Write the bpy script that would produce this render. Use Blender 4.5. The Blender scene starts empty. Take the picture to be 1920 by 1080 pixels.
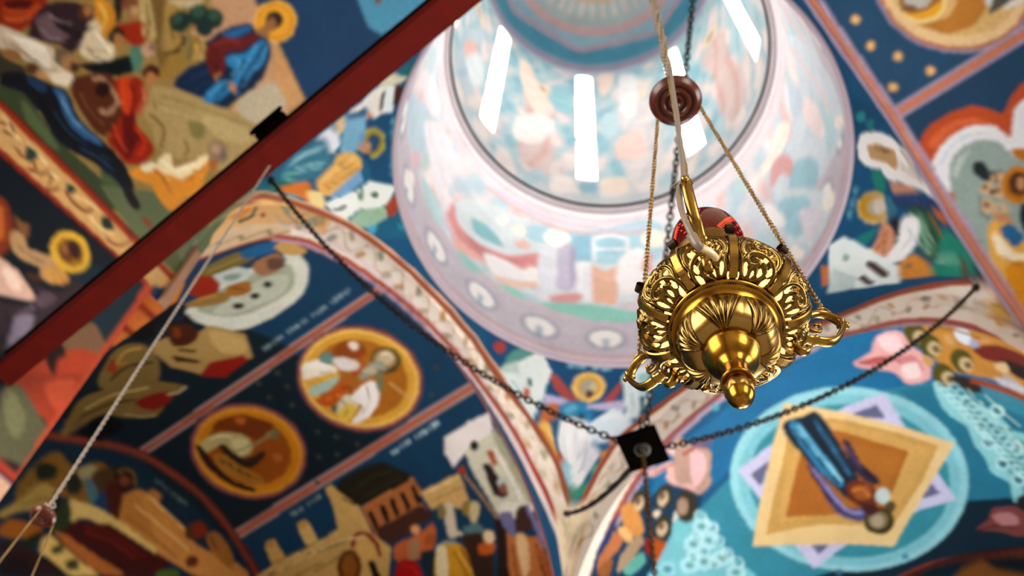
import bpy, bmesh, math, random
import numpy as np
from mathutils import Vector, Matrix
random.seed(7); rng = np.random.default_rng(7)
D = bpy.data; scene = bpy.context.scene; COL = scene.collection
PI = math.pi

# ------------------------------------------------------------------ camera
CAM = Vector((-3.5923, -1.9731, 1.5))
cam_d = D.cameras.new('camera'); cam = D.objects.new('camera', cam_d); COL.objects.link(cam)
RX = Vector((0.59745405, -0.80053402, 0.04683951))     # picture right
DN = Vector((0.72329586, 0.51274695, -0.46252964))     # picture down
FW = Vector((0.3462539, 0.31021903, 0.88536568))       # view direction
m = Matrix((RX, -DN, -FW)).transposed().to_4x4(); m.translation = CAM
cam.matrix_world = m
cam_d.sensor_width = 36; cam_d.lens = 2115.03 / 1920 * 36
cam_d.clip_start = 0.05; cam_d.clip_end = 200
cam_d.dof.use_dof = True; cam_d.dof.focus_distance = 1.24; cam_d.dof.aperture_fstop = 7.2
scene.camera = cam

# ------------------------------------------------------------------ light and exposure
scene.view_settings.view_transform = 'Standard'; scene.view_settings.look = 'None'
scene.view_settings.gamma = 1; scene.view_settings.use_curve_mapping = False
scene.view_settings.exposure = 0.42
W = D.worlds.new('sky'); scene.world = W; W.use_nodes = True
W.node_tree.nodes['Background'].inputs[0].default_value = (0.75, 0.87, 1, 1)
W.node_tree.nodes['Background'].inputs[1].default_value = 1.0

def area(name, loc, target, sx, sy, power, col, spread=PI):
    l = D.lights.new(name, 'AREA'); l.shape = 'RECTANGLE'; l.size = sx; l.size_y = sy
    l.energy = power; l.color = col; l.spread = spread
    o = D.objects.new(name, l); COL.objects.link(o); o.location = loc
    o.rotation_euler = (Vector(target) - Vector(loc)).to_track_quat('-Z', 'Y').to_euler()
    return o
# area lights at unseen side windows, added to brighten the vaults and brass
ADDED_SIDE = [  # x, y, inward normal, sill, head, half width, power
(-6, 0, 1, 0, 1.6, 5.5, 1.1, 35, (1, .86, .7)),
 (0, -6, 0, 1, 1.6, 5.5, 1.1, 125, (1, .95, .9)),
 (5.45, 0, -1, 0, 1.4, 5.2, 1.0, 230, (1, .98, .95)),
 (3.9, 2.25, 0, -1, 1.6, 5.4, .6, 200, (1, .98, .95)),
 (3.9, -2.25, 0, 1, 1.6, 5.4, .6, 230, (1, .98, .95)),
 (-4.4, -6, 0, 1, 1.6, 4.8, .8, 55, (1, .9, .78)),
]
for i, (x, y, nx, ny, z0, z1, hw, pw, cl) in enumerate(ADDED_SIDE):
    area('daylight_%d' % i, (x + nx * .12, y + ny * .12, (z0 + z1) / 2), (x + nx * 2, y + ny * 2, (z0 + z1) / 2 + .5), hw * 2, z1 - z0, pw, cl)

# ------------------------------------------------------------------ helpers
def lin(c):
    c = int(c, 16); r = [((c >> s) & 255) / 255 for s in (16, 8, 0)]
    return [v / 12.92 if v <= .04045 else ((v + .055) / 1.055) ** 2.4 for v in r]
def tag(o, label=None, cat=None, group=None, kind=None):
    for k, v in (('label', label), ('category', cat), ('group', group), ('kind', kind)):
        if v: o[k] = v
    return o
def empty(name, loc=(0, 0, 0), parent=None):
    o = D.objects.new(name, None); COL.objects.link(o); o.location = loc; o.parent = parent
    o.empty_display_size = .05
    return o
def link(name, me, parent=None, mat=None, smooth=True):
    if mat: me.materials.append(mat)
    if smooth: me.polygons.foreach_set('use_smooth', [True] * len(me.polygons))
    o = D.objects.new(name, me); COL.objects.link(o); o.parent = parent
    return o
def mesh(name, verts, faces, parent=None, mat=None, smooth=True):
    me = D.meshes.new(name); me.from_pydata([tuple(v) for v in verts], [], faces); me.update()
    return link(name, me, parent, mat, smooth)

def nmat(name, base, rough=.6, metal=0, noise=0, nscale=20, bump=0, emis=None, estr=0):
    mt = D.materials.new(name); mt.use_nodes = True; nt = mt.node_tree
    b = nt.nodes['Principled BSDF']
    b.inputs['Roughness'].default_value = rough; b.inputs['Metallic'].default_value = metal
    c = lin(base) + [1]
    b.inputs['Base Color'].default_value = c
    tc = nt.nodes.new('ShaderNodeTexCoord'); nz = nt.nodes.new('ShaderNodeTexNoise')
    nz.inputs['Scale'].default_value = nscale; nz.inputs['Detail'].default_value = 5
    nt.links.new(tc.outputs['Object'], nz.inputs['Vector'])
    if noise:
        mx = nt.nodes.new('ShaderNodeMix'); mx.data_type = 'RGBA'; mx.blend_type = 'MULTIPLY'
        mx.inputs[0].default_value = noise
        mx.inputs[6].default_value = c
        cr = nt.nodes.new('ShaderNodeValToRGB'); cr.color_ramp.elements[0].position = .3; cr.color_ramp.elements[1].position = .7
        cr.color_ramp.elements[0].color = (.35, .3, .25, 1)
        nt.links.new(nz.outputs[0], cr.inputs[0]); nt.links.new(cr.outputs[0], mx.inputs[7])
        nt.links.new(mx.outputs[2], b.inputs['Base Color'])
    if bump:
        bp = nt.nodes.new('ShaderNodeBump'); bp.inputs['Strength'].default_value = bump; bp.inputs['Distance'].default_value = .002
        nt.links.new(nz.outputs[0], bp.inputs['Height']); nt.links.new(bp.outputs[0], b.inputs['Normal'])
    if emis:
        b.inputs['Emission Color'].default_value = lin(emis) + [1]; b.inputs['Emission Strength'].default_value = estr
    return mt

def fresco_mat():
    mt = D.materials.new('fresco'); mt.use_nodes = True; nt = mt.node_tree; b = nt.nodes['Principled BSDF']
    at = nt.nodes.new('ShaderNodeAttribute'); at.attribute_name = 'paint'
    tc = nt.nodes.new('ShaderNodeTexCoord')
    n1 = nt.nodes.new('ShaderNodeTexNoise'); n1.inputs['Scale'].default_value = 3.2; n1.inputs['Detail'].default_value = 6
    n2 = nt.nodes.new('ShaderNodeTexNoise'); n2.inputs['Scale'].default_value = 28; n2.inputs['Detail'].default_value = 4
    nt.links.new(tc.outputs['Object'], n1.inputs['Vector']); nt.links.new(tc.outputs['Object'], n2.inputs['Vector'])
    ad = nt.nodes.new('ShaderNodeMath'); ad.operation = 'ADD'
    nt.links.new(n1.outputs[0], ad.inputs[0]); nt.links.new(n2.outputs[0], ad.inputs[1])
    mr = nt.nodes.new('ShaderNodeMapRange'); mr.inputs[1].default_value = .6; mr.inputs[2].default_value = 1.4
    mr.inputs[3].default_value = .82; mr.inputs[4].default_value = 1.14
    nt.links.new(ad.outputs[0], mr.inputs[0])
    mx = nt.nodes.new('ShaderNodeVectorMath'); mx.operation = 'SCALE'
    nt.links.new(at.outputs['Color'], mx.inputs[0]); nt.links.new(mr.outputs[0], mx.inputs['Scale'])
    nt.links.new(mx.outputs[0], b.inputs['Base Color'])
    b.inputs['Roughness'].default_value = .62
    b.inputs['Specular IOR Level'].default_value = .3
    return mt
FRESCO = fresco_mat()

# ------------------------------------------------------------------ the church: measures in metres
A = 2.33          # half side of the crossing
RXV, RZV, ZS = 2.25, 2.2, 8.9     # vault half width, rise, springing height
R1, Z1 = 2.2, 11.76     # foot of the drum
R2, Z2 = 2.086, 15.57   # ledge inside the drum
RW = 2.05; ZW = 21.9    # window cylinder, foot of the cap
ENDS = {'A': 5.70, 'B': 5.45, 'C': 6.0, 'D': 6.0}
RXK = dict(A=2.25, B=2.25, C=2.25, D=2.33)
ZB = 8.05; XB = 2.42    # the left pier steps back below the scroll band
def lq(k): return PI * math.sqrt((RXK[k]**2 + RZV**2) / 2) / 2        # about a quarter of the vault's girth
def vault_profile(u, k):
    """u runs from 0 at the floor of one side wall, over the vault, to the floor of the other: offset across, height"""
    u = np.asarray(u, float); LQ = lq(k)
    th = np.clip((u - ZS) / (2 * LQ), 0, 1) * PI
    x = -RXK[k] * np.cos(th); z = ZS + RZV * np.sin(th)
    z = np.where(u < ZS, u, np.where(u > ZS + 2 * LQ, 2 * ZS + 2 * LQ - u, z))
    if k == 'A': x = np.where(u < ZB, -XB, x)
    return x, z
def f_arm(k):
    def f(u, v):
        x, z = vault_profile(u, k)
        if k == 'A': return x, v, z
        if k == 'C': return x, -v, z
        if k == 'B': return v, x, z
        return -v, x, z
    return f
SPH = A * math.sqrt(2); KZ = 1.166
SX = {'P1': (1, 1), 'P2': (-1, 1), 'P3': (1, -1), 'P4': (-1, -1)}
def pend_inside(p):      # plan test of a pendentive point
    return (np.abs(p[0]) <= A) & (np.abs(p[1]) <= A)
def f_pend(k):
    s = SX[k]
    def f(u, v):
        # u 0..1 across the quadrant, v 0..1 from the arches' curve up to the ring, in plan
        az = u * PI / 2
        lim = np.minimum(A / np.maximum(np.cos(az), 1e-6), A / np.maximum(np.sin(az), 1e-6))
        r = lim + (R1 - lim) * v
        z = ZS + KZ * np.sqrt(np.maximum(SPH**2 - r * r, 0))
        z = z + (Z1 - (ZS + KZ * math.sqrt(SPH**2 - R1**2))) * v
        return s[0] * r * np.cos(az), s[1] * r * np.sin(az), z
    return f
def f_drum(u, v):
    r = R1 + (R2 - R1) * (v - Z1) / (Z2 - Z1)
    return r * np.cos(u), r * np.sin(u), v
def f_upper(u, v): return RW * np.cos(u), RW * np.sin(u), v
def f_cap(u, v): return RW * np.cos(v) * np.cos(u), RW * np.cos(v) * np.sin(u), ZW + RW * np.sin(v)

# ------------------------------------------------------------------ paint
PAINT = {}
def shapes(surface):
    out = []
    for line in PAINT.get(surface, '').strip().splitlines():
        h, c, pts = line.split('|')
        a = np.cumsum(np.array([int(t) for t in pts.split()], float).reshape(-1, 2), 0) * .005   # stored as steps
        out.append((h, c, a))
    return out
PAINT['D'] = '''
|1d4c78|2699 821 -216 -167 -104 -75 138 -181 130 -1 133 6 142 12 12 157 -107 107
|64a2c4|2634 602 -153 -97 30 -10 30 -10 109 12 9 25
|86684c|2620 556 -11 -3 4 -14 12 3
|a88f5a|2879 915 -83 -56 -81 -60 61 -129 18 -80 26 -92 128 -28 70 -33 129 27 160 -9 37 105 58 168 52 80 -266 173 -73 52 -47 -17 -66 -30 -62 -34
|cfa988|2788 750 -41 -30 32 -47 15 -75 29 -98 61 4 43 11 11 53 -98 7 -34 36 1 29 75 28 22 27 -57 8
|c9bea6|2919 569 -29 0 -38 -9 -8 -8 -2 -13 4 -17 5 -7 9 -4 25 -3 11 2 17 10 11 15 2 9 -1 19
|d2a878|2794 598 29 -98 27 3 -8 43 -13 27
|8a7040|2901 783 -6 -1 -3 -7 2 -17 11 -12 51 -36 1 -14 0 -10 15 -4 8 0 3 4 -3 7 -40 50
|c4ae7a|2927 800 -14 -29 35 -46 19 -5 -10 28
|b89a5c|2892 756 -12 -3 -13 -9 -15 -16 52 6 7 -5 8 -16 2 -12 8 -6 21 -3 -2 10 -33 38 -12 11
|d2c4a0|2889 754 -51 -33 10 -1 19 4 14 11 8 12 3 6
|a88a48|2909 699 -9 -5 -12 -15 -1 -7 8 -12 15 -7 31 11 21 1 17 -3 9 2 7 12 -6 6 -48 13
|c8a868|2919 685 -11 -4 -8 -6 8 -9 12 -6 9 3 6 7 -6 9
|b6a172|3017 673 -32 -28 -46 -73 -23 -51 14 -26 35 11 55 -3 22 15 -9 23 51 27 17 35 -27 30 -1 19
|938a58|3012 599 -12 -8 -8 -13 9 -9 13 -4 10 4 4 9 -6 12
|c4b184|2978 590 -22 -26 -18 -33 -1 -9 8 -11 6 -1 15 9 16 15 11 23 -3 26 -5 7
|2a433c|2885 709 8 -5 10 0 10 3 5 7 1 9 -4 7 -9 5 -10 1 -9 -3 -6 -7 0 -9
|2a433c|2852 698 8 -5 10 -1 9 4 6 7 0 8 -4 8 -8 5 -10 1 -9 -4 -6 -7 0 -8
|2a433c|2838 680 8 -4 9 -1 8 4 6 6 0 8 -4 8 -7 4 -10 1 -8 -3 -5 -7 -1 -8
|2a433c|2863 679 6 -4 9 0 7 3 5 5 0 7 -3 6 -7 4 -8 1 -8 -3 -4 -6 -1 -7
|486a5a|2891 721 5 -3 10 2 3 3 -2 9 -10 3 -5 -2 -3 -8
|486a5a|2855 707 5 -3 11 2 4 4 -2 10 -12 3 -5 -2 -4 -9
|486a5a|2840 687 4 -3 10 2 3 4 -1 9 -10 3 -5 -2 -4 -9
|9c8a58|2905 706 -9 -3 20 -35 23 -5 -6 17
|4a3620|2959 696 -18 -9 -9 0 -18 4 -3 4 1 7 4 0 1 -8 15 -3 14 2 10 5
|f3c65a|2745 603 21 -12 16 1 15 7 13 20 -1 15 -7 13 -13 9 -16 3 -23 -8 -10 -12 -3 -15 4 -15
|dfa02c|2748 605 19 -10 14 1 13 6 11 17 0 14 -7 12 -11 8 -14 2 -20 -7 -9 -11 -3 -13
|f0b83e|2754 609 14 -8 12 1 10 5 9 13 0 11 -6 10 -9 6 -11 2 -16 -5 -7 -9 -2 -11
|3a2418|2762 619 6 -4 8 -1 7 4 5 6 0 7 -3 6 -6 4 -8 1 -7 -3 -4 -6 -1 -7
|a87a50|2780 617 7 -1 10 6 0 5 -9 9 -13 -1 -4 -4 3 -11
|a88058|2815 636 -22 -6 3 -17 21 8
|1a3358|2986 652 -7 5 -11 2 -25 0 -40 -11 -5 3 -5 14 -4 5 -17 1 -19 -3 -21 -6 -22 -12 -3 -10 7 -12 -11 -12 -1 -5 7 -13 12 -12 32 -16 28 -2 34 5 24 -1 15 19 9 21 21 32
|3c8cc4|2872 632 -23 -14 -33 0 -10 -5 6 -13 17 -11 16 -4 28 0 27 -2 5 11 -2 3 -22 9 6 19 -5 6
|3a86bc|2961 610 -22 4 -25 -2 -14 -11 -3 -7 1 -5 24 -1 28 3 11 10 2 5
|3574ac|2859 666 -42 -15 -7 -7 2 -5 34 7 11 12
|1c3c66|2826 601 32 -12 35 -2 0 -3 -36 2 -33 12
|1c3c66|2856 613 21 -9 22 3 1 -4 -24 -2 -22 9
|6cb0dc|2813 605 33 -14 36 -2 0 -2 -36 2 -34 14
|284a7c|2968 643 -24 -3 -26 -8 -1 3 26 8 25 2
|284a7c|2969 626 -28 -3 -14 -7 -2 2 15 8 29 2
|7a2622|2895 663 -17 1 -18 -3 -16 -17 -30 -11 -3 -3 1 -7 10 -2 28 4 13 8 12 5 22 -20 11 -3 12 1 2 9 -5 12 -13 21
|541414|2887 657 5 -18 21 -12 -1 -2 -23 13 -5 18
|541414|2856 644 -16 -13 -2 2 16 13
|c4946c|2910 616 12 -2 1 2 -6 7 -12 2 1 -6
|c4946c|2899 589 5 -9 4 -1 4 7 0 5 -2 5 -7 4 -3 -2
|a03c18|3141 906 -23 -4 -26 -10 -36 -23 -2 -7 14 -11 17 -6 28 -3 33 1 26 6 29 9 4 7 -25 24 -20 11
|c45a2c|3139 881 -36 -21 -24 1 -3 -6 5 -6 36 1 30 11 6 4 0 5 -8 9
|641e10|3128 886 -25 -7 -21 -10 0 -3 5 -3 14 -1 32 13 2 7
|46323a|3073 855 -29 -7 -23 -14 -9 -14 0 -14 6 -13 12 -10 54 -4 14 1 7 20 36 26 3 7 -38 16
|80686c|3105 845 -20 1 -15 -6 14 -18 -9 -21 7 -4 12 1 22 13 4 6 0 7 -9 16
|2c2028|3067 842 9 -13 3 -8 -2 -8 -18 -21 -12 -8 -3 2 18 14 10 14 2 7 -2 8 -9 12
|8c7478|3079 783 -31 3 -23 7 1 2 22 -7 31 -3
|6a4426|3007 807 7 -4 17 1 5 5 0 6 -4 6 -16 4 -8 -2 -4 -5 -1 -6
|b8885a|3007 809 4 -3 10 1 3 3 -3 7 -10 4 -4 -2 -3 -6
|d89c30|2982 828 -4 -1 -3 -4 -1 -13 2 -15 7 -13 12 -7 29 -6 17 4 4 8 -1 3 -28 11
|f0d080|2990 812 8 -21 30 -11 -2 -3 -32 12 -5 8 -3 15
|dcceb0|3028 799 -12 -1 -5 -6 18 -23 -9 -15 6 -8 11 -6 14 1 15 6 13 12 7 12 -6 7
|a89878|3072 772 -15 -11 -18 -8 -2 2 18 7 14 11
|a83a16|2992 774 -34 -14 -8 -6 -1 -5 13 -15 11 -5 11 -1 8 5 6 10 -2 29
|3c2c20|2951 816 -14 -2 -3 -4 0 -5 42 -28 11 -3 2 1 -1 3
|8c5c3c|2933 777 6 -3 16 4 7 11 -3 5 -14 3 -7 -3 -6 -6 -2 -6
|a88458|2942 766 6 -4 14 1 4 5 0 6 -4 5 -13 5 -7 -3 -4 -4 0 -6
|c8a878|2941 769 12 -2 3 3 -3 7 -12 2 -2 -7
|3a281a|2993 754 7 -3 16 1 4 5 1 6 -5 6 -15 4 -7 -2 -5 -5 0 -6
|b88858|2998 752 10 -8 5 0 6 7 -2 5 -9 8 -6 0 -4 -3
|0e2024|3100 762 -53 -22 -41 -12 0 -5 5 -7 15 -10 29 8 25 16 17 18 6 12
|64907e|3002 736 -11 -2 -7 -6 9 -14 18 -11 10 -3 3 10 -11 17
|c8a890|2966 710 7 -3 14 1 4 5 0 6 -3 5 -14 3 -6 -2 -4 -4 -1 -6
|9c8068|2960 712 4 -3 9 2 3 3 -2 7 -9 2 -4 -1 -3 -7
|dacbb2|3185 870 -15 -9 -36 -39 -15 -22 2 -6 18 -10 -7 -21 1 -10 7 -5 5 0 15 6 15 10 4 24 12 23 29 32 0 6 -5 6 -21 13
|f0e6d4|3165 840 -18 -12 -15 -19 3 -13 19 -15 9 1 10 24 0 25 -3 7
|b0a088|3188 837 -20 -48 -3 1 19 48
|4c4a38|3230 849 -5 -3 -3 -24 -18 -18 4 -9 12 -4 37 13 22 13 -24 21
|6a4a2c|3180 786 9 -1 15 4 3 5 -2 5 -6 3 -17 0 -6 -4 -3 -4 2 -5
|a87c4c|3193 813 9 0 19 7 4 7 0 5 -4 4 -19 -2 -9 -5 -5 -6 0 -6
|c8a070|3179 772 12 2 5 4 1 5 -8 6 -6 0 -11 -6 2 -8
|84705c|3103 781 15 -8 10 0 7 3 3 5 -2 6 -15 9 -10 0 -7 -3 -3 -5
|b48c64|3109 757 9 0 9 3 6 6 1 6 -4 7 -7 3 -10 1 -8 -3 -6 -6 -1 -7 3 -6
|5c4028|3105 758 5 -2 12 0 3 3 -2 8 -12 2 -5 -1 -4 -7
|ecdfc8|3163 775 -18 -5 -18 -11 5 -7 13 -4 16 1 15 13 1 7
|161e2e|3263 811 -18 -2 -21 -7 -21 -17 -35 -37 -1 -6 3 -8 16 -18 7 -17 -9 -53 1 -23 7 -14 15 -19 19 -12 22 6 10 6 6 8 -3 9 -15 22 -4 10 4 11 21 30 5 16 0 14 -15 31 -2 16 3 16 24 27 -6 7
|426a98|3188 760 -11 -5 -7 -12 25 -31 1 -7 -6 -46 1 -4 11 5 19 23 3 19 -8 19 -19 21
|7098c0|3186 743 22 -30 2 -11 -3 -19 -6 1 2 29 -22 29
|2c4a70|3217 790 -15 -9 -10 -13 7 -6 13 -2 9 6 5 9 -2 10
|33506e|3229 735 9 -21 3 -12 -2 -11 -16 -35 -13 -20 -4 0 19 32 9 23 2 11 -2 12 -9 21
|0c1018|3231 754 13 -23 5 -13 1 -12 -6 -22 -6 -13 -16 -20 -6 1 22 32 6 23 -1 11 -5 13 -13 23
|6c3c22|3128 753 -47 -17 -11 -7 -4 -9 7 -26 20 -20 18 -7 32 -2 32 -1 7 8 1 12 -8 26 -13 26 -17 13
|b49274|3105 731 -11 -2 -5 -7 3 -22 7 -11 30 0 1 9 12 0 0 -10 -7 -5 -13 -2 -29 3 -8 7 -6 24 3 15 6 4 14 3
|3a1c14|3087 708 8 -3 17 1 5 5 0 6 -5 5 -17 4 -8 -2 -5 -4 0 -6
|8c6040|3146 732 14 -27 -1 -27 -5 0 2 27 -14 26
|a43410|3069 715 -16 -4 -21 -11 -6 -7 2 -13 8 -9 40 -10 13 -6 9 -9 3 -32 4 -9 8 -5 18 -1 29 4 20 12 2 4 -1 35 -9 7 -67 10 -12 10 -19 31
|741a0a|3091 677 -5 -2 -1 -5 2 -13 22 -11 0 -14 5 -4 51 -8 11 1 -1 3 -59 40
|cc5220|3069 708 -18 2 -7 -3 -2 -4 15 -17 21 -17 16 -4 6 1 2 3 -14 20
|c84a1c|3109 644 0 -17 4 -7 34 -6 -2 -4 -25 3 -12 5 -4 9 -1 17
|641608|3164 654 8 -23 -5 0 -8 22
|5a2c14|2989 680 7 -3 17 3 6 5 1 7 -4 6 -16 3 -8 -3 -5 -6 -1 -6
|c08c5c|3001 677 5 -3 13 2 3 4 -3 9 -12 3 -5 -2 -4 -9
|b8704c|3037 684 12 -18 36 -7 -2 -7 -40 9 -8 7 -7 14
|d8a080|3038 679 14 -15 -3 -1 -14 15
|dfa040|3188 607 -28 -6 -28 -11 -6 -5 -12 -25 -8 -7 -38 -13 -35 -6 8 -6 54 -17 14 1 17 7 49 33 3 5 -9 12 21 19 7 10 -2 8
|eedcb4|3108 590 -13 -2 -9 -6 15 -15 0 -4 -44 -15 -25 -2 -3 -7 6 -5 26 1 30 5 20 10 18 17 4 12 -5 7
|ece2c4|3158 601 -28 -9 -1 -7 6 -4 26 8 2 7
|ece2c4|3130 558 -22 -9 -14 -11 15 -4 23 0 15 6 8 7 -9 7
|a86c20|3139 573 8 -17 -3 0 -8 16
|a86c20|3069 541 36 -9 -1 -2 -36 9
|a08a70|2993 524 10 -5 11 0 9 4 6 7 0 8 -6 7 -9 5 -11 1 -10 -4 -5 -7 0 -9
|c4a88c|3002 534 4 -2 10 2 3 3 -3 8 -10 2 -4 -2 -3 -7
|8c7c74|3001 518 6 -3 10 0 2 4 -5 9 -12 4 -4 -1 -1 -8
|b07840|3033 538 -13 -15 20 -7 4 11
|8a6a30|3064 645 -3 -19 1 -9 9 -7 24 -10 -3 -3 -25 10 -10 9 -2 10 4 20
|8a6a30|3046 582 7 -13 19 -4 -1 -3 -22 5 -7 14
|96793c|3044 642 -10 15 4 1 9 -15
|4f5c3e|3292 812 -4 0 -6 -12 -26 -20 -4 -10 2 -13 18 -47 0 -12 -14 -83 -1 -14 4 -20 5 -5 7 0 24 13 13 15 9 23 7 86 -2 80 -6 15 -9 5
|6a7a54|3268 770 -3 -2 0 -13 8 -36 8 -23 9 -6 6 7 2 9 -3 39 -13 17
|5f6e4a|3249 636 -6 -4 -5 -11 -5 -25 6 -24 6 -9 7 -5 21 11 9 11 4 10 -5 12 -10 15
|76805f|3275 623 -107 -68 -2 -36 -43 -27 20 -34 43 -4 47 -3 58 1 1 35 11 43
|2c1c20|3237 597 -11 -1 -7 -8 11 -20 5 -5 10 -1 7 3 2 10 -8 15
|985c48|3241 540 2 -5 10 -4 5 2 4 9 -6 8 -5 1 -9 -6
|dc9c3c|3159 571 -43 -20 -20 -14 -9 -10 9 -5 20 -1 61 1 9 7 1 12 -10 22 -7 6
|8f9478|3245 483 -28 -4 -30 -9 -14 -7 -1 -4 4 -2 39 -3 39 3 5 5 -1 9 -6 7
|d9b47c|3317 886 3 -109 -13 -334 52 43 3 53 28 197 1 102
|b04620|3319 888 3 -109 -7 -154 -2 -183 -15 -2 3 185 7 156 -3 108
|7c2410|3306 894 3 -109 -7 -155 -1 -96 -5 0 1 96 7 155 -3 109
|a03c20|3401 834 -7 -98 -26 -248 -13 0 27 249 7 99
|7c3420|3350 779 -4 -17 -14 -9 8 -11 9 11 6 -2 -8 -9 -7 -3 -7 4 -7 11 15 10 3 15
|7c3420|3360 728 5 -13 -11 -11 1 -5 6 -7 10 9 5 -2 -8 -7 -8 -3 -10 10 -2 5 12 12 -6 11
|7c3420|3368 684 -24 -4 5 -7 28 -8 -5 -5 -18 -5 -3 3 21 6 -27 7 -8 8 2 3 28 5
|f0d8a8|3326 769 17 -22 -3 -17 -6 1 3 16 -17 22
|f0d8a8|3334 725 2 -36 -6 0 -2 36
|f0d8a8|3344 681 -3 -17 -6 1 4 17
|3c5048|3337 721 -6 -4 -1 -8 3 -5 6 -3 14 2 9 4 -11 8
|3c5048|3329 654 -5 -7 1 -8 14 2 11 5
|34463c|3332 592 -10 -1 -7 -5 2 -8 8 -7 12 1 9 4 -5 9
|8c3c20|3349 647 6 -16 -3 -13 -4 -6 -8 -4 -15 -2 -1 3 19 4 6 18 -5 16
|8c3c20|3357 569 -4 -15 -17 -9 -20 -3 -15 5 0 4 7 7 5 -1 -6 -9 11 -3 15 2 15 8 3 14
|f2d6a0|3349 606 2 -21 -13 -20 -5 1 12 19 -2 21
|f2d6a0|3340 636 -12 -19 -4 -18 -6 0 4 18 4 7 9 13
|12222e|3381 990 13 -257 -27 -197 2 -48 391 -7 22 0 6 46 39 145
|1c3844|3442 599 -73 -111 79 -2 72 -1 -1 45
|8c4420|3475 696 -11 3 -8 -1 -4 -8 3 -7 25 -24 30 -12 40 -4 7 0 0 4 -38 25
|c4743c|3480 688 -11 1 -3 -2 1 -3 38 -25 12 -1 3 3 -1 3
|bc9c74|3493 658 -13 -3 -7 -6 17 -19 -20 -23 0 -5 3 -11 0 -15 4 -3 7 0 24 10 6 11 -1 4 -12 9 14 21 -1 14 -11 11
|8c6440|3462 669 0 -11 -10 -9 21 -9 5 3 2 7 -5 9
|80603c|3502 642 -3 -22 -12 -16 -3 1 13 16 2 21
|dcb44a|3392 588 3 -6 11 -11 16 -6 18 -1 24 9 9 11 1 12 -6 11 -13 9 -27 4 -17 -5 -13 -9 -6 -12
|a07c2c|3407 589 6 -9 12 -6 14 -1 12 4 8 8 1 10 -5 8 -11 6 -14 2 -12 -4 -9 -8
|7c4c2c|3418 591 5 -6 19 -3 8 3 5 6 -1 6 -5 6 -8 3 -10 0 -9 -3 -5 -6
|4a2c1c|3413 587 6 -6 13 -3 5 2 -2 12 -12 10 -7 0 -4 -3 -2 -5
|a87850|3431 597 11 -3 3 1 0 6 -12 4 -4 -4
|cc9e5c|3501 602 -14 -4 -14 -7 -2 -5 0 -10 2 -3 8 -3 15 4 12 12 -1 9
|d8b8a8|3549 657 -6 -4 -4 -7 -5 -25 12 -33 3 -2 9 2 32 31 5 5 0 5 -21 17
|ecd4c4|3552 639 -7 -5 -4 -10 3 -12 7 -8 9 2 7 8 -6 14
|5c3a28|3525 614 -14 -15 0 -4 5 -2 16 8 -2 8
|4a3a40|3537 604 -22 -29 -15 -5 -27 0 -8 -8 -3 -12 69 2 83 12 61 14 -16 15 -34 22 -15 5 -10 -3 -24 -25 -15 -5 -22 -2 -2 6
|8e8494|3596 589 -16 -6 -8 -8 1 -2 17 -5 22 0 37 5 -24 10
|6c5c64|3530 585 -9 -9 -2 -10 28 4 9 5 2 5 -12 5
|30242c|3520 589 -12 -20 -24 -6 -1 2 22 5 11 19
|2c2028|3604 599 17 -15 28 -2 0 -2 -30 2 -14 11 -4 5
|9c90a0|3547 579 43 10 -20 -7
|8a6c50|3574 533 -34 -3 -33 -11 -3 -8 11 -20 8 -7 21 -2 22 4 16 10 2 23 -3 9
|b8542e|3639 543 -63 -23 -16 -9 -9 -8 -5 -10 0 -8 3 -6 23 -5 17 1 18 6 23 14 50 39 11 12 -3 5
|34181a|3603 536 -22 -5 -6 -5 8 -7 22 2 20 -7 4 0 0 2 -12 15
|a44a2a|3663 547 -83 -63 18 -4 51 -2 47 -1 -8 17 -5 52
|c0603c|3646 517 -25 -10 -12 -10 -5 -6 28 -6 30 2 2 7 -4 10 -6 9
|6a6850|3706 547 -25 0 -7 -14 23 -52 48 -1 22 -1 3 16 13 21
|80805f|3710 540 -18 2 -3 -2 1 -6 13 -22 17 -6 15 0 3 2 0 8 -7 9
|3c2c2a|3780 518 -14 -21 -6 -18 20 1
|c05c38|3360 491 422 -7 -1 -8 -425 4
|8c2c1c|3356 481 251 -2 178 -3 0 -3 -431 4
|a84c34|3811 589 -27 -84 1 -26 -10 -1 -1 28 28 85
|701810|3813 586 -26 -83 0 -26 -3 0 0 26 26 84
|caa890|3857 588 -68 -86 2 -26 53 -81 118 39 82 28
|120c0a|3929 540 -102 -64 9 -23 25 -39 33 16 113 57
|e8c088|3249 438 -106 16 -79 0 -54 -11 -52 -61 -13 -29 -13 -29 53 -18 69 80 76 39 50 11
|0c2038|2811 612 30 -10 37 -8 29 -11 -1 -3 -29 11 -49 11 -18 7
|78b4e0|2825 619 27 -12 31 -6 0 -2 -31 6 -28 11
|78b4e0|2871 626 -4 -9 3 -6 11 -4 16 1 0 -2 -16 -1 -12 4 -4 3 0 6 3 9
|0c2038|2893 621 5 -17 54 -10 0 -2 -56 10 -6 19
|78b4e0|2952 605 -32 0 -21 -5 0 2 21 5 32 0
|0f2848|2873 586 61 -12 -1 -3 -43 7 -18 5
|5898cc|2860 591 24 -8 29 -3 0 -2 -30 3 -24 7
|a84838|2884 661 -27 -13 -15 -15 -2 2 15 15 28 13
|4a0e10|2904 648 1 -17 10 -14 -2 -2 -11 15 -1 18
|14305a|2971 658 -14 -20 -9 -20 -3 1 14 28 9 13
|5c84b4|3186 749 19 -31 2 -9 -3 -29 -6 -17 -5 1 9 26 0 19 -8 20 -13 20
|06080c|3229 775 14 -34 5 -22 0 -11 -8 -27 -3 -10 -6 0 9 24 3 24 -5 22 -15 34
|8cb0d8|3192 742 15 -29 -1 -16 -3 0 1 16 -16 29
|3c5c84|3246 675 -18 -27 -5 -25 -4 0 5 25 18 28
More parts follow.
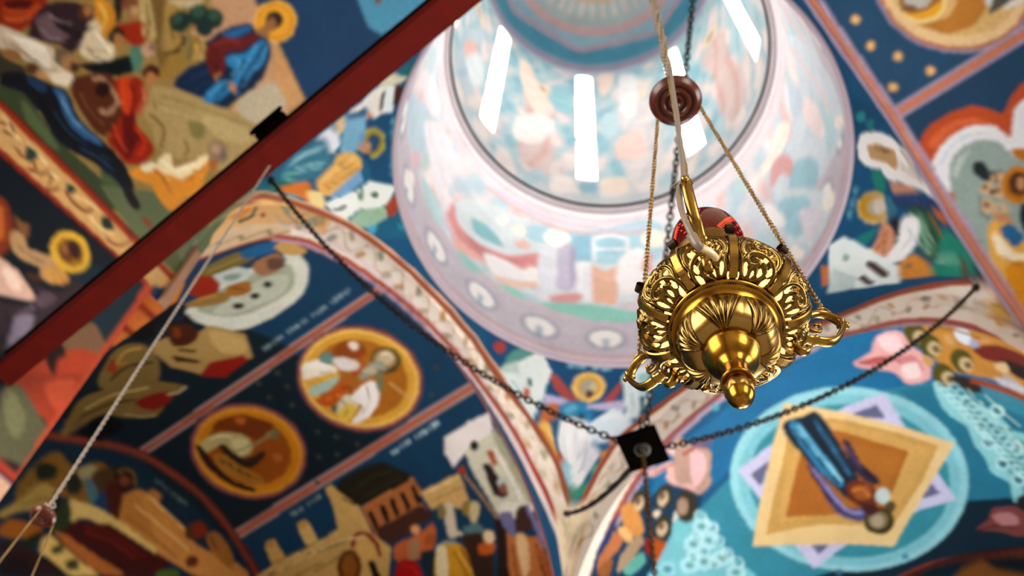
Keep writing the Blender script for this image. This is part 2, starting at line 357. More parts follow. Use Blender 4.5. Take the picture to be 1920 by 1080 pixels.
|2c4464|3244 639 -7 -23 2 -19 -4 0 -3 19 8 24
|dc6a34|3057 708 20 -19 24 -13 -3 -2 -24 14 -20 19
|5c1408|3051 697 9 -18 26 -11 -2 -3 -27 13 -10 18
|dc6a34|3139 669 17 -22 5 -21 -3 0 -5 21 -17 21
|5c1408|3126 648 13 -19 28 -9 -2 -2 -29 9 -14 20
|8c4c18|3153 879 -14 -15 -27 -8 -1 2 25 8 13 14
|dc8450|3161 866 -23 -11 -32 -5 -1 2 31 5 22 11
|a89490|3079 841 -6 -16 -17 -12 -2 1 16 12 6 16
|2a1c20|3092 799 -28 -8 -36 0 0 2 35 0 27 8
|a49498|3111 834 -1 -20 -18 -12 -2 2 17 11 2 19
|fff8e8|3182 850 -30 -32 -16 -15 -4 2 46 46
|a09478|3198 844 -29 -48 -4 0 30 48
|a09478|3185 805 -14 -21 -23 -13 -2 1 22 13 14 21
|fff4dc|3032 787 4 -25 1 -13 -4 0 -5 37
|8c7c60|3064 775 4 -18 -12 -13 -2 1 11 13 -4 17
|6a5828|2925 772 17 -23 24 -19 -2 -1 -24 18 -17 24
|d8c894|2933 777 36 -42 -3 -1 -36 42
|6a5828|2890 735 29 -12 10 -15 2 -5 -2 -1 -12 19 -28 12
|6a5828|2909 684 26 -17 -2 -1 -26 17
|d8c894|2889 683 11 -19 20 -7 -1 -2 -20 7 -13 21
|fff4dc|3113 588 -2 -19 -6 -11 -14 -6 -30 -8 -1 2 42 14 5 9 3 19
|b87820|3143 585 -4 -20 11 -21 -4 -1 -11 22 4 20
|b87820|3103 539 -24 -8 -30 2 0 2 30 -2 22 8
|9c8c58|3022 654 -30 -34 -58 -86 -2 1 57 86 30 34
|c8b88c|3042 646 -38 -46 -41 -70 -2 1 41 70 30 38 7 8
@painted_scene|sermon scene on a hillside with a seated haloed figure in blue|3140 983 -93 -37 -104 -56 -117 -78 -133 -99 128 -218 85 -12 91 3 102 5 -70 -50 107 -3 171 5 6 179 0 159 7 85
@scroll_band|cream and red scroll ornament along the foot of the vault|3312 889 1 -108 -5 -156 -1 -182 54 42 3 53 26 198 1 102
@painted_scene|haloed figure in purple robe reaching out, on dark blue|3395 835 -1 -102 -26 -197 -5 -52 376 -3 44 -1 32 71
'''
PAINT['FD'] = '''
|1d4c78|40662 168674 -40548 -164911 -178 -1951 123 -28 189 -42 705 1540 43505 117028
'''
PAINT['P2'] = '''
|1d4c78|65 1779 -178 0 7 149 -8 75 -14 50 -17 38 20 64 22 51 23 44 25 36 28 34 31 28 35 25 39 22 38 5 101 0 45 -7 77 -23 63 -32 27 -18 45 -42 33 -50 14 -27 21 -60 -37 -33 -73 -82 -38 -52 -40 -63 -51 -92 -38 -40
|64a2c4|106 2041 -5 50 -9 42 -13 37 -15 33 -17 30 -21 27 -24 23 47 13 50 11 36 -11 33 -13 31 -15 28 -18 -16 -45 -35 -44 -35 -53
|86684c|138 2161 -9 10 17 25 10 -10
|276f92|517 1939 -12 75 -9 34 -13 75 -22 65 -15 30 -17 27 -21 25 -63 32 -36 13 -79 18 -14 29 97 35 102 3 349 0 41 -3 29 -17 25 -20 -31 -25 -56 -59 -46 -28 -82 -65 -33 -40 -64 -92
|1f5c86|463 2280 -19 25 -49 42 49 11 100 14 51 3 102 0 -36 -27 -28 -36
|e8e4dc|426 2245 -18 25 -34 20 -18 17 9 15 74 1 17 -16 -37 -24 11 -17
|e4ecec|370 2310 -5 12 0 13 77 5 1 -20
|6c5c4c|380 2308 -2 7 56 5 -1 -7
|5c2c28|360 2330 4 20 47 0 10 -13
|d8d4bc|352 2291 -26 27 7 32 21 -12 16 -28
|c89468|445 2302 5 0 4 -7 -12 -9 -8 2 -1 3 3 5
|2c7c88|325 2325 -33 17 -24 5 21 1 27 0 16 -5 1 -11
|8cb8d4|438 2243 5 47 88 6 7 -31 -13 -22
|5c7ca4|435 2246 -2 42 14 0 1 -37
|e0c8a0|448 2218 -15 23 39 7 5 -13
|c8c878|547 2335 14 -7 7 -10 -2 -11 -5 -7 -13 -10 -18 -7 -28 -2 -13 7 -8 10 1 12 3 7 22 15
|b09c24|544 2332 15 -7 4 -12 -6 -11 -14 -11 -19 -6 -18 1 -15 5 -6 12 5 14 13 10 20 5
|2c5c84|536 2323 10 -3 5 -7 -4 -8 -21 -9 -12 2 -10 4 -5 6 2 7 9 7 13 3
|c8a07c|533 2308 9 -1 5 -5 0 -7 -5 -7 -19 -8 -8 1 -5 5 0 7 13 14
|7ca8d0|489 2276 1 20 39 -6
|244c7c|541 2286 13 21 5 1 11 -8
|e4e8ee|470 2181 -15 30 22 24 27 6 19 -15 -8 -11 -29 -7
|4c84a0|507 2098 -5 7 -8 23 -16 55 0 12 2 6 15 10 26 9 16 0 5 -2 16 -33 3 -10 -2 -25 -10 -30 -6 -10 -8 -9 -10 -3
|8cc0cc|499 2126 1 69 -7 -4 0 -68
|9cc8cc|527 2136 6 44 7 28 -6 0 -7 -30 -5 -43
|2c7c74|535 2029 -6 20 -1 30 4 14 11 23 6 7 5 2 5 -4 6 -11 -3 -19 -17 -47
|70b0ac|522 2099 1 19 6 18 10 0 8 -8 -2 -12 -7 -11 -14 -9
|e6bc74|572 2188 -23 40 -18 7 -3 3 0 8 4 19 10 13 16 10 21 3 12 -5 7 -6 19 -39 5 -23 -7 -13 -12 -10 -15 -7
|c08c40|593 2205 -19 40 -5 28 -5 -2 6 -28 6 -15 13 -25
|b88c3c|553 2240 -1 18 4 2 12 -5 2 -5 -3 -7 -11 -5
|d8893c|546 2089 5 36 12 41 6 5 12 4 15 0 21 -7 -30 -23 -27 -46 -9 -10
|f0dca4|586 2166 6 17 13 17 21 5 17 -2 -1 -13 -10 -15 -14 -7 -26 -5 -5 0
|68a8a8|566 2113 21 32 4 -2 -1 -8 -16 -27 -3 -2 -5 4
|88aed4|622 2218 -16 35 -19 33 35 7 16 -30 -4 -38
|ecf0ea|632 2205 9 71 -12 29 46 48 40 -23 -5 -27 -22 -25 10 -32 -33 -26
|3c5c50|657 2221 4 32 8 -5 -4 -23
|4c6c58|677 2318 4 -1 1 -7 -10 -7 -5 0 -3 2 -1 7 9 6
|7c9c84|641 2276 -1 15 31 -3 -2 -10
|a8c4ac|703 2253 -11 25 23 45 33 9 6 -36 -21 -33
|b0583c|713 2327 -18 25 40 1 23 -16 -10 -12
|2c94b0|782 2338 19 14 15 -7 -13 -7
|5cb0d8|747 2281 1 12 7 10 11 -5 8 -7 -12 -6
|7cb4cc|462 2340 2 8 -4 0 -3 -10
|7cb4cc|471 2340 2 8 -4 0 -2 -8
|7cb4cc|460 2342 10 1 0 2 -9 0
|7cb4cc|476 2340 3 10 -4 0 -3 -10
|7cb4cc|475 2343 10 2 0 2 -9 0
|7cb4cc|492 2342 2 8 -4 0 -2 -8
|7cb4cc|502 2343 2 9 -4 0 -3 -10
|7cb4cc|507 2343 3 9 -5 0 -2 -9
|7cb4cc|516 2343 3 9 -4 0 -3 -9
|7cb4cc|506 2347 9 0 1 1 -10 0
|7cb4cc|522 2343 3 9 -5 0 -2 -9
|7cb4cc|521 2347 9 0 1 3 -10 -2
|7cb4cc|552 2345 4 8 -5 0 -3 -8
|7cb4cc|561 2345 4 8 -4 0 -4 -8
|7cb4cc|552 2348 9 0 1 2 -10 0
|7cb4cc|567 2345 4 8 -4 0 -4 -8
|7cb4cc|567 2348 9 0 1 2 -10 0
|7cb4cc|582 2345 4 8 -4 0 -4 -8
|7cb4cc|591 2345 5 8 -4 0 -5 -8
|7cb4cc|597 2345 5 8 -5 0 -4 -8
|7cb4cc|605 2343 6 10 -4 0 -5 -8
|7cb4cc|597 2348 8 -1 2 3 -9 0
|7cb4cc|611 2343 5 9 -3 1 -6 -10
|7cb4cc|611 2347 9 0 1 1 -8 2
|7cb4cc|626 2343 5 9 -4 0 -5 -9
|7cb4cc|636 2343 5 9 -4 0 -6 -9
|76805f|573 1779 -66 0 -17 12 -7 80 -18 67 62 90 11 -10 21 -60 8 -34 6 -35 6 -78 5 -32 22 0
|f4e8da|533 1974 1 32 6 32 45 77 38 50 23 25 68 58 36 20 45 20 27 10 63 17 77 13 126 5 83 -6 38 -7 37 -7 63 -20 111 -47 30 -16 45 -35 27 -32 12 -20 31 -72 8 -132 5 -140 4 2 -7 98 -8 49 -18 65 -32 68 -19 29 -30 36 -44 44 -24 18 -52 28 -82 30 -54 14 -32 5 -39 5 -44 1 -89 -5 -38 -5 -36 -6 -64 -19 -78 -31 -20 -12 -30 -20 -46 -40 -22 -25 -36 -60 -36 -85 -26 -80 -6 -71 2 -51 34 -2 -23 0 -10 27 -4 38 -14 70
|e8c088|572 1794 -16 37 -19 33 -3 44 -6 38 4 72 71 122 36 36 39 35 44 -38 -33 -40 -63 -90 -45 -120 -9 -61
|efe0dc|574 1944 -1 10 16 60 26 64 39 63 24 29 30 26 36 25 40 22 42 18 43 14 46 10 94 13 91 4 43 -2 76 -10 62 -15 68 -25 35 -17 62 -43 26 -27 22 -30 34 -62 23 -63 8 -37 -54 97 -42 57 -25 28 -30 27 -71 46 -42 20 -47 15 -50 12 -110 10 -54 -2 -52 -5 -96 -21 -76 -30 -56 -32 -27 -22 -26 -28 -26 -33 -45 -69
|e0a050|534 1928 5 66 8 12 8 0 2 -15 -1 -20 -11 -28
|4c5448|560 1959 9 44 -3 10 -5 6 -7 2 -17 -10 -7 -10 -3 -10 1 -12 6 7 0 13 11 12 6 3 10 -8 2 -8 -2 -14 -7 -28
|4c5448|563 1983 9 35 -4 -2 -9 -35
|8c8468|570 2079 69 49 22 20 -2 3 -36 -33 -53 -34
|a8a088|646 2153 0 17 6 18 13 10 10 0 -2 -18 -8 -22 -5 -5 -12 -3
|b0503c|583 2046 2 0 -1 -8 -9 -9 0 10
|c4b8a0|596 2078 25 10 11 18 -3 45 15 12 47 8 10 20 1 24 7 15 21 1 26 -3 20 5 18 40 15 8 45 -15 20 7 15 20 16 15 17 -1 20 -14 21 -7 20 10 21 19 17 7 17 -9 16 -15 20 -5 46 25 18 2 23 -32 21 0 50 20 13 -6 4 -21 10 -13 23 2 28 10 20 1 6 -13 1 -20 12 -12 51 12 13 -5 -3 -38 14 -9 27 5 22 0 4 -11 -7 -22 -2 -18 17 -5 26 0 14 -5 -4 -17 -12 -22 2 -15 19 -7 2 5 -19 4 0 13 11 20 5 20 -17 7 -26 0 -14 5 2 15 7 22 -6 15 -24 0 -26 -5 -11 6 3 39 -16 6 -51 -11 -8 10 -1 20 -8 15 -24 -2 -28 -10 -19 -3 -8 13 -5 19 -16 10 -27 -9 -26 -13 -15 1 -24 31 -23 0 -45 -26 -15 4 -16 15 -20 10 -22 -8 -20 -19 -17 -8 -17 6 -21 14 -23 0 -17 -15 -15 -20 -14 -5 -46 15 -20 -10 -17 -40 -15 -4 -27 4 -23 -2 -11 -18 -1 -25 -6 -15 -46 -9 -19 -15 3 -45 -8 -15 -24 -10
|a8a890|617 2113 -5 -8 -11 -7 -10 -2 -4 3 5 9 10 7 11 1
|c4b8a0|650 2123 -6 2 -2 10 2 10 5 6 6 -1 3 -9 -1 -10
|cc9c84|632 2155 2 -4 -6 -5 -3 2 3 5
|c9a878|681 2190 -6 -7 -11 -3 -11 0 -3 5 6 6 11 4 11 0
|a8a890|715 2190 -5 3 -1 10 5 10 7 5 5 -3 0 -10 -4 -10
|cc9c84|703 2225 2 -4 -2 -3 -4 0 -3 2 2 3
|c4b8a0|758 2245 -18 -5 -10 3 -2 5 7 5 12 2 10 -4
|c9a878|792 2238 -4 5 1 8 7 10 8 2 5 -3 -2 -9 -8 -10
|cc9c84|789 2275 3 -2 -9 -5 -1 3 3 4
|a8a890|850 2283 -9 -3 -12 1 -8 5 0 5 8 4 12 -2 9 -5
|c4b8a0|880 2270 -3 5 4 8 9 7 9 1 3 -5 -5 -8 -9 -7
|cc9c84|888 2305 2 -2 -4 -3 -5 0 -1 3
|c9a878|927 2280 -2 5 5 8 11 7 8 0 2 -5 -5 -9 -11 -6
|a8a890|1000 2308 -9 -1 -10 5 -6 6 1 5 20 -3 6 -7
|cc9c84|992 2296 0 -3 -8 -2 -1 4
|c4b8a0|1024 2290 -1 5 8 8 11 5 9 0 1 -5 -8 -8 -11 -5
|a86a4c|539 1979 6 57 39 69 51 65 33 33 31 27 47 30 60 26 38 14 91 20 109 8 56 0 55 -5 52 -6 46 -12 104 -37 63 -28 20 -12 59 -47 17 -20 16 -28 22 -57 12 5 -22 57 -16 28 -18 22 -40 35 -82 47 -84 32 -43 13 -48 10 -52 8 -58 4 -57 1 -57 -3 -106 -15 -82 -24 -61 -26 -50 -34 -32 -26 -32 -34 -29 -35 -42 -63 -22 -44 -4 -21 -4 -45
|dcb8a0|529 1976 2 52 8 21 33 57 51 67 32 33 58 47 57 30 34 13 80 24 50 8 56 7 114 3 109 -11 97 -27 29 -12 4 3 -30 12 -97 27 -110 12 -59 0 -113 -9 -94 -20 -39 -13 -34 -14 -56 -30 -28 -20 -32 -28 -32 -33 -50 -67 -41 -74 -4 -35 0 -28
|b8604c|608 1779 -29 3 -3 67 4 52 19 62 32 80 31 58 30 42 62 53 20 14 60 28 79 27 45 10 51 8 56 3 113 -5 76 -16 72 -25 36 -17 33 -20 32 -25 30 -28 40 -49 23 -38 22 -45 17 -55 7 -32 8 -69 4 -63 8 2 -3 63 -8 70 -15 62 -9 27 -22 45 -23 40 -16 22 -54 56 -32 25 -34 20 -37 17 -72 25 -78 17 -55 5 -61 0 -58 -4 -51 -6 -89 -24 -72 -30 -28 -15 -38 -26 -46 -42 -32 -43 -32 -62 -31 -82 -20 -67 -5 -58 0 -42 9 -15
|c4a8b8|612 1779 -12 0 -10 15 -1 98 7 39 43 110 -6 0 -44 -113 -8 -42 -1 -54 2 -48 15 -5
|c0e0e8|507 2121 -6 82 -4 -3 5 -70 1 -10
|2c5c78|536 2115 12 48 1 42 -4 -2 0 -40 -13 -50
|a8d4dc|536 2133 4 38 8 30 -4 -1 -9 -44 -2 -25
|f8dca0|585 2205 -28 63 -5 8 -4 -1 22 -50 11 -22
|a87830|604 2211 -14 54 -7 20 -4 -2 22 -72
|2c2c3c|666 2228 2 20 -3 0 -1 -20
|ffffff|639 2216 11 35 -3 34 -4 -2 3 -33 -10 -34
|ffffff|475 2195 -3 15 2 8 27 13 0 4 -30 -17 0 -18 1 -7
'''
PAINT['FA'] = '''
|a88f5a|-945 2339 114 577 175 -249 100 -64 107 -89 2 -341 23 -141 -38 -190 7 -166 -105 -36 -168 -58 -80 -52 -228 351
|76805f|-623 1709 68 108 37 2 28 52 34 -25 2 -49 2 -104 -35 -1 -43 -12
|8f9478|-483 1739 4 28 9 29 7 15 4 2 3 -5 2 -40 -3 -38 -5 -5 -9 1 -7 5
|276f92|-453 1962 16 181 100 618 70 718 51 152 100 -358 84 -302 -44 -481 -118 -205 -120 -99 -98 -111
|f0dca4|-349 2222 19 36 7 6 6 -3 12 -21 2 -11 -8 -25 -12 -20 -5 -1 -9 9 -10 16
|76805f|-481 1657 3 378 50 32 2 -28 -11 -376
|f4e8da|-439 1985 16 73 21 33 69 82 49 50 41 36 70 41 70 31 87 21 30 4 62 4 60 -4 28 -5 74 -23 100 -16 51 -17 36 -18 16 -14 14 -23 33 -74 8 -4 10 -332 6 6 -9 102 -12 50 -26 63 -45 58 -24 23 -36 28 -49 33 -26 14 -51 16 -118 22 -26 0 -66 -7 -67 -13 -29 -9 -102 -44 -58 -33 -26 -19 -43 -38 -35 -43 -27 -43 -26 -52 -25 -57 -15 -42 -9 -70 1 -112
|e8c088|-438 1734 -15 113 6 108 18 92 75 104 35 29 37 30 3 -114 -97 -124 -47 -109 -12 -59
|efe0dc|-424 1897 10 41 12 34 31 62 43 65 25 29 29 26 65 43 68 31 35 10 139 28 65 7 55 -1 87 -17 68 -21 32 -16 28 -23 26 -28 42 -58 32 -63 9 -27 1 -14 -10 5 -67 63 -80 66 -66 38 -74 31 -40 9 -41 4 -44 0 -84 -11 -40 -10 -75 -28 -61 -30 -48 -32 -24 -21 -26 -29 -117 -160
|e0a050|-447 1924 16 80 3 6 4 1 3 -11 -7 -49 -11 -22 -5 -6
|4c5448|-428 1932 13 46 0 32 -2 13 -5 5 -6 1 -6 -3 -4 -10 -2 -17 4 0 3 19 4 2 5 -1 3 -4 2 -9 0 -27 -13 -44
|4c5448|-422 1959 12 37 -2 2 -12 -37
|8c8468|-392 2091 39 -5 13 5 19 14 0 6 -31 -19 -39 5
|a8a088|-327 2128 8 31 12 30 6 5 5 2 4 -3 1 -7 -10 -35 -14 -32 -4 -4 -4 1
|b0503c|-396 2024 -2 -14 -3 -3 -4 2 2 14 5 3
|c4b8a0|-380 2055 16 -11 12 19 16 80 12 5 15 -20 14 -8 13 28 14 48 12 26 12 -12 11 -29 14 -2 35 85 13 10 16 -61 16 9 42 80 10 -8 4 -41 8 -25 20 24 26 48 18 21 6 -24 1 -44 12 -11 52 80 14 4 2 -78 17 4 55 77 8 -13 -4 -48 2 -31 24 19 33 45 21 19 1 -30 -7 -48 9 -16 64 73 14 1 -15 -88 15 -2 65 64 4 -18 -15 -52 -6 -35 23 10 38 34 20 8 -10 -35 -20 -52 0 -25 30 18 2 7 -28 -17 1 20 21 52 9 40 -23 -8 -38 -34 -20 -11 6 32 15 53 -5 22 -33 -29 -34 -36 -12 0 15 90 -18 -1 -62 -73 -7 14 7 48 -2 33 -25 -21 -33 -45 -20 -18 -2 28 5 49 -10 16 -58 -79 -13 -4 -2 79 -18 -5 -51 -80 -8 11 -2 43 -7 27 -22 -25 -26 -48 -16 -21 -7 23 -4 42 -13 9 -44 -82 -12 -8 -16 62 -17 -13 -34 -83 -11 2 -11 29 -14 13 -16 -31 -13 -48 -11 -24 -12 8 -15 20 -15 -7 -17 -82 -10 -15 -14 11
|a8a890|-357 2089 -6 -7 -7 0 -6 9 0 11 5 8 8 -1 5 -9
|c4b8a0|-336 2072 -3 9 2 18 6 17 6 6 2 -8 -2 -19 -6 -17
|cc9c84|-333 2145 0 -6 -3 -6 -3 2 3 12
|c9a878|-292 2163 -6 -7 -8 4 -5 11 1 13 6 7 8 -4 5 -11
|a8a890|-274 2135 -1 10 4 19 8 18 6 4 1 -11 -5 -19 -7 -17
|cc9c84|-262 2217 0 -8 -3 -6 -3 2 3 13
|c4b8a0|-221 2219 -6 -5 -7 6 -4 15 3 14 6 5 7 -6 3 -15
|c9a878|-207 2182 0 12 7 20 9 16 6 3 0 -12 -7 -21 -9 -15
|cc9c84|-186 2270 0 -8 -4 -6 -3 1 4 14
|a8a890|-147 2257 -6 -4 -6 10 -1 18 4 15 6 3 6 -10 1 -18
|c4b8a0|-137 2210 1 13 8 20 10 16 7 1 -2 -14 -8 -20 -10 -15
|cc9c84|-109 2301 -1 -8 -3 -6 -3 1 4 15
|c9a878|-102 2219 2 14 8 20 11 14 6 1 -1 -14 -9 -20 -11 -14
|a8a890|-35 2283 -7 -2 -4 12 0 20 5 15 7 2 5 -12 -1 -19
|cc9c84|-49 2251 -1 -8 -4 -6 -3 1 5 14
|c4b8a0|-30 2232 3 14 9 20 12 15 6 0 -2 -15 -10 -20 -12 -14
|c9a878|40 2293 -7 -2 -3 14 1 20 7 16 7 1 3 -13 -2 -21
|cc9c84|24 2260 -1 -8 -4 -6 -3 1 5 15
|a8a890|43 2238 3 15 11 20 12 14 6 -1 -3 -15 -11 -20 -12 -13
|c4b8a0|115 2295 -6 -1 -3 14 3 22 6 15 8 1 2 -15 -3 -21
|cc9c84|98 2263 -2 -8 -5 -7 -3 2 7 14
|c9a878|114 2237 4 15 12 20 13 13 6 -1 -4 -16 -12 -19 -13 -13
|a8a890|189 2287 -7 0 -2 16 4 21 8 16 7 0 2 -16 -5 -22
|cc9c84|169 2256 -2 -8 -5 -7 -3 2 7 15
|c4b8a0|184 2228 5 15 13 19 13 13 6 -2 -5 -15 -13 -20 -13 -12
|cc9c84|241 2245 -2 -8 -6 -7 -3 2 8 15
|a8a890|254 2216 5 15 14 19 14 12 6 -3 -6 -15 -14 -19 -13 -12
|cc9c84|308 2226 -2 -8 -6 -6 -3 1 8 15
|c9a878|317 2192 7 14 14 18 14 10 5 -4 -7 -15 -14 -17 -14 -10
|a86a4c|-435 1983 15 66 9 18 58 73 92 91 43 32 80 41 32 12 76 19 80 9 80 -4 36 -8 65 -19 110 -20 69 -27 21 -18 19 -31 28 -64 20 26 -28 66 -20 32 -22 19 -48 21 -45 13 -90 14 -66 20 -37 8 -82 3 -82 -9 -78 -20 -34 -13 -81 -43 -46 -34 -94 -94 -60 -77 -13 -27 -13 -56 -3 -15
|dcb8a0|-440 1992 16 79 23 34 44 54 92 93 49 36 53 30 63 27 38 11 81 17 42 3 81 -3 39 -9 64 -20 5 11 -64 21 -40 9 -82 3 -41 -3 -83 -18 -38 -11 -63 -27 -54 -30 -50 -38 -64 -63 -53 -59 -44 -62 -11 -45 -7 -39
|b8604c|-433 1664 -1 102 7 72 19 54 35 74 51 83 15 17 42 38 32 25 23 14 57 29 69 30 39 12 43 9 88 10 34 -1 92 -17 34 -8 33 -12 34 -18 33 -23 48 -37 15 -15 45 -55 12 -24 21 -60 13 -70 5 -64 15 14 -9 103 -18 67 -11 29 -13 24 -30 40 -31 33 -21 17 -61 44 -35 19 -34 12 -128 25 -35 1 -90 -11 -44 -9 -39 -13 -71 -31 -58 -30 -23 -14 -34 -26 -44 -40 -15 -19 -36 -55 -18 -32 -35 -77 -20 -58 -8 -58 -1 -43 2 -80
'''
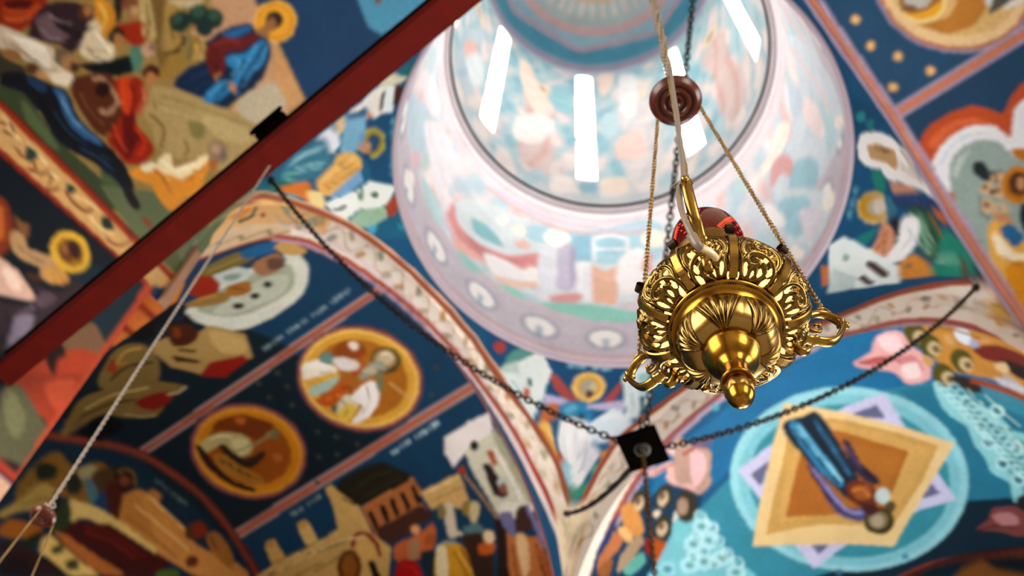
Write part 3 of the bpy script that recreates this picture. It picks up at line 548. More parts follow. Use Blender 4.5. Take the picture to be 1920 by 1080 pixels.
PAINT['A'] = '''
|16303e|2063 1106 -25 -394 56 15 48 7 81 1 37 -3 68 -15 70 -3 67 -9 63 -16 93 -32 28 285 -10 197 -67 17 -68 10 -71 1 -75 -9 -71 6 -37 -2 -41 -6 -43 -10 -48 -16
|a8b8c0|2331 750 -12 -4 0 3 12 4
|a8b8c0|2331 742 -12 -4 0 3 12 4
|a8b8c0|2327 750 -1 -8 -2 -1 0 8
|a8b8c0|2331 737 -12 -4 0 3 12 4
|a8b8c0|2326 737 0 -8 -3 -1 1 8
|a8b8c0|2331 724 -12 -4 0 3 12 4
|a8b8c0|2330 716 -11 -4 0 3 12 4
|a8b8c0|2330 711 -11 -4 0 3 11 4
|a8b8c0|2330 703 -11 -4 0 3 11 4
|a8b8c0|2326 711 0 -8 -3 -1 0 8
|a8b8c0|2330 685 -11 -4 0 3 11 4
|a8b8c0|2330 677 -11 -4 0 3 11 4
|a8b8c0|2330 672 -11 -4 0 3 11 4
|a8b8c0|2330 664 -12 -4 0 4 12 3
|a8b8c0|2326 672 0 -8 -3 -1 0 8
|a8b8c0|2330 659 -12 -3 0 3 12 3
|a8b8c0|2326 659 -1 -7 -2 -1 0 8
|a8b8c0|2330 647 -12 -4 0 3 12 4
|a8b8c0|2330 639 -12 -4 0 3 12 4
|a8b8c0|2329 621 -11 -3 0 3 11 3
|a8b8c0|2325 621 0 -7 -3 -1 0 8
|a8b8c0|2329 609 -11 -4 0 3 11 4
|a8b8c0|2329 601 -11 -4 0 3 11 4
|a8b8c0|2329 596 -11 -3 0 3 11 3
|a8b8c0|2329 588 -11 -3 0 3 11 3
|a8b8c0|2325 596 0 -7 -3 -1 0 7
|a8b8c0|2329 571 -11 -3 0 3 11 3
|a8b8c0|2329 563 -12 -3 1 3 11 3
|a8b8c0|2329 559 -12 -4 0 3 12 4
|a8b8c0|2329 551 -12 -3 0 3 12 3
|a8b8c0|2325 559 -1 -8 -2 0 0 7
|a8b8c0|2329 546 -12 -3 0 3 12 3
|a8b8c0|2324 547 0 -8 -2 -1 0 8
|a8b8c0|2328 534 -11 -3 0 3 12 3
|a8b8c0|2328 526 -11 -3 0 3 11 3
|bcd0dc|2669 692 -11 1 0 3 11 -1
|bcd0dc|2669 684 -11 1 0 3 11 -1
|bcd0dc|2665 694 0 -8 -3 0 1 8
|bcd0dc|2669 679 -11 1 0 3 11 0
|bcd0dc|2664 681 0 -8 -2 0 0 8
|bcd0dc|2668 667 -11 0 1 3 10 0
|bcd0dc|2668 659 -11 0 0 3 11 0
|bcd0dc|2668 654 -11 0 0 3 11 0
|bcd0dc|2668 646 -11 0 0 4 11 -1
|bcd0dc|2664 656 -1 -8 -2 0 0 8
|bcd0dc|2667 629 -11 0 0 3 11 0
|bcd0dc|2667 621 -11 0 0 3 11 0
|bcd0dc|2667 616 -11 0 0 3 11 0
|bcd0dc|2666 608 -10 1 0 3 10 -1
|bcd0dc|2662 618 0 -8 -2 0 0 8
|bcd0dc|2666 603 -11 1 1 3 10 0
|bcd0dc|2662 605 0 -8 -3 0 1 8
|bcd0dc|2666 591 -11 0 0 3 11 0
|bcd0dc|2666 583 -11 1 0 3 11 -1
|bcd0dc|2665 579 -10 0 0 3 10 0
|bcd0dc|2665 571 -11 0 1 3 10 0
|bcd0dc|2661 580 0 -8 -2 1 0 7
|98a4a8|2670 972 -10 0 0 4 10 -1
|98a4a8|2670 964 -10 1 0 3 10 0
|98a4a8|2666 974 0 -8 -2 0 0 8
|98a4a8|2670 960 -10 0 0 4 10 -1
|98a4a8|2666 962 0 -8 -3 1 1 7
|98a4a8|2669 948 -10 1 0 3 10 0
|98a4a8|2669 941 -10 0 0 4 10 -1
|98a4a8|2668 925 -10 0 1 4 10 -1
|98a4a8|2665 927 -1 -8 -2 0 0 8
|98a4a8|2668 913 -10 1 0 3 10 -1
|98a4a8|2668 906 -10 0 0 4 10 -1
|98a4a8|2668 901 -10 1 0 3 10 0
|98a4a8|2667 894 -10 1 0 3 10 0
|98a4a8|2664 903 0 -7 -3 0 0 7
|98a4a8|2667 890 -10 0 0 4 10 -1
|98a4a8|2663 892 0 -7 -2 0 0 7
|7c8884|2446 1187 -3 -12 -3 0 3 12
|7c8884|2453 1186 -3 -11 -3 0 3 11
|7c8884|2444 1182 7 0 -1 -3 -7 0
|7c8884|2457 1186 -3 -11 -3 0 3 11
|7c8884|2455 1182 7 0 -1 -4 -7 1
|7c8884|2469 1185 -3 -11 -3 0 3 11
|7c8884|2476 1185 -4 -12 -3 1 4 11
|7c8884|2491 1183 -3 -11 -3 0 3 11
|7c8884|2488 1179 7 -1 -1 -3 -7 1
|7c8884|2502 1182 -3 -11 -3 0 3 11
|7c8884|2509 1181 -3 -11 -3 0 3 11
|7c8884|2513 1180 -3 -11 -3 0 3 11
|7c8884|2519 1179 -3 -11 -3 0 4 11
|7c8884|2510 1176 7 -1 -1 -3 -7 1
|7c8884|2524 1178 -3 -11 -3 1 3 11
|7c8884|2521 1174 7 -1 -1 -3 -7 1
|bba4a4|2350 455 7 690 22 10 -9 -695
|b0664a|2355 456 7 692 12 5 -8 -694
|bba4a4|2624 430 5 693 22 1 -7 -694
|bc7256|2628 430 6 693 13 1 -8 -694
|565a48|2444 536 3 5 -2 4 -5 1 -4 -3 0 -6 3 -2
|565a48|2434 467 3 4 -2 5 -5 0 -4 -3 0 -5 3 -3
|565a48|2568 502 2 4 -2 5 -4 1 -4 -3 0 -5 3 -3
|565a48|2607 545 3 5 -2 4 -4 2 -4 -3 -1 -5 4 -3
|565a48|2402 447 3 4 -2 5 -5 0 -4 -3 0 -5 3 -3
|565a48|2550 445 2 4 -2 5 -4 1 -4 -3 0 -5 3 -3
|565a48|2489 745 3 5 -2 5 -5 1 -4 -4 0 -6 3 -3
|565a48|2471 805 3 5 -2 5 -5 1 -4 -4 0 -6 3 -3
|565a48|2393 773 3 6 -2 4 -5 0 -4 -4 -1 -5 4 -3
|565a48|2390 822 3 5 -2 5 -5 0 -5 -5 0 -5 4 -3
|565a48|2430 782 3 5 -2 5 -5 0 -4 -4 0 -5 3 -3
|565a48|2548 803 3 5 -2 5 -4 1 -4 -3 -1 -6 3 -3
|565a48|2579 776 2 5 -1 5 -5 1 -4 -3 -1 -5 4 -4
|565a48|2614 746 3 4 -2 5 -4 2 -4 -3 -1 -6 4 -3
|565a48|2594 838 3 4 -2 5 -4 2 -5 -3 0 -6 3 -4
|565a48|2610 798 3 5 -2 5 -5 1 -4 -3 0 -5 3 -4
|565a48|2639 874 2 5 -1 5 -5 2 -4 -3 -1 -5 4 -4
|565a48|2429 829 2 6 -1 4 -5 1 -5 -5 0 -5 4 -3
|565a48|2594 438 2 4 -1 4 -5 2 -4 -3 0 -5 3 -3
|6c3c30|2160 1226 59 -6 29 -9 105 -43 44 -10 136 -19 225 -5 1 -23 -230 5 -167 22 -45 13 -88 33 -55 10 -36 0
|94503c|2154 1218 59 -6 30 -8 106 -42 46 -11 137 -18 226 -5 1 -11 -229 5 -140 18 -48 10 -108 41 -30 8 -61 4
|dadbcf|2142 530 10 -10 18 -4 39 12 12 8 26 24 19 31 5 18 3 38 -2 35 -11 45 -7 11 -18 18 -23 10 -13 3 -45 -4 -33 -11 -11 -9 -3 -9 8 -23 -1 -14 -9 -15 -30 -33 -6 -15 6 -12 74 -54 20 -20 -3 -7
|b2b8a4|2170 550 16 -2 26 14 21 19 6 12 3 15 0 35 -11 47 -15 25 -23 16 -26 6 -23 1 -10 -3 -8 -7 -5 -13 -2 -37 6 -35 32 -76
|c8ccbc|2174 598 14 -18 9 -6 8 -1 8 4 17 21 5 12 1 23 -17 58 -16 26 -9 7 -11 5 -11 1 -7 -5 -4 -13 0 -39 5 -50
|38382a|2200 608 3 5 -2 7 -5 2 -11 -5 -4 -9 3 -3 10 0
|38382a|2207 646 2 8 -3 4 -5 1 -10 -3 -3 -5 4 -8 10 0
|38382a|2204 683 2 10 -4 4 -6 2 -12 -4 -2 -4 5 -9 12 -1
|a63a1c|2060 692 -41 -58 29 -14 59 32 16 19 -15 31
|ccd4cc|2059 625 0 -7 10 -15 8 -5 24 -4 23 2 8 4 10 12 2 7 -2 8 -11 17 -15 7 -36 -11 -17 -9
|98a8a0|2089 626 12 -9 15 -6 9 6 2 9 -7 8 -12 5 -13 -5
|b07c3c|2126 651 10 -17 16 -12 8 2 17 14 4 7 -2 14 -9 11 -12 3 -13 -4 -13 -7
|6c4420|2139 655 30 -8 -3 -3 -30 7
|a88850|2090 725 10 -22 25 -30 15 -7 6 0 13 10 5 8 0 8 -6 10 -24 21 -22 9 -18 -2
|c89c50|2106 712 27 -28 -7 -5 -28 28
|8e7e48|2013 616 0 -11 12 -26 14 -19 16 -14 9 -2 23 5 10 7 5 8 -2 12 -8 15 -24 34 -11 9 -16 0 -11 -4 -11 -6
|b8a060|2042 623 36 -59 -5 -3 -37 58
|2c70a4|2052 555 1 -8 12 -18 7 -7 16 -8 15 -1 6 3 12 11 2 5 -8 12 -26 24 -5 1 -18 -4
|b08464|2116 581 -2 -11 2 -13 10 -20 8 -2 19 3 8 4 13 16 5 18 -7 16 -7 6 -8 2 -22 -5
|7c5c50|2129 557 7 -10 15 -6 16 6 11 11 -4 13 -11 8 -19 -9
|ccaa6c|2109 523 -3 -11 3 -6 6 -4 57 -3 9 7 0 10 -23 13 -20 2
|14202c|2076 784 -6 -11 -4 -13 0 -12 3 -7 22 2 43 13 15 9 20 24 1 6 -16 8 -13 2 -25 -2 -29 -11
|243850|2086 757 13 -2 18 1 13 6 6 8 -7 9 -13 4 -18 -12
|b89c66|2137 856 14 -33 40 -25 2 -35 76 -19 58 38 -3 13 -42 50 11 41 -66 18 -67 -23
|ccb07a|2206 776 8 -7 19 -6 38 -7 12 3 11 6 9 9 3 7 -4 10 -8 10 -12 9 -12 3 -17 -5 -21 -10 -18 -13
|5c3018|2120 801 1 -8 7 -7 20 -8 12 1 27 9 10 7 8 18 -1 18 -3 7 -14 9 -10 -1 -31 -20
|8c4c20|2136 803 1 -8 7 -2 27 22 -1 8 -8 2
|9e2a18|2290 892 -13 -43 33 -58 16 3 3 70
|4c341c|2200 875 53 -17 13 4 -42 23
|5a4020|2195 850 33 -13 6 6 -33 14
|8e7848|2155 1022 -21 -18 -20 -31 -30 -59 -5 -18 1 -14 5 -9 8 -7 25 -2 30 8 47 28 26 27 13 16 9 17 0 16 -13 18 -23 18 -28 11
|c8a85c|2137 959 -22 -41 -7 -18 6 -9 20 -10 -7 -6 -20 9 -6 11 7 21 23 42
|3c2c18|2159 995 -6 -36 1 -18 11 -12 24 -17 -4 -5 -25 17 -11 13 -2 18 3 22 3 15
|c48c34|2119 952 26 -21 -6 -5 -25 20
|a04c24|2119 962 -16 -25 -5 -18 27 22 25 26 -2 4 -8 0
|0e1c20|2054 831 10 -29 9 -30 49 68 -27 19
|8e7646|2207 1199 -44 -91 -11 -28 -2 -17 2 -10 30 -52 24 -31 17 -10 62 -27 7 -1 6 4 -5 13 -5 22 23 52 2 16 -6 14 -25 22 -12 8 -12 5 -22 3 -8 6 -5 13 -6 81 -3 10
|c4ac70|2188 1100 6 -43 8 -22 41 -54 -6 -5 -42 53 -7 24 -7 42
|4c3c20|2199 1123 18 -61 31 -34 -4 -5 -21 20 -11 15 -19 61
|8e2816|2254 1035 -3 -7 0 -11 10 -30 15 -18 7 -4 12 6 8 16 1 11 -3 24 -4 9 -9 5 -13 3
|cfc0a0|2285 977 12 -18 0 -26 -5 -2 1 25 -12 17
|b8a880|2263 1076 33 -15 17 -22 -4 -3 -16 22 -33 14
|5c4a28|2206 1164 -4 -58 -5 -2 5 57
|0e1a1e|2227 1180 1 -72 40 -16 21 14 -2 72
@medallion|round portrait of a white robed figure among four figures|2595 565 19 32 5 18 2 41 -4 21 -15 40 -12 18 -30 29 -18 11 -19 6 -20 3 -20 0 -20 -5 -19 -8 -18 -12 -30 -31 -20 -37 -7 -40 6 -39 7 -17 24 -31 15 -12 35 -18 39 -8 19 -1 37 8 16 8
|78505c|2595 565 19 32 5 18 2 41 -4 21 -15 40 -12 18 -30 29 -18 11 -19 6 -20 3 -20 0 -20 -5 -19 -8 -18 -12 -30 -31 -20 -37 -7 -40 6 -39 7 -17 24 -31 15 -12 35 -18 39 -8 19 -1 37 8 16 8
|b0745c|2592 568 18 31 5 18 1 39 -3 20 -15 38 -12 18 -29 28 -35 16 -20 3 -19 0 -37 -12 -18 -11 -29 -30 -19 -36 -7 -38 6 -37 8 -17 23 -30 14 -12 34 -18 37 -8 19 0 35 7 16 8
|ecc878|2588 571 17 30 5 17 1 37 -9 38 -9 18 -24 31 -32 22 -17 6 -37 3 -35 -12 -17 -10 -27 -28 -11 -16 -12 -36 0 -36 11 -34 10 -15 26 -25 33 -17 35 -8 18 0 34 7 15 7
|dcae4c|2583 576 16 28 4 16 2 35 -10 35 -8 17 -23 29 -29 21 -17 6 -34 2 -34 -10 -15 -9 -26 -26 -10 -15 -11 -34 0 -34 11 -32 9 -14 25 -24 31 -16 33 -8 17 0 31 6 15 7
|b87c28|2572 587 14 27 4 16 -2 34 -12 33 -21 28 -29 18 -32 7 -32 -7 -15 -8 -25 -24 -15 -30 -4 -33 8 -31 8 -14 23 -24 30 -15 32 -6 15 1 30 9
@medallion|round portrait of a white haired figure holding a pale scroll|2593 878 18 32 4 18 2 40 -4 21 -15 39 -12 18 -29 29 -17 10 -18 6 -19 3 -19 -2 -19 -5 -18 -8 -17 -12 -29 -32 -18 -38 -7 -40 7 -38 7 -17 23 -29 15 -11 33 -17 37 -7 19 0 34 8 16 8
|78505c|2593 878 18 32 4 18 2 40 -4 21 -15 39 -12 18 -29 29 -17 10 -18 6 -19 3 -19 -2 -19 -5 -18 -8 -17 -12 -29 -32 -18 -38 -7 -40 7 -38 7 -17 23 -29 15 -11 33 -17 37 -7 19 0 34 8 16 8
|b0745c|2590 881 17 31 4 17 1 39 -3 20 -15 38 -11 17 -29 27 -34 16 -18 2 -18 -1 -36 -13 -16 -11 -27 -30 -18 -37 -6 -38 6 -36 8 -16 22 -29 14 -11 32 -16 36 -7 17 0 34 8 15 8
|e0a83c|2586 885 16 29 4 17 1 36 -4 19 -14 36 -11 16 -27 26 -32 15 -35 1 -34 -12 -15 -10 -25 -28 -17 -34 -5 -36 6 -35 7 -15 21 -27 13 -11 31 -16 33 -7 17 0 32 8 14 7
|d49424|2581 890 14 27 4 16 1 34 -9 34 -8 17 -22 28 -29 19 -15 6 -33 2 -31 -11 -14 -10 -24 -26 -15 -31 -5 -34 6 -32 6 -14 20 -26 13 -10 29 -15 31 -7 16 0 30 7 13 6
|a8641a|2569 902 13 26 3 15 -2 32 -12 31 -20 27 -27 17 -30 6 -30 -7 -13 -8 -22 -23 -14 -30 -3 -31 8 -30 8 -13 22 -21 27 -15 30 -5 14 1 27 10
|a05c1c|2420 661 -11 -28 1 -9 4 -8 22 -20 15 1 11 7 1 17 -9 24 -21 16 -10 3
|efe6d8|2409 732 -3 -12 1 -14 9 -20 5 -5 13 -4 22 -2 4 4 -22 66 -6 1
|e0b848|2444 746 6 -38 10 -27 5 -6 5 12 -17 62 -6 2
|b8ccc0|2456 752 13 -71 7 9 6 17 1 22 -4 28 -8 4 -12 -5
|7c9890|2411 686 -4 -16 4 -8 16 -4 9 8 5 10 -6 8 -14 7
|e4dcd8|2431 667 3 -11 9 -12 21 -13 10 0 6 13 -8 18 -10 10 -21 0
|c86c24|2485 763 0 -38 -4 -38 3 -22 3 -2 4 5 18 29 7 49 -5 8 -13 8 -10 3
|b87838|2477 684 3 -14 11 -13 10 1 9 7 6 12 -1 11 -19 1
|dcd6c0|2518 729 -7 -23 1 -6 9 -12 11 -5 6 2 14 19 3 28 -1 8 -5 7 -14 -2
|f2ece8|2515 673 -2 -34 3 -5 10 -4 13 4 15 12 11 16 10 27 1 18 -3 20 -5 4 -3 -2 -13 -39 -6 -1 -22 7 -6 -9
|e8c860|2537 745 -7 -16 -2 -16 3 -6 10 -7 5 -1 8 10 5 15 -1 18 -3 3 -9 3
|6c5c28|2513 555 8 11 4 14 -6 21 -10 10 -13 3 -19 -6 -11 -19 0 -14 5 -13 17 -12 13 0
|b09c74|2506 562 7 10 1 12 -4 12 -9 8 -11 2 -11 -5 -7 -10 -1 -12 4 -12 9 -8 11 -1
|cfbca0|2501 566 5 7 1 8 -3 8 -6 5 -8 1 -7 -3 -5 -7 -1 -8 3 -8 6 -5 8 -1
|a8a898|2492 649 -9 -28 -1 -9 3 -14 8 -9 5 0 14 5 3 4 -7 27 -3 26 -6 3
|c8c0a8|2487 640 1 -23 12 -17 4 9 1 13 -9 12
|8c8c68|2510 622 -4 -12 5 -6 34 23 4 9 -4 5 -18 -8
|d8b078|2539 610 53 -14 0 -5 -55 14
|5c7068|2527 737 4 8 -1 4 -6 2 -4 -2 -3 -4 -1 -8 3 -2
|eae0d4|2421 616 1 -8 5 -6 9 1 8 5 -1 7 -4 7 -10 -1
|b8502c|2445 615 34 15 3 10 0 20 3 1 0 -21 -4 -12 -26 -13 -10 -3
|8c4c14|2405 962 5 -25 11 -25 7 -8 48 -30 6 0 5 7 8 36 -6 12 -53 33 -18 23 -9 -6
|c8bc88|2426 1030 -3 -20 6 -27 10 -17 21 -20 16 -6 22 5 9 18 -1 19 -7 10 -32 6 -12 8 -2 11 2 22 -2 3 -13 2 -8 -5
|e0d6a8|2457 973 12 -21 11 -5 17 7 4 14 -1 14 -11 5 -19 -3 -11 -7
|4c3a28|2455 1007 -1 -8 6 -7 28 0 13 -3 9 -7 6 -19 -1 -28 12 3 6 14 2 32 -6 12 -12 8 -18 5 -26 2
|a89468|2501 949 -1 -62 -10 -2 1 62
|8a8458|2488 880 5 -4 8 1 11 15 -4 7 -7 2
|b88838|2465 1033 3 -12 12 -10 37 -7 40 -21 14 -2 4 1 0 14 -7 16 -13 12 -25 15 -29 7 -21 -4
|5c4018|2480 1029 18 6 0 -4 -17 -6
|5c4018|2498 1019 17 6 1 -4 -18 -5
|5c4018|2518 1012 18 5 0 -3 -17 -6
|5c4018|2538 1004 15 8 1 -3 -15 -8
|402c28|2426 1046 -1 -6 8 -3 58 11 28 -1 22 -6 34 -28 4 -1 4 6 -18 20 -22 15 -25 9 -25 3 -19 0 -26 -7
|c47c3c|2534 921 5 -8 8 -6 7 6 4 9 -4 7 -7 3 -8 -4
|c47838|2421 927 5 -10 8 -7 7 6 4 10 -4 5 -8 3 -7 -2
|34301f|2678 853 -12 -6 -6 -7 -3 -12 0 -46 7 -46 5 -12 7 -7 46 -35 7 1 2 32 -7 99 -4 9 -12 12 -18 14
|b87c4c|2728 821 -2 -140 34 -3 14 12 41 -11 9 103 -28 34 -43 6
|5a3a30|2781 813 4 -121 32 -16 8 111 -19 24
|1c1410|2742 811 2 -10 35 1 3 11
|1c1410|2743 781 2 -11 35 1 3 12
|1c1410|2743 754 1 -11 35 2 3 11
|1c1410|2743 725 1 -10 35 1 3 12
|1c1410|2743 697 1 -10 35 1 3 11
|e0a068|2730 821 -1 -139 -3 0 1 140
|d6b678|2655 872 -3 -18 20 -5 51 -26 61 1 46 -30 62 35 -68 148 -69 149 -17 0 0 -88 9 -61 -8 -85 -47 -15
|8c7038|2753 1097 6 -124 15 -91 -3 -1 -16 91 -6 126
|ecd49c|2741 1106 9 -209 -4 1 -9 208
|a08040|2782 1036 4 -79 -3 0 -4 79
|d8b880|2761 683 6 -98 83 6 -43 57 -2 27
|f0dcb0|2770 678 7 -93 -4 0 -7 93
|b08c54|2789 670 9 -87 -3 0 -8 87
|d8b878|2695 1073 -6 -30 49 -5 27 31 -30 9
|e0c488|2691 978 -3 -28 19 -3 33 1 17 25 -24 6
|c8a060|2700 1047 4 10 -1 6 -9 6 -5 -2 -3 -4 0 -12 4 -4
|d0a868|2699 953 5 11 -1 6 -9 6 -5 -1 -4 -5 0 -12 4 -5
|9c3020|2792 876 -18 -17 2 -14 5 -6 28 -12 25 3 2 -9 -27 -3 -23 8 -10 6 -10 20 0 11 6 9 14 12
|e0bc78|2793 873 -6 -14 2 -13 22 -9 7 -1 10 7 6 10 -1 7 -7 17 -5 4 -15 -1
|1c1410|2832 857 2 -13 37 -4 31 2 -10 20
|7c4c18|2835 876 15 11 7 15 -2 16 -11 13 -17 5 -18 -4 -15 -12 -7 -16 2 -16 11 -12 17 -4
|a8702c|2830 887 10 7 6 10 -1 10 -7 7 -12 3 -12 -3 -10 -8 -6 -10 1 -10 7 -7 11 -2
|ece6e4|2692 576 -2 -65 5 -46 27 8 23 18 -7 59 15 41 -34 2
|d8d6c4|2736 553 -5 -74 6 -10 64 1 65 -3 33 -3 -5 40 -12 39 -100 14
|b8b8a0|2722 473 15 -4 98 -4 67 -8 -7 14 -74 9 -73 5
|1c2420|2741 518 5 9 -1 6 -9 5 -5 -2 -4 -4 0 -10 3 -4
|3c2c2c|2778 533 2 -17 75 -11 1 14 -15 15
|b85c30|2759 509 3 -12 30 3 -3 12
|b8502c|2759 585 1 -17 15 3 -3 13
|c4d0cc|2821 519 -4 -8 1 -10 9 -5 9 0 6 8 1 9 -11 5
|9c6c58|2844 503 8 8 -1 5 -9 5 -6 -1 -5 -4 -1 -10 3 -3
|c49c68|2776 579 113 -31 -1 -5 -112 31
|e8e8dc|2863 535 2 -17 22 -41 12 -13 10 2 5 12 -1 10 -8 26 -6 10 -20 11
|f4f0ec|2761 494 121 -9 0 -5 -121 9
|d8ccb8|2812 646 -4 -6 0 -7 10 -7 48 13 10 -8 4 -5 -1 19 -3 11 -6 7 -30 -5
|988a5c|2802 659 0 -9 7 -6 11 1 10 5 2 9 -3 8 -14 -2
|a08c54|2845 587 6 5 3 7 -1 7 -5 5 -8 3 -7 -2 -7 -5 -2 -7 1 -7 5 -5 7 -2
|d8c8a0|2830 586 4 -10 11 -5 16 9 12 12 -3 9 -10 3 -17 -7
|c87848|2831 785 -2 -13 5 -51 -6 -34 1 -5 19 2 22 11 10 16 3 21 -13 47 -6 11 -9 5 -9 0 -9 -3
|b89070|2839 751 -2 -15 7 -11 17 7 16 12 3 13 -5 9 -19 -4
|e0a878|2829 714 6 10 -2 6 -9 8 -6 -1 -4 -4 0 -12 4 -5
|b06838|2864 690 5 4 2 7 -2 7 -11 10 -7 -1 -5 -4 0 -14 5 -7 7 -3
|b01c14|2864 790 -1 -10 4 -12 15 -18 16 -6 39 1 9 3 4 6 -3 15 -16 39 -11 11 -15 0 -17 -7 -15 -12
|283c4c|2873 737 -3 -7 2 -12 4 -11 7 -7 25 3 23 9 2 6 -2 7 -11 11 -25 5
|7c8c98|2872 691 0 -17 5 -17 8 -9 4 -1 3 2 -1 21 -5 22 -8 5
|d8a838|2878 694 -4 -13 4 -15 17 -24 11 -6 42 -8 39 -11 18 -3 9 5 -2 19 -11 30 -16 31 -18 19 -22 4 -27 -5 -25 -12
|e8dcb8|2883 700 -7 -7 0 -9 4 -6 7 -4 34 7 35 12 15 14 1 7 -5 4 -42 -5
|a87820|2902 644 -1 -2 7 -3 23 -7 59 -10 4 2 1 4 -13 10 -43 6
|6c8c94|2868 626 2 -25 7 -14 18 -8 17 1 11 5 -3 5 -40 32
|4c3428|2884 633 -1 -8 7 -23 11 -16 13 -8 35 2 77 15 6 7 -2 9 -8 9 -11 7 -39 5 -41 0 -40 4
|cc7430|2917 605 -1 -15 4 -15 14 -7 5 1 5 6 2 9 -7 19 -8 6 -11 -1
|f0d8b8|2918 564 6 4 2 6 -1 7 -12 9 -8 -1 -5 -4 -3 -6 2 -7 5 -6
|3c2824|2885 553 -2 -4 9 -9 35 -4 83 6 39 7 5 9 -3 12 -9 11 -12 7 -19 -1 -70 -22
|c88850|2927 539 -8 -5 2 -5 11 -10 22 -27 6 -16 11 -4 99 -10 22 4 4 15 -9 25 -17 25 -21 18 -29 6 -37 -2
|e8c8a0|2939 521 -5 -5 2 -7 5 -6 9 -4 32 3 33 7 12 10 0 5 -6 3 -42 1
|8c4c24|2972 485 -2 -2 21 -6 98 -20 6 3 0 6 -6 8 -12 6 -56 6
|5c3c34|2894 504 -7 -11 3 -12 26 -7 9 0 10 5 5 9 1 6 -5 16 -5 4 -19 -1
|8a84b0|2882 543 -3 -5 2 -10 9 -16 18 0 18 5 10 5 2 3 -3 4 -26 10
|8c84b4|2891 482 97 -9 1 -8 -97 9
|34281c|2939 463 56 -4 67 -9 2 -9 -68 9 -55 3
|c89454|2440 1232 61 -3 70 -11 39 1 57 -38 28 -29 28 -13 20 12 -73 114 -81 46 -74 -34
|8c3818|2569 1205 -1 -18 6 -16 5 -2 17 1 6 3 4 14 -1 16 -14 15 -10 1 -10 -8
|a87838|2606 1183 0 -16 4 -8 7 -5 12 -3 44 2 18 8 8 10 -3 5 -16 10 -35 10 -27 -4
|5c2c14|2613 1180 32 3 0 -5 -31 -3
|f4e8da|2127 499 40 -11 71 -7 98 -5 403 -34 233 -11 206 1 27 -51 -223 -1 -244 11 -422 33 -215 10 -41 6
|b8604c|2090 503 50 -13 27 -3 166 -10 411 -34 238 -13 216 -3 5 -10 -219 3 -240 13 -415 34 -185 10 -68 14
|c4a8b8|2090 511 64 -15 204 -13 388 -33 239 -14 217 -4 4 -6 -239 4 -221 14 -415 34 -183 10 -67 15
|c4b8a0|2010 438 46 24 19 -2 -2 -22 2 -15 22 6 61 33 11 -11 3 -20 9 -9 22 11 26 20 19 5 15 -34 13 -1 40 33 15 -2 20 -31 13 5 18 19 18 12 13 -9 9 -20 10 -8 14 11 17 18 16 5 21 -33 11 -3 30 32 14 -3 21 -34 12 5 14 18 15 11 13 -10 11 -20 10 -9 13 9 14 18 15 4 22 -35 11 -3 26 31 15 -3 24 -34 11 4 12 18 13 12 14 -10 15 -19 13 -7 10 11 10 19 13 6 16 -14 -2 -3 -14 14 -11 -5 -9 -19 -13 -13 -15 9 -15 19 -11 8 -11 -10 -12 -19 -15 -4 -26 34 -10 2 -26 -30 -15 3 -22 35 -11 -4 -14 -17 -15 -11 -13 10 -11 21 -10 9 -13 -11 -14 -18 -15 -5 -22 34 -11 3 -30 -32 -15 3 -20 33 -12 -5 -16 -18 -17 -12 -13 10 -10 19 -10 9 -15 -11 -18 -20 -17 -6 -21 32 -11 2 -40 -33 -17 2 -15 33 -15 -5 -26 -19 -24 -12 -13 9 -3 21 -8 9 -59 -32 -28 -7 -3 17 3 20 -15 2 -42 -23
|c4b8a0|2103 466 -8 -7 -3 -10 4 -6 8 0 8 6 3 10 -3 7
|a8a890|2185 463 -5 -7 -1 -9 5 -6 8 0 6 6 0 10 -5 6
|c9a878|2263 460 -5 -6 2 -9 6 -6 7 0 4 7 -1 8 -6 6
|c4b8a0|2337 460 -3 -6 2 -8 7 -6 6 0 3 7 -2 8 -6 6
|c9a878|2374 461 -3 -6 2 -9 7 -6 6 1 3 6 -3 9 -6 5
|cc9c84|2419 451 1 3 -2 3 -3 -1 -2 -4 2 -2
|c4b8a0|2445 460 -3 -6 3 -9 6 -6 6 0 3 7 -3 8 -6 6
|cc9c84|2488 448 0 7 -4 -1 -1 -4 2 -2
|a8a890|2514 457 -3 -6 3 -9 6 -6 6 0 3 6 -3 9 -6 6
|cc9c84|2556 444 0 7 -4 -1 -1 -3 1 -3
|c9a878|2580 453 -2 -6 3 -9 7 -6 6 0 2 6 -3 9 -7 6
|cc9c84|2623 440 -1 6 -3 0 -2 -3 2 -3
|c4b8a0|2647 449 -2 -6 3 -9 7 -7 6 0 2 6 -3 9 -7 6
|a8a890|2713 441 -2 -6 4 -9 6 -6 6 -1 2 6 -3 9 -7 7
|f0dfc4|2933 394 7 -15 7 -34 58 31 52 36 63 17 34 6 -37 4 -68 2 -64 -4 -52 -11
|d89448|3178 4041 0 24 -1263 -3459 108 58 39 53 -6 57 9 82 -58 -84 -49 -59 1220 3230
|9c3018|3178 3953 -1305 -3328 70 42 16 18 72 112 9 4 -67 -109 -18 -20 -37 -25 1260 3252
|f0c070|3178 3915 -1284 -3296 98 55 17 18 13 22 16 39 8 31 9 5 -7 -31 -17 -40 -12 -22 -22 -23 -126 -72 1307 3321
|7c4420|1888 617 111 73 27 21 6 14 -6 21 8 6 5 -22 -7 -17 -30 -24 -49 -33 -61 -39
|6c3418|2016 712 7 7 3 5 -2 1 -25 -15 -11 -13 2 -2
|ffffff|2527 673 1 -18 3 -5 18 6 9 7 15 36 3 -1 -8 -25 -7 -12 -10 -8 -21 -6 -5 7 -2 18
|a89c90|2518 654 29 14 16 32 3 -1 -18 -33 -21 -12 -8 -3
|ffffff|2414 722 9 -19 21 -14 -2 -3 -21 14 -10 20
|8c8c78|2444 711 11 -23 -2 -1 -12 23
|7c3c10|2498 701 1 -17 19 8 1 -3 -21 -7 -3 13 0 5
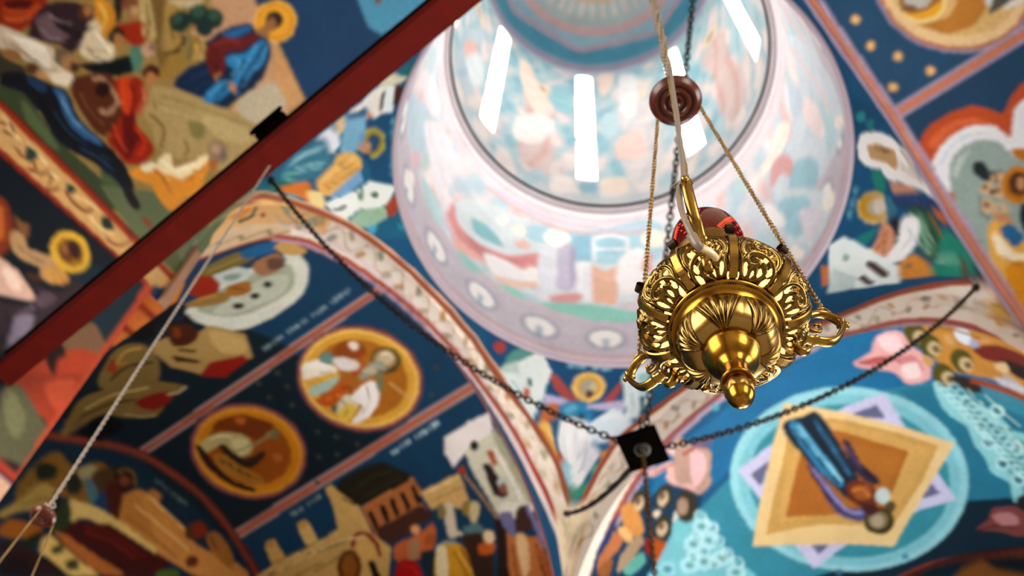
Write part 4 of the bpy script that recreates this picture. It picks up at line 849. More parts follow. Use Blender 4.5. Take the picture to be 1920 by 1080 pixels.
|f0a850|2501 742 0 -23 9 -6 -1 -3 -10 7 -1 24
|4c3410|2498 613 22 -11 6 -24 -3 -1 -6 23 -20 10
|fff4dc|2480 582 8 -15 13 3 1 -3 -16 -3 -9 16
|6c7c74|2516 718 20 -2 11 19 2 -1 -12 -20 -22 2
|f4ecc8|2432 1009 7 -24 18 -17 -3 -3 -19 18 -6 25
|8c8458|2486 990 7 -19 -1 -23 -3 0 1 21 -7 19
|2c2018|2467 1010 52 -14 15 -24 -3 -2 -14 23 -52 13
|5c4018|2489 1025 29 -4 49 -30 -1 -2 -49 30 -29 3
|a88c4c|2735 1082 11 -177 -3 0 -11 177
|f0dcac|2753 1071 9 -145 4 -29 20 -57 -3 -1 -13 33 -7 25 -4 29 -9 146
|8c7038|2794 991 1 -69 9 -44 -3 -1 -9 45 -1 70
|c8a868|2704 871 34 -18 41 -16 -1 -3 -54 23 -21 11
|1c140c|2689 851 22 -16 10 -13 4 -17 5 -113 -3 0 -5 113 -3 16 -10 12 -21 16
|4c4830|2689 820 -3 -60 10 -42 -3 0 -10 42 3 60
|4c4830|2713 806 0 -58 6 -43 -2 -1 -7 44 0 58
|f8ecd0|2893 687 53 9 2 -3 -54 -9
|8c6410|2901 663 36 -10 41 -6 0 -3 -41 6 -36 10
|f8d070|2907 652 44 -12 42 -7 0 -3 -42 6 -44 13
|f0d8b0|2949 518 80 8 2 -3 -58 -7 -23 -1
|7c3c18|2948 535 81 8 1 -3 -81 -8
|e0904c|2981 485 73 -11 12 -3 0 -3 -85 14
|b0a8d0|2902 475 73 -8 0 -3 -73 8
|d84030|2875 785 14 -22 23 -9 0 -4 -25 11 -14 23
|a8b8c8|2878 688 3 -21 10 -13 -2 -2 -11 15 -3 22
@painted_scene|oval table scene with a white rim on dark blue|2012 675 -30 -82 -37 -83 52 4 39 -5 32 -9 55 -25 111 45 17 35 49 107 -48 123 -79 -5 -44 -8
@border_stripe||2354 449 3 696 21 10 -6 -695
@border_stripe||2628 423 2 699 20 3 -6 -696
@painted_scene|pale town with a dark roofed gate and procession|2654 931 -28 -95 48 -112 46 -28 -6 -115 -20 -121 64 -4 97 -11 99 7 107 -3 76 9 42 1 -19 33 -72 136 -68 141 -182 408 -58 -35 -56 -40
@border_stripe||2137 1195 61 -3 47 -12 81 -31 33 -9 77 -9 91 -17 231 -4 13 10 -16 13 -51 4 -63 -2 -108 4 -159 24 -32 9 -78 32 -45 14 -33 7 -26 0 -19 -15
'''
PAINT['EA'] = '''
|16303e|-354 2081 110 606 310 228 469 154 -237 -601 -139 -275 -287 -12
|7c8884|-53 2162 1 14 -3 -1 -1 -13
|7c8884|-46 2163 1 13 -3 0 -1 -13
|7c8884|-54 2167 7 1 0 3 -7 0
|7c8884|-42 2164 2 13 -3 0 -2 -14
|7c8884|-43 2168 7 1 1 4 -7 -1
|7c8884|-31 2165 2 13 -3 0 -2 -13
|7c8884|-24 2166 2 13 -3 0 -2 -14
|7c8884|-8 2167 2 14 -3 -1 -2 -13
|7c8884|-9 2172 7 1 1 4 -7 -1
|7c8884|3 2169 3 13 -4 0 -2 -14
|7c8884|11 2169 2 14 -3 0 -3 -14
|7c8884|15 2170 2 13 -3 0 -2 -13
|7c8884|22 2171 2 13 -3 0 -2 -14
|7c8884|14 2175 7 0 1 4 -7 -1
|7c8884|26 2171 3 14 -3 -1 -3 -13
|7c8884|26 2176 7 1 1 4 -8 -1
|bba4a4|347 3734 -471 -1537 18 -6 482 1534
|b0664a|354 3732 -474 -1537 10 -3 479 1535
|bba4a4|886 3831 -727 -1615 20 -8 742 1609
|bc7256|894 3828 -731 -1614 12 -4 739 1610
|6c3c30|-318 2015 105 94 54 44 45 27 51 19 86 17 32 2 35 -4 36 -6 36 -11 40 -17 66 -37 16 28 -68 38 -41 18 -38 11 -38 7 -36 3 -34 -2 -91 -19 -54 -20 -25 -14 -49 -36 -136 -121
|94503c|-320 2021 135 119 47 35 49 23 54 15 60 11 32 1 35 -3 37 -6 37 -11 39 -18 67 -36 7 13 -67 37 -40 18 -38 11 -73 10 -34 -2 -61 -11 -55 -16 -27 -11 -47 -29 -56 -46 -105 -95
|8e7646|-275 2073 -4 16 -5 63 0 28 7 35 42 93 33 61 43 52 51 50 8 5 4 1 1 -4 -12 -24 -14 -36 0 -68 -4 -22 -12 -22 -16 -21 -31 -36 -34 -27 -9 -12 -8 -18 -30 -101 -6 -12
|c4ac70|-262 2178 33 95 58 102 -3 4 -59 -103 -33 -96
|4c3c20|-260 2155 35 89 41 65 -2 4 -42 -66 -35 -90
|5c4a28|-266 2112 14 67 -3 0 -14 -67
|0e1a1e|-254 2104 24 88 41 40 15 -9 -27 -88
|d6b678|363 2585 11 34 28 1 81 18 62 -45 76 18 13 -124 -196 -179 -168 -153 -14 9 60 115 54 83 64 142 -36 54
|8c7038|288 2192 97 169 94 136 -3 3 -94 -137 -98 -170
|ecd49c|272 2188 169 299 -4 2 -169 -299
|d8b878|252 2254 15 45 49 -20 2 -58 -32 6
|8c6c30|-289 1906 3 44 8 44 7 28 11 15 9 1 24 -6 11 2 9 12 18 35 9 12 11 5 12 2 11 -3 7 -7 2 -33 -8 -51 -8 -19 -14 -13 -29 -12 -31 -30 -9 -12 -21 -51 -6 -8 -7 3 -8 11
|b09858|-266 1889 10 47 5 11 9 7 21 3 7 -3 -1 -24 -10 -29 -17 -24 -18 -22 -15 -33 -7 -7 -4 6 0 7
|2c3420|-279 1965 2 17 9 11 16 9 7 0 6 -11 -1 -16 -3 -8 -17 -20 -11 6
|a8a078|-209 2037 11 28 11 10 14 -1 5 -4 2 -17 -3 -18 -4 -6 -13 -6 -5 -1 -11 5
|5c4424|-180 2057 13 30 18 22 7 2 6 -4 5 -7 2 -10 -6 -32 -11 -32 -14 -20 -4 1 -11 20
|26382c|-218 1993 1 17 6 14 5 1 14 -5 5 -5 5 -13 0 -14 -15 -15 -10 2
|5c7c84|-188 2026 -1 6 4 6 12 4 17 -8 14 -15 4 -21 -1 -10 -4 -3 -24 17
|204a70|-145 1988 -3 25 2 24 3 3 4 -1 20 -19 7 -13 -1 -5 -24 -16 -5 -1
|5a2418|-144 2062 3 8 14 16 8 3 8 -2 9 -5 15 -17 9 -22 2 -21 -2 -8 -11 -11 -6 -1 -7 3 -17 12 -13 16 -11 20
|34140c|-147 2106 2 9 6 10 17 13 7 1 14 -8 5 -6 5 -14 -3 -23 -11 -13 -6 -1 -21 12
|8c7438|-134 2104 8 21 12 8 6 1 6 -6 9 -17 5 5 -10 18 -8 7 -8 0 -15 -11 -5 -9 -5 -15
|845030|-104 2114 2 -8 -7 -17 -6 -4 -6 0 -5 5 0 17 5 8 6 4 7 0
|bc8848|-104 2070 24 43 21 11 7 19 23 6 3 -31 36 2 42 2 4 -35 -29 -72 -70 -20 -42 17
|c89454|-78 2109 131 9 36 -10 72 24 41 22 33 3 10 -25 -126 -94 -92 -23
|ecc888|-61 2113 71 4 53 -2 2 5 -80 2 -45 -3
|8c3818|57 2133 9 21 13 18 7 2 15 -6 3 -5 -3 -18 -9 -17 -21 -14 -9 1 -5 11
|a87838|104 2151 8 18 8 9 10 4 12 -1 15 -4 25 -13 12 -18 1 -16 -5 -4 -20 -5 -19 -1 -18 3 -22 14
|6c3c18|114 2076 0 -8 -10 -19 -8 -5 -8 -1 -4 5 -1 8 3 10 7 9 8 6 8 0
|684028|53 2118 4 14 8 9 12 -8 7 -13 -7 -11 -11 -7 -8 5
|5c2c14|112 2152 28 -14 2 6 -27 13
|d4bc7c|-193 1965 62 33 69 16 80 9 -2 -28 -74 -9 -81 -28 -18 -18 -8 -19
|501010|-155 1936 59 49 116 24 35 12 -15 -56 -61 -55 -66 -33 -84 -2 -8 22
|3c0c0c|-171 1875 84 2 47 15 -49 -46 -95 -3
|781c14|-137 1935 35 22 23 10 81 11 1 7 -53 -6 -29 -6 -24 -10 -35 -22
|3c4a2c|-207 1909 2 22 7 18 4 4 5 0 10 -5 7 -13 4 -17 1 -20 -3 -17 -8 -12 -6 -3 -5 1 -5 6
|1c2c1c|-223 1945 2 8 7 1 9 -11 8 -13 -2 -13 -6 -6
|dcc07c|-197 1850 13 17 89 1 30 1 -48 -45 -75 -5
|1c1c14|-186 1816 73 8 -15 -13 -58 -3
|4c5028|-172 1844 11 21 8 -1 4 -7 -13 -22 -7 2
|4c5028|-135 1841 5 13 9 10 8 -5 5 -11 -8 -10 -10 -7 -7 3
|b87840|-183 1873 -2 4 8 6 26 12 69 7 58 14 2 -3 -10 -14 -25 -20 -11 -5 -40 -5
|5a7438|36 1972 14 21 18 20 13 2 5 -2 0 -5 -16 -23 -20 -20 -11 -2
|3c1c1c|-254 1775 23 31 48 4 52 -2 -24 -22 -68 -63
|24101a|-237 1746 25 41 42 -15 -53 -49
|a86c24|-271 1804 4 21 10 13 45 30 5 1 3 -12 -4 -18 -5 -9 -32 -32 -17 -9 -7 5
|24341c|-222 1820 15 34 6 4 3 -5 -7 -41 -10 -1
|a88c4c|283 2222 147 255 -3 1 -147 -255
|f0dcac|305 2225 91 154 61 97 28 36 46 50 -2 4 -46 -50 -29 -37 -114 -187 -37 -65
|e8cc90|-70 2070 149 10 1 4 -150 -10
|8c5c28|-79 2027 64 10 80 3 1 4 -80 -3 -65 -10
|9c3424|-132 1926 52 26 62 8 1 5 -63 -9 -53 -26
|2c0808|-141 1892 114 29 0 4 -114 -29
|c0a868|-270 1904 22 38 9 7 18 7 0 3 -18 -7 -11 -7 -16 -29 -6 -11
|5c4418|-261 1872 22 38 22 23 -1 3 -23 -24 -21 -38
@painted_scene|village scene with red roof and ochre walls in the darkest corner|-385 1890 116 163 87 76 70 46 78 23 91 14 108 -20 100 -53 -108 -97 -408 -370
'''
PAINT['P1'] = '''
|1f6d9c|759 2290 -8 60 -126 -5 -60 -7 -140 4 -200 -9 -52 -5 0 -67 76 -23 71 -28 66 -37 62 -43 58 -51 41 57 22 27 51 48 31 24 33 20
|1c5c8c|835 2345 -53 8 -110 10 -165 2 -104 -5 -50 -5 7 -52 90 -7 88 -13 41 8 86 12 136 5
|b4584c|759 2338 -1 -5 12 -10 20 2 7 3 2 5 -4 7 -8 3 -21 0
|6ca09c|746 2327 -4 6 -13 10 -26 7 -18 -2 -12 -6 -4 -5 1 -5 19 -12 48 -22 5 0 3 5
|dfe8e6|755 2295 -43 28 -59 34 -51 -30 12 -32 12 -62 52 13 35 27
|c4d4d0|749 2308 -36 19 -16 -20 53 -11
|2c6474|668 2303 -11 5 -6 -13 8 -5
|c06450|668 2285 -13 5 -4 -14 6 -13 9 3
|f4f8f8|653 2353 -38 -25 3 -57 -5 0 -3 57 39 27
|b4605c|608 2323 -22 2 -74 -37 7 -8 28 5 40 15
|b4605c|449 2290 -54 35 -5 -8 24 -27
|c8c0dc|611 2286 -49 2 -51 -8 -119 13 -13 -8 10 -12 86 3 130 -8
|f0d084|439 2315 4 -10 13 -10 29 -9 21 2 17 7 12 8 2 7 -3 12 -12 10 -30 6 -23 -1 -19 -5 -10 -10
|dcb45c|450 2315 4 -10 31 -12 18 2 14 7 7 10 -3 8 -12 8 -19 5 -20 -1 -14 -7
|b8b4a4|462 2313 3 -6 9 -7 12 -2 13 0 10 5 5 7 -3 8 -21 9 -14 -2 -10 -5
|d8ccac|462 2313 5 -6 6 -2 6 0 7 7 -1 5 -10 5 -11 -4
|dde8ec|389 2333 -36 17 -50 3 7 -51 29 -42 42 1
|a8ccd4|341 2335 -40 5 14 -38 27 1
|2c6c84|342 2300 -16 -2 4 -35 15 -2
|3c88b8|566 2253 1 10 -5 12 -24 8 -28 2 -17 -4 -6 -5 -20 -26 1 -7 39 8 53 -6
|6cb0d4|553 2273 -15 5 -19 2 -9 -5 -1 -7 25 -8 8 0 10 5
|244c7c|494 2258 4 -7 4 -1 5 0 5 6 0 5 -8 5 -9 -3
|c8804c|611 2243 -6 20 -12 10 -26 3 -6 -10 1 -13 8 -7 31 -11 7 1
|ecc070|612 2230 -4 5 -16 5 -13 -5 -30 -55 0 -5 6 -5 10 5 38 40
|2c6c94|576 2236 -9 9 -11 1 -8 -21 -1 -27 3 -13 3 0 8 10 11 25
|f2f2f2|556 2246 -12 10 -32 2 -30 -5 -13 -10 7 -68 9 -40 8 -10 9 -5 12 11 19 44 15 15 4 8 5 25
|c8ccd4|514 2233 3 -43 -12 -50 -3 0 12 50 -3 43
|c8ccd4|489 2223 1 -37 5 -31 -3 -2 -6 47 0 23
|b8c8d8|539 2230 4 -25 -12 -27 -5 -8 -2 0 16 35 -5 25
|dce8f4|489 2241 -12 10 -63 29 -23 -7 -19 -12 -7 -11 1 -12 14 -10 31 -10 44 -5 16 5 17 17
|a8ccdc|547 2166 -12 7 -7 0 -7 -3 -8 -20 -3 -14 0 -10 5 -8 9 0 13 17 10 20
|4ca090|517 2125 -22 -4 -13 15 -5 0 -9 -3 -1 -3 8 -9 29 -35 8 7 7 12 1 11
|68b8a8|468 2166 -4 4 -18 3 -1 -8 5 -10 9 -5 9 0 3 6
|c06c44|535 2175 1 -7 11 -8 11 5 3 6 -5 12 -6 2 -12 -4
|e8a850|450 2191 -10 7 -13 2 -4 -7 1 -10 6 -5 9 -2 8 7
|e08c50|431 2226 -32 0 1 -5 8 -6 15 -7 7 8
|dcdce4|500 2191 -29 22 -24 -18 21 -29 14 -23
|a8cce0|553 2340 1 8 5 -1 -2 -7
|a8cce0|545 2340 1 8 4 0 0 -8
|a8cce0|555 2343 -7 0 0 2 8 0
|a8cce0|541 2340 0 8 4 0 0 -8
|a8cce0|543 2343 -8 0 0 2 8 0
|a8cce0|528 2342 0 6 5 0 -1 -6
|a8cce0|520 2342 0 6 5 0 -1 -6
|a8cce0|515 2342 1 6 4 0 -1 -6
|a8cce0|507 2342 0 8 5 0 0 -8
|a8cce0|517 2345 -7 0 0 2 7 0
|a8cce0|503 2342 0 8 4 0 0 -8
|a8cce0|505 2345 -8 0 0 2 8 0
|a8cce0|477 2342 0 8 4 0 1 -8
|a8cce0|470 2342 -1 8 4 0 1 -8
|a8cce0|479 2345 -7 0 -1 2 8 0
|a8cce0|465 2342 -1 8 5 0 0 -8
|a8cce0|467 2345 -8 0 0 2 8 0
|a8cce0|452 2342 -1 8 5 0 1 -8
|a8cce0|444 2342 0 6 4 2 1 -8
|a8cce0|440 2342 -1 6 4 0 1 -6
|a8cce0|432 2342 -1 6 4 0 1 -6
|a8cce0|441 2345 -7 -2 -1 4 8 0
|a8cce0|427 2342 -1 6 4 0 1 -6
|a8cce0|429 2343 -8 0 0 2 8 2
|f4e8da|1541 1974 -2 32 -5 32 -45 77 -39 50 -23 25 -68 58 -35 20 -46 20 -27 10 -62 17 -77 13 -126 5 -84 -6 -38 -7 -36 -7 -63 -20 -111 -47 -31 -16 -45 -35 -27 -32 -12 -20 -30 -72 -9 -132 -5 -140 -4 2 7 98 9 49 18 65 32 68 19 29 29 36 45 44 24 18 52 28 81 30 54 14 32 5 39 5 45 1 88 -5 38 -5 36 -6 64 -19 78 -31 21 -12 29 -20 47 -40 22 -25 36 -60 36 -85 26 -80 5 -71 -1 -51 -34 -2 23 0 9 27 4 38 14 70
|efe0dc|1500 1944 0 10 -15 60 -27 64 -38 63 -25 29 -30 26 -36 25 -39 22 -42 18 -44 14 -45 10 -95 13 -91 4 -43 -2 -75 -10 -63 -15 -67 -25 -36 -17 -62 -43 -25 -27 -23 -30 -33 -62 -24 -63 -7 -37 53 97 42 57 26 28 29 27 72 46 42 20 46 15 51 12 110 10 54 -2 52 -5 96 -21 76 -30 56 -32 26 -22 27 -28 25 -33 45 -69
|c4b8a0|1477 2078 -24 10 -11 18 3 45 -15 12 -48 8 -9 20 -1 24 -8 15 -20 1 -27 -3 -19 5 -18 40 -16 8 -45 -15 -19 7 -16 20 -15 15 -17 -1 -20 -14 -21 -7 -21 10 -20 19 -18 7 -16 -9 -17 -15 -19 -5 -47 25 -17 2 -24 -32 -20 0 -51 20 -12 -6 -5 -21 -10 -13 -23 2 -28 10 -19 1 -6 -13 -2 -20 -11 -12 -52 12 -13 -5 3 -38 -14 -9 -27 5 -22 0 -4 -11 8 -22 1 -18 -17 -5 -26 0 -14 -5 5 -17 11 -22 -1 -15 -20 -7 -1 5 18 4 1 13 -12 20 -5 20 17 7 26 0 15 5 -2 15 -8 22 6 15 24 0 26 -5 11 6 -3 39 17 6 51 -11 8 10 1 20 8 15 23 -2 28 -10 20 -3 7 13 6 19 16 10 26 -9 26 -13 15 1 25 31 22 0 45 -26 16 4 16 15 19 10 22 -8 21 -19 16 -8 18 6 20 14 23 0 17 -15 15 -20 14 -5 47 15 20 -10 17 -40 15 -4 26 4 24 -2 10 -18 2 -25 6 -15 46 -9 18 -15 -3 -45 9 -15 23 -10
|c4b8a0|1049 2290 1 5 -7 8 -11 5 -9 0 -1 -5 7 -8 12 -5
|c9a878|972 2310 9 0 9 5 4 7 -3 5 -11 1 -9 -5 -3 -8
|cc9c84|983 2300 0 -4 8 -1 1 3
|a8a890|952 2290 0 5 -8 7 -21 3 1 -7 9 -7 11 -3
|c4b8a0|874 2302 9 0 7 6 2 7 -5 5 -9 0 -7 -7 -2 -6
|cc9c84|888 2291 0 -3 4 -2 4 2 -4 5
|c9a878|862 2278 -2 5 -9 5 -13 3 -8 -1 2 -7 10 -5 13 -3
|a8a890|785 2280 8 3 5 7 -1 8 -5 4 -8 -2 -5 -7 0 -8
|cc9c84|801 2271 5 -3 3 2 -4 3
|c4b8a0|779 2255 -2 5 -11 5 -19 0 3 -7 10 -3 12 -4
|c9a878|706 2251 7 4 4 6 -2 9 -6 5 -7 -4 -4 -6 2 -9
|cc9c84|722 2245 5 -5 4 1 -1 4
|a8a890|705 2225 -3 5 -11 5 -12 0 -6 -4 4 -5 11 -5 11 0
|c4b8a0|639 2213 6 3 1 9 -3 8 -7 3 -6 -3 -1 -8 3 -9
|cc9c84|655 2208 6 -5 3 3 -2 4
|c9a878|644 2185 -4 5 -11 3 -15 -5 4 -5 11 -3
|a8a890|586 2165 4 3 0 10 -5 8 -7 2 -4 -3 0 -10 5 -9
|cc9c84|602 2161 5 -5 3 4 -2 3
|c4b8a0|596 2136 -5 5 -10 0 -10 -1 -3 -5 5 -5 10 -2 10 3
|c9a878|548 2105 3 5 -2 10 -7 8 -6 2 -3 -5 2 -10 6 -9
|cc9c84|563 2105 1 -4 6 2 -5 5
|a86a4c|1534 1979 -5 57 -40 69 -51 65 -32 33 -31 27 -48 30 -60 26 -38 14 -91 20 -109 8 -56 0 -55 -5 -51 -6 -46 -12 -104 -37 -64 -28 -19 -12 -60 -47 -17 -20 -15 -28 -22 -57 -12 5 21 57 16 28 18 22 40 35 82 47 84 32 43 13 48 10 53 8 57 4 57 1 58 -3 105 -15 82 -24 61 -26 51 -34 31 -26 32 -34 29 -35 42 -63 23 -44 4 -21 3 -45
|dcb8a0|1544 1976 -1 52 -9 21 -33 57 -51 67 -31 33 -59 47 -56 30 -34 13 -81 24 -50 8 -55 7 -115 3 -109 -11 -96 -27 -30 -12 -4 3 30 12 97 27 111 12 58 0 113 -9 95 -20 38 -13 34 -14 57 -30 28 -20 32 -28 31 -33 51 -67 41 -74 4 -35 0 -28
|b8604c|1466 1779 28 3 3 67 -4 52 -19 62 -31 80 -31 58 -31 42 -61 53 -21 14 -60 28 -79 27 -45 10 -50 8 -57 3 -113 -5 -76 -16 -71 -25 -36 -17 -34 -20 -32 -25 -29 -28 -41 -49 -23 -38 -22 -45 -16 -55 -7 -32 -9 -69 -3 -63 -9 2 3 63 9 70 14 62 9 27 22 45 23 40 17 22 53 56 33 25 34 20 36 17 73 25 78 17 54 5 62 0 58 -4 51 -6 88 -24 72 -30 28 -15 39 -26 46 -42 31 -43 33 -62 31 -82 20 -67 5 -58 -1 -42 -8 -15
|f4ebde|509 2071 -12 5 -6 8 -27 57 -23 37 -42 47 -56 31 -45 19 -81 25 -31 7 -107 11 -75 0 -120 -15 -83 -22 -102 -31 -60 -25 -28 -17 -53 -40 -42 -43 -34 -47 -33 -65 -17 -60 -11 -59 10 -58 37 -27 35 -30 25 0 -7 5 8 129 -1 38 3 22 19 65 25 48 18 27 41 47 25 20 28 16 88 44 88 28 62 12 31 3 96 -2 63 -8 58 -13 86 -34 47 -28 30 -23 14 -14 39 -50 39 -75 35 -103 13 -67 8 -65 15 -2 3 140
|bcb49a|479 2009 -16 12 -2 17 16 31 -6 10 -32 20 0 17 7 17 -2 15 -37 8 -14 9 0 35 -10 8 -42 -2 -13 10 -12 30 -15 4 -44 -7 -12 10 -8 17 -12 8 -19 -3 -22 -9 -20 2 -26 25 -15 3 -40 -16 -19 1 -16 14 -16 8 -16 -3 -18 -12 -19 -7 -19 4 -18 11 -17 4 -15 -9 -15 -13 -17 -7 -42 12 -15 -3 -19 -30 -18 -5 -41 6 -11 -6 -9 -17 -11 -13 -19 -2 -21 5 -16 -2 -9 -13 -5 -18 -10 -12 -39 -2 -12 -8 -3 -35 -12 -12 -36 -11 -5 -14 5 -17 1 -16 -12 -14 -17 -11 -11 -15 5 -14 11 -11 3 -14 -26 -36 -1 -14 20 -20 -3 -3 -20 22 2 16 24 35 -2 12 -11 12 -5 15 11 16 29 24 -1 15 -6 16 6 17 38 14 9 8 4 35 13 10 40 3 8 10 5 19 9 13 20 3 21 -5 16 2 10 12 9 16 14 9 42 -7 14 3 19 30 19 4 41 -12 14 7 14 13 18 10 20 -5 35 -15 35 20 20 4 33 -22 15 -2 40 15 20 -3 24 -25 16 0 22 8 22 3 15 -10 8 -16 10 -9 18 0 24 7 18 -3 12 -32 11 -8 43 1 12 -11 0 -34 11 -6 22 -4 17 -6 2 -17 -6 -18 -1 -14 31 -18 8 -15 -17 -32 2 -13 14 -10
|98a084|475 2036 1 -5 5 -5 11 0 -1 5 -5 5
|bcb49a|452 2056 5 0 5 5 3 7 -2 5 -5 0 -5 -5 -2 -7
|c07c60|473 2068 2 -4 4 0 2 4 -2 3 -4 0
|c9a878|454 2108 2 -5 6 -4 12 0 -2 6 -6 5
|98a084|427 2121 5 0 4 7 0 7 -2 3 -5 0 -4 -7 -1 -6
|c07c60|444 2140 2 -4 4 0 2 4 -6 3
|bcb49a|412 2170 4 -5 7 -2 12 5 -11 5 -8 0
|c9a878|381 2175 4 1 3 7 -1 7 -4 3 -5 -2 -2 -6 1 -7
|c07c60|394 2196 2 -3 4 0 2 3 -2 4 -4 0
|98a084|353 2216 13 -3 10 7 -4 3 -8 0 -8 -2
|bcb49a|319 2216 4 4 1 5 -3 6 -5 2 -4 -3 -1 -5 3 -7
|c07c60|326 2240 3 -4 4 0 2 4 -3 3
|c9a878|283 2233 3 2 1 6 -4 7 -5 2 -4 -4 0 -6 3 -5
|98a084|239 2265 14 0 7 3 1 3 -5 4 -9 -2
|c07c60|236 2253 3 -3 5 3 -3 3
|bcb49a|204 2258 3 3 -1 5 -11 7 -3 -3 1 -7 5 -5
|c9a878|151 2283 15 2 7 5 0 3 -6 2 -9 -4 -6 -3
|c07c60|151 2271 7 -1 2 3 -8 2
|98a084|117 2273 3 3 -3 7 -5 5 -7 0 -2 -3 2 -7
|bcb49a|59 2295 6 -2 9 3 5 6 0 3 -6 2 -9 -4 -5 -5
|c07c60|61 2281 4 -1 4 1 1 4 -8 0
|c9a878|27 2280 2 5 -4 5 -13 3 -2 -3 4 -5 7 -5
|98a084|-35 2295 13 3 4 5 -1 4 -14 -4 -4 -5
|b06848|508 2066 -13 3 -9 12 -39 77 -33 45 -20 18 -22 15 -54 25 -65 24 -38 10 -89 15 -97 3 -102 -6 -54 -11 -56 -15 -136 -43 -38 -17 -38 -23 -35 -27 -56 -56 -42 -62 -13 -27 -17 -52 -16 -78 -10 -4 16 82 18 54 13 28 42 64 27 30 30 28 36 27 38 23 40 18 136 44 56 15 56 10 105 8 100 -5 91 -15 39 -10 66 -23 55 -27 24 -15 21 -20 33 -45 38 -77 6 -8 7 0
|b86a58|480 1801 -18 117 -31 95 -34 75 -34 50 -18 20 -38 33 -20 14 -42 23 -57 22 -36 10 -80 15 -85 5 -82 -7 -40 -8 -78 -25 -39 -17 -77 -42 -33 -25 -29 -30 -25 -33 -19 -34 -23 -58 -6 -28 -3 -25 0 -57 -7 -94 5 -18 -6 0 -8 13 9 179 16 60 14 32 20 33 25 35 30 32 34 25 39 23 77 35 81 27 83 13 43 2 87 -5 81 -15 37 -10 80 -33 42 -27 39 -35 18 -20 34 -50 18 -35 30 -79 16 -60 12 -62 6 -56
|c4acb8|459 1884 -24 87 -30 77 -17 35 -17 27 -35 41 -57 47 -66 33 -66 22 -38 8 -81 10 -82 -1 -40 -5 -78 -19 -74 -30 -76 -40 -34 -25 -27 -28 -25 -34 -19 -31 -13 -30 -9 -29 -9 -53 0 -54 -7 -93 4 -20 -5 0 -6 17 7 93 0 55 9 55 9 30 13 30 20 34 24 33 29 30 34 25 76 40 38 17 77 25 81 13 84 2 42 -3 79 -15 93 -34 62 -36 37 -34 19 -20 34 -50 18 -35 29 -77 23 -88
|f0dfc4|516 2081 -16 3 -34 15 9 -76 20 -74 5 -75 3 -38 42 223
|8c8c68|525 2031 -12 -12 -10 -3 -12 5 -18 17 5 5 25 -19 5 2 12 12
|b08c50|521 2003 -14 -17 -9 -5 -8 8 -9 22 6 3 12 -26 17 20
|3c3028|496 1994 3 -8 7 0 3 7 -1 5 -5 5
|ffffff|543 2230 -17 -35 -15 -62 -3 -7 -4 2 10 30 8 38 17 34
|a8b4c8|523 2238 -19 -28 -4 -44 -3 0 3 44 14 21
|a8b4c8|485 2218 1 -32 12 -38 -3 -2 -12 40 -2 32
|1c5080|559 2261 -14 7 -36 5 -12 -2 -9 -5 -13 -13 -3 2 13 13 11 5 13 2 27 -2 25 -8
|7cbce0|546 2263 -14 8 -9 2 -32 -2 32 5 25 -11
|fafafa|523 2243 -46 -8 -2 3 40 7
|d09848|598 2220 -24 -20 -16 -24 -3 2 9 15 15 17 17 11
|f8e4b0|591 2228 -24 -22 -3 2 25 22
|9cc4d8|714 2290 -29 -10 -20 -25 -3 1 20 25 30 12
|a8c8d0|368 2322 -6 -27 3 -29 -3 0 -3 29 6 27
|ffffff|447 2255 -33 11 -27 -11 -3 1 18 10 12 4 26 -9 9 -5
|b8d0e4|456 2225 -32 -12 -33 7 1 1 31 -5 11 2 20 8
|3f8fc0|564 2251 1 10 -5 12 -13 8 -27 5 -27 -3 -18 -15 -5 -13 3 -7 44 10 13 -2 19 -10 11 2
|7cbcdc|554 2266 -26 14 -18 -5 24 -12 13 0
|1c3c68|493 2260 4 -9 13 2 2 5 -4 7 -5 1 -8 -3
|6c4c3c|473 2302 5 -7 5 -2 6 0 7 7 -1 5 -10 5 -11 -3
|285880|556 2248 -23 8 -34 0 0 4 44 -4 15 -6
'''
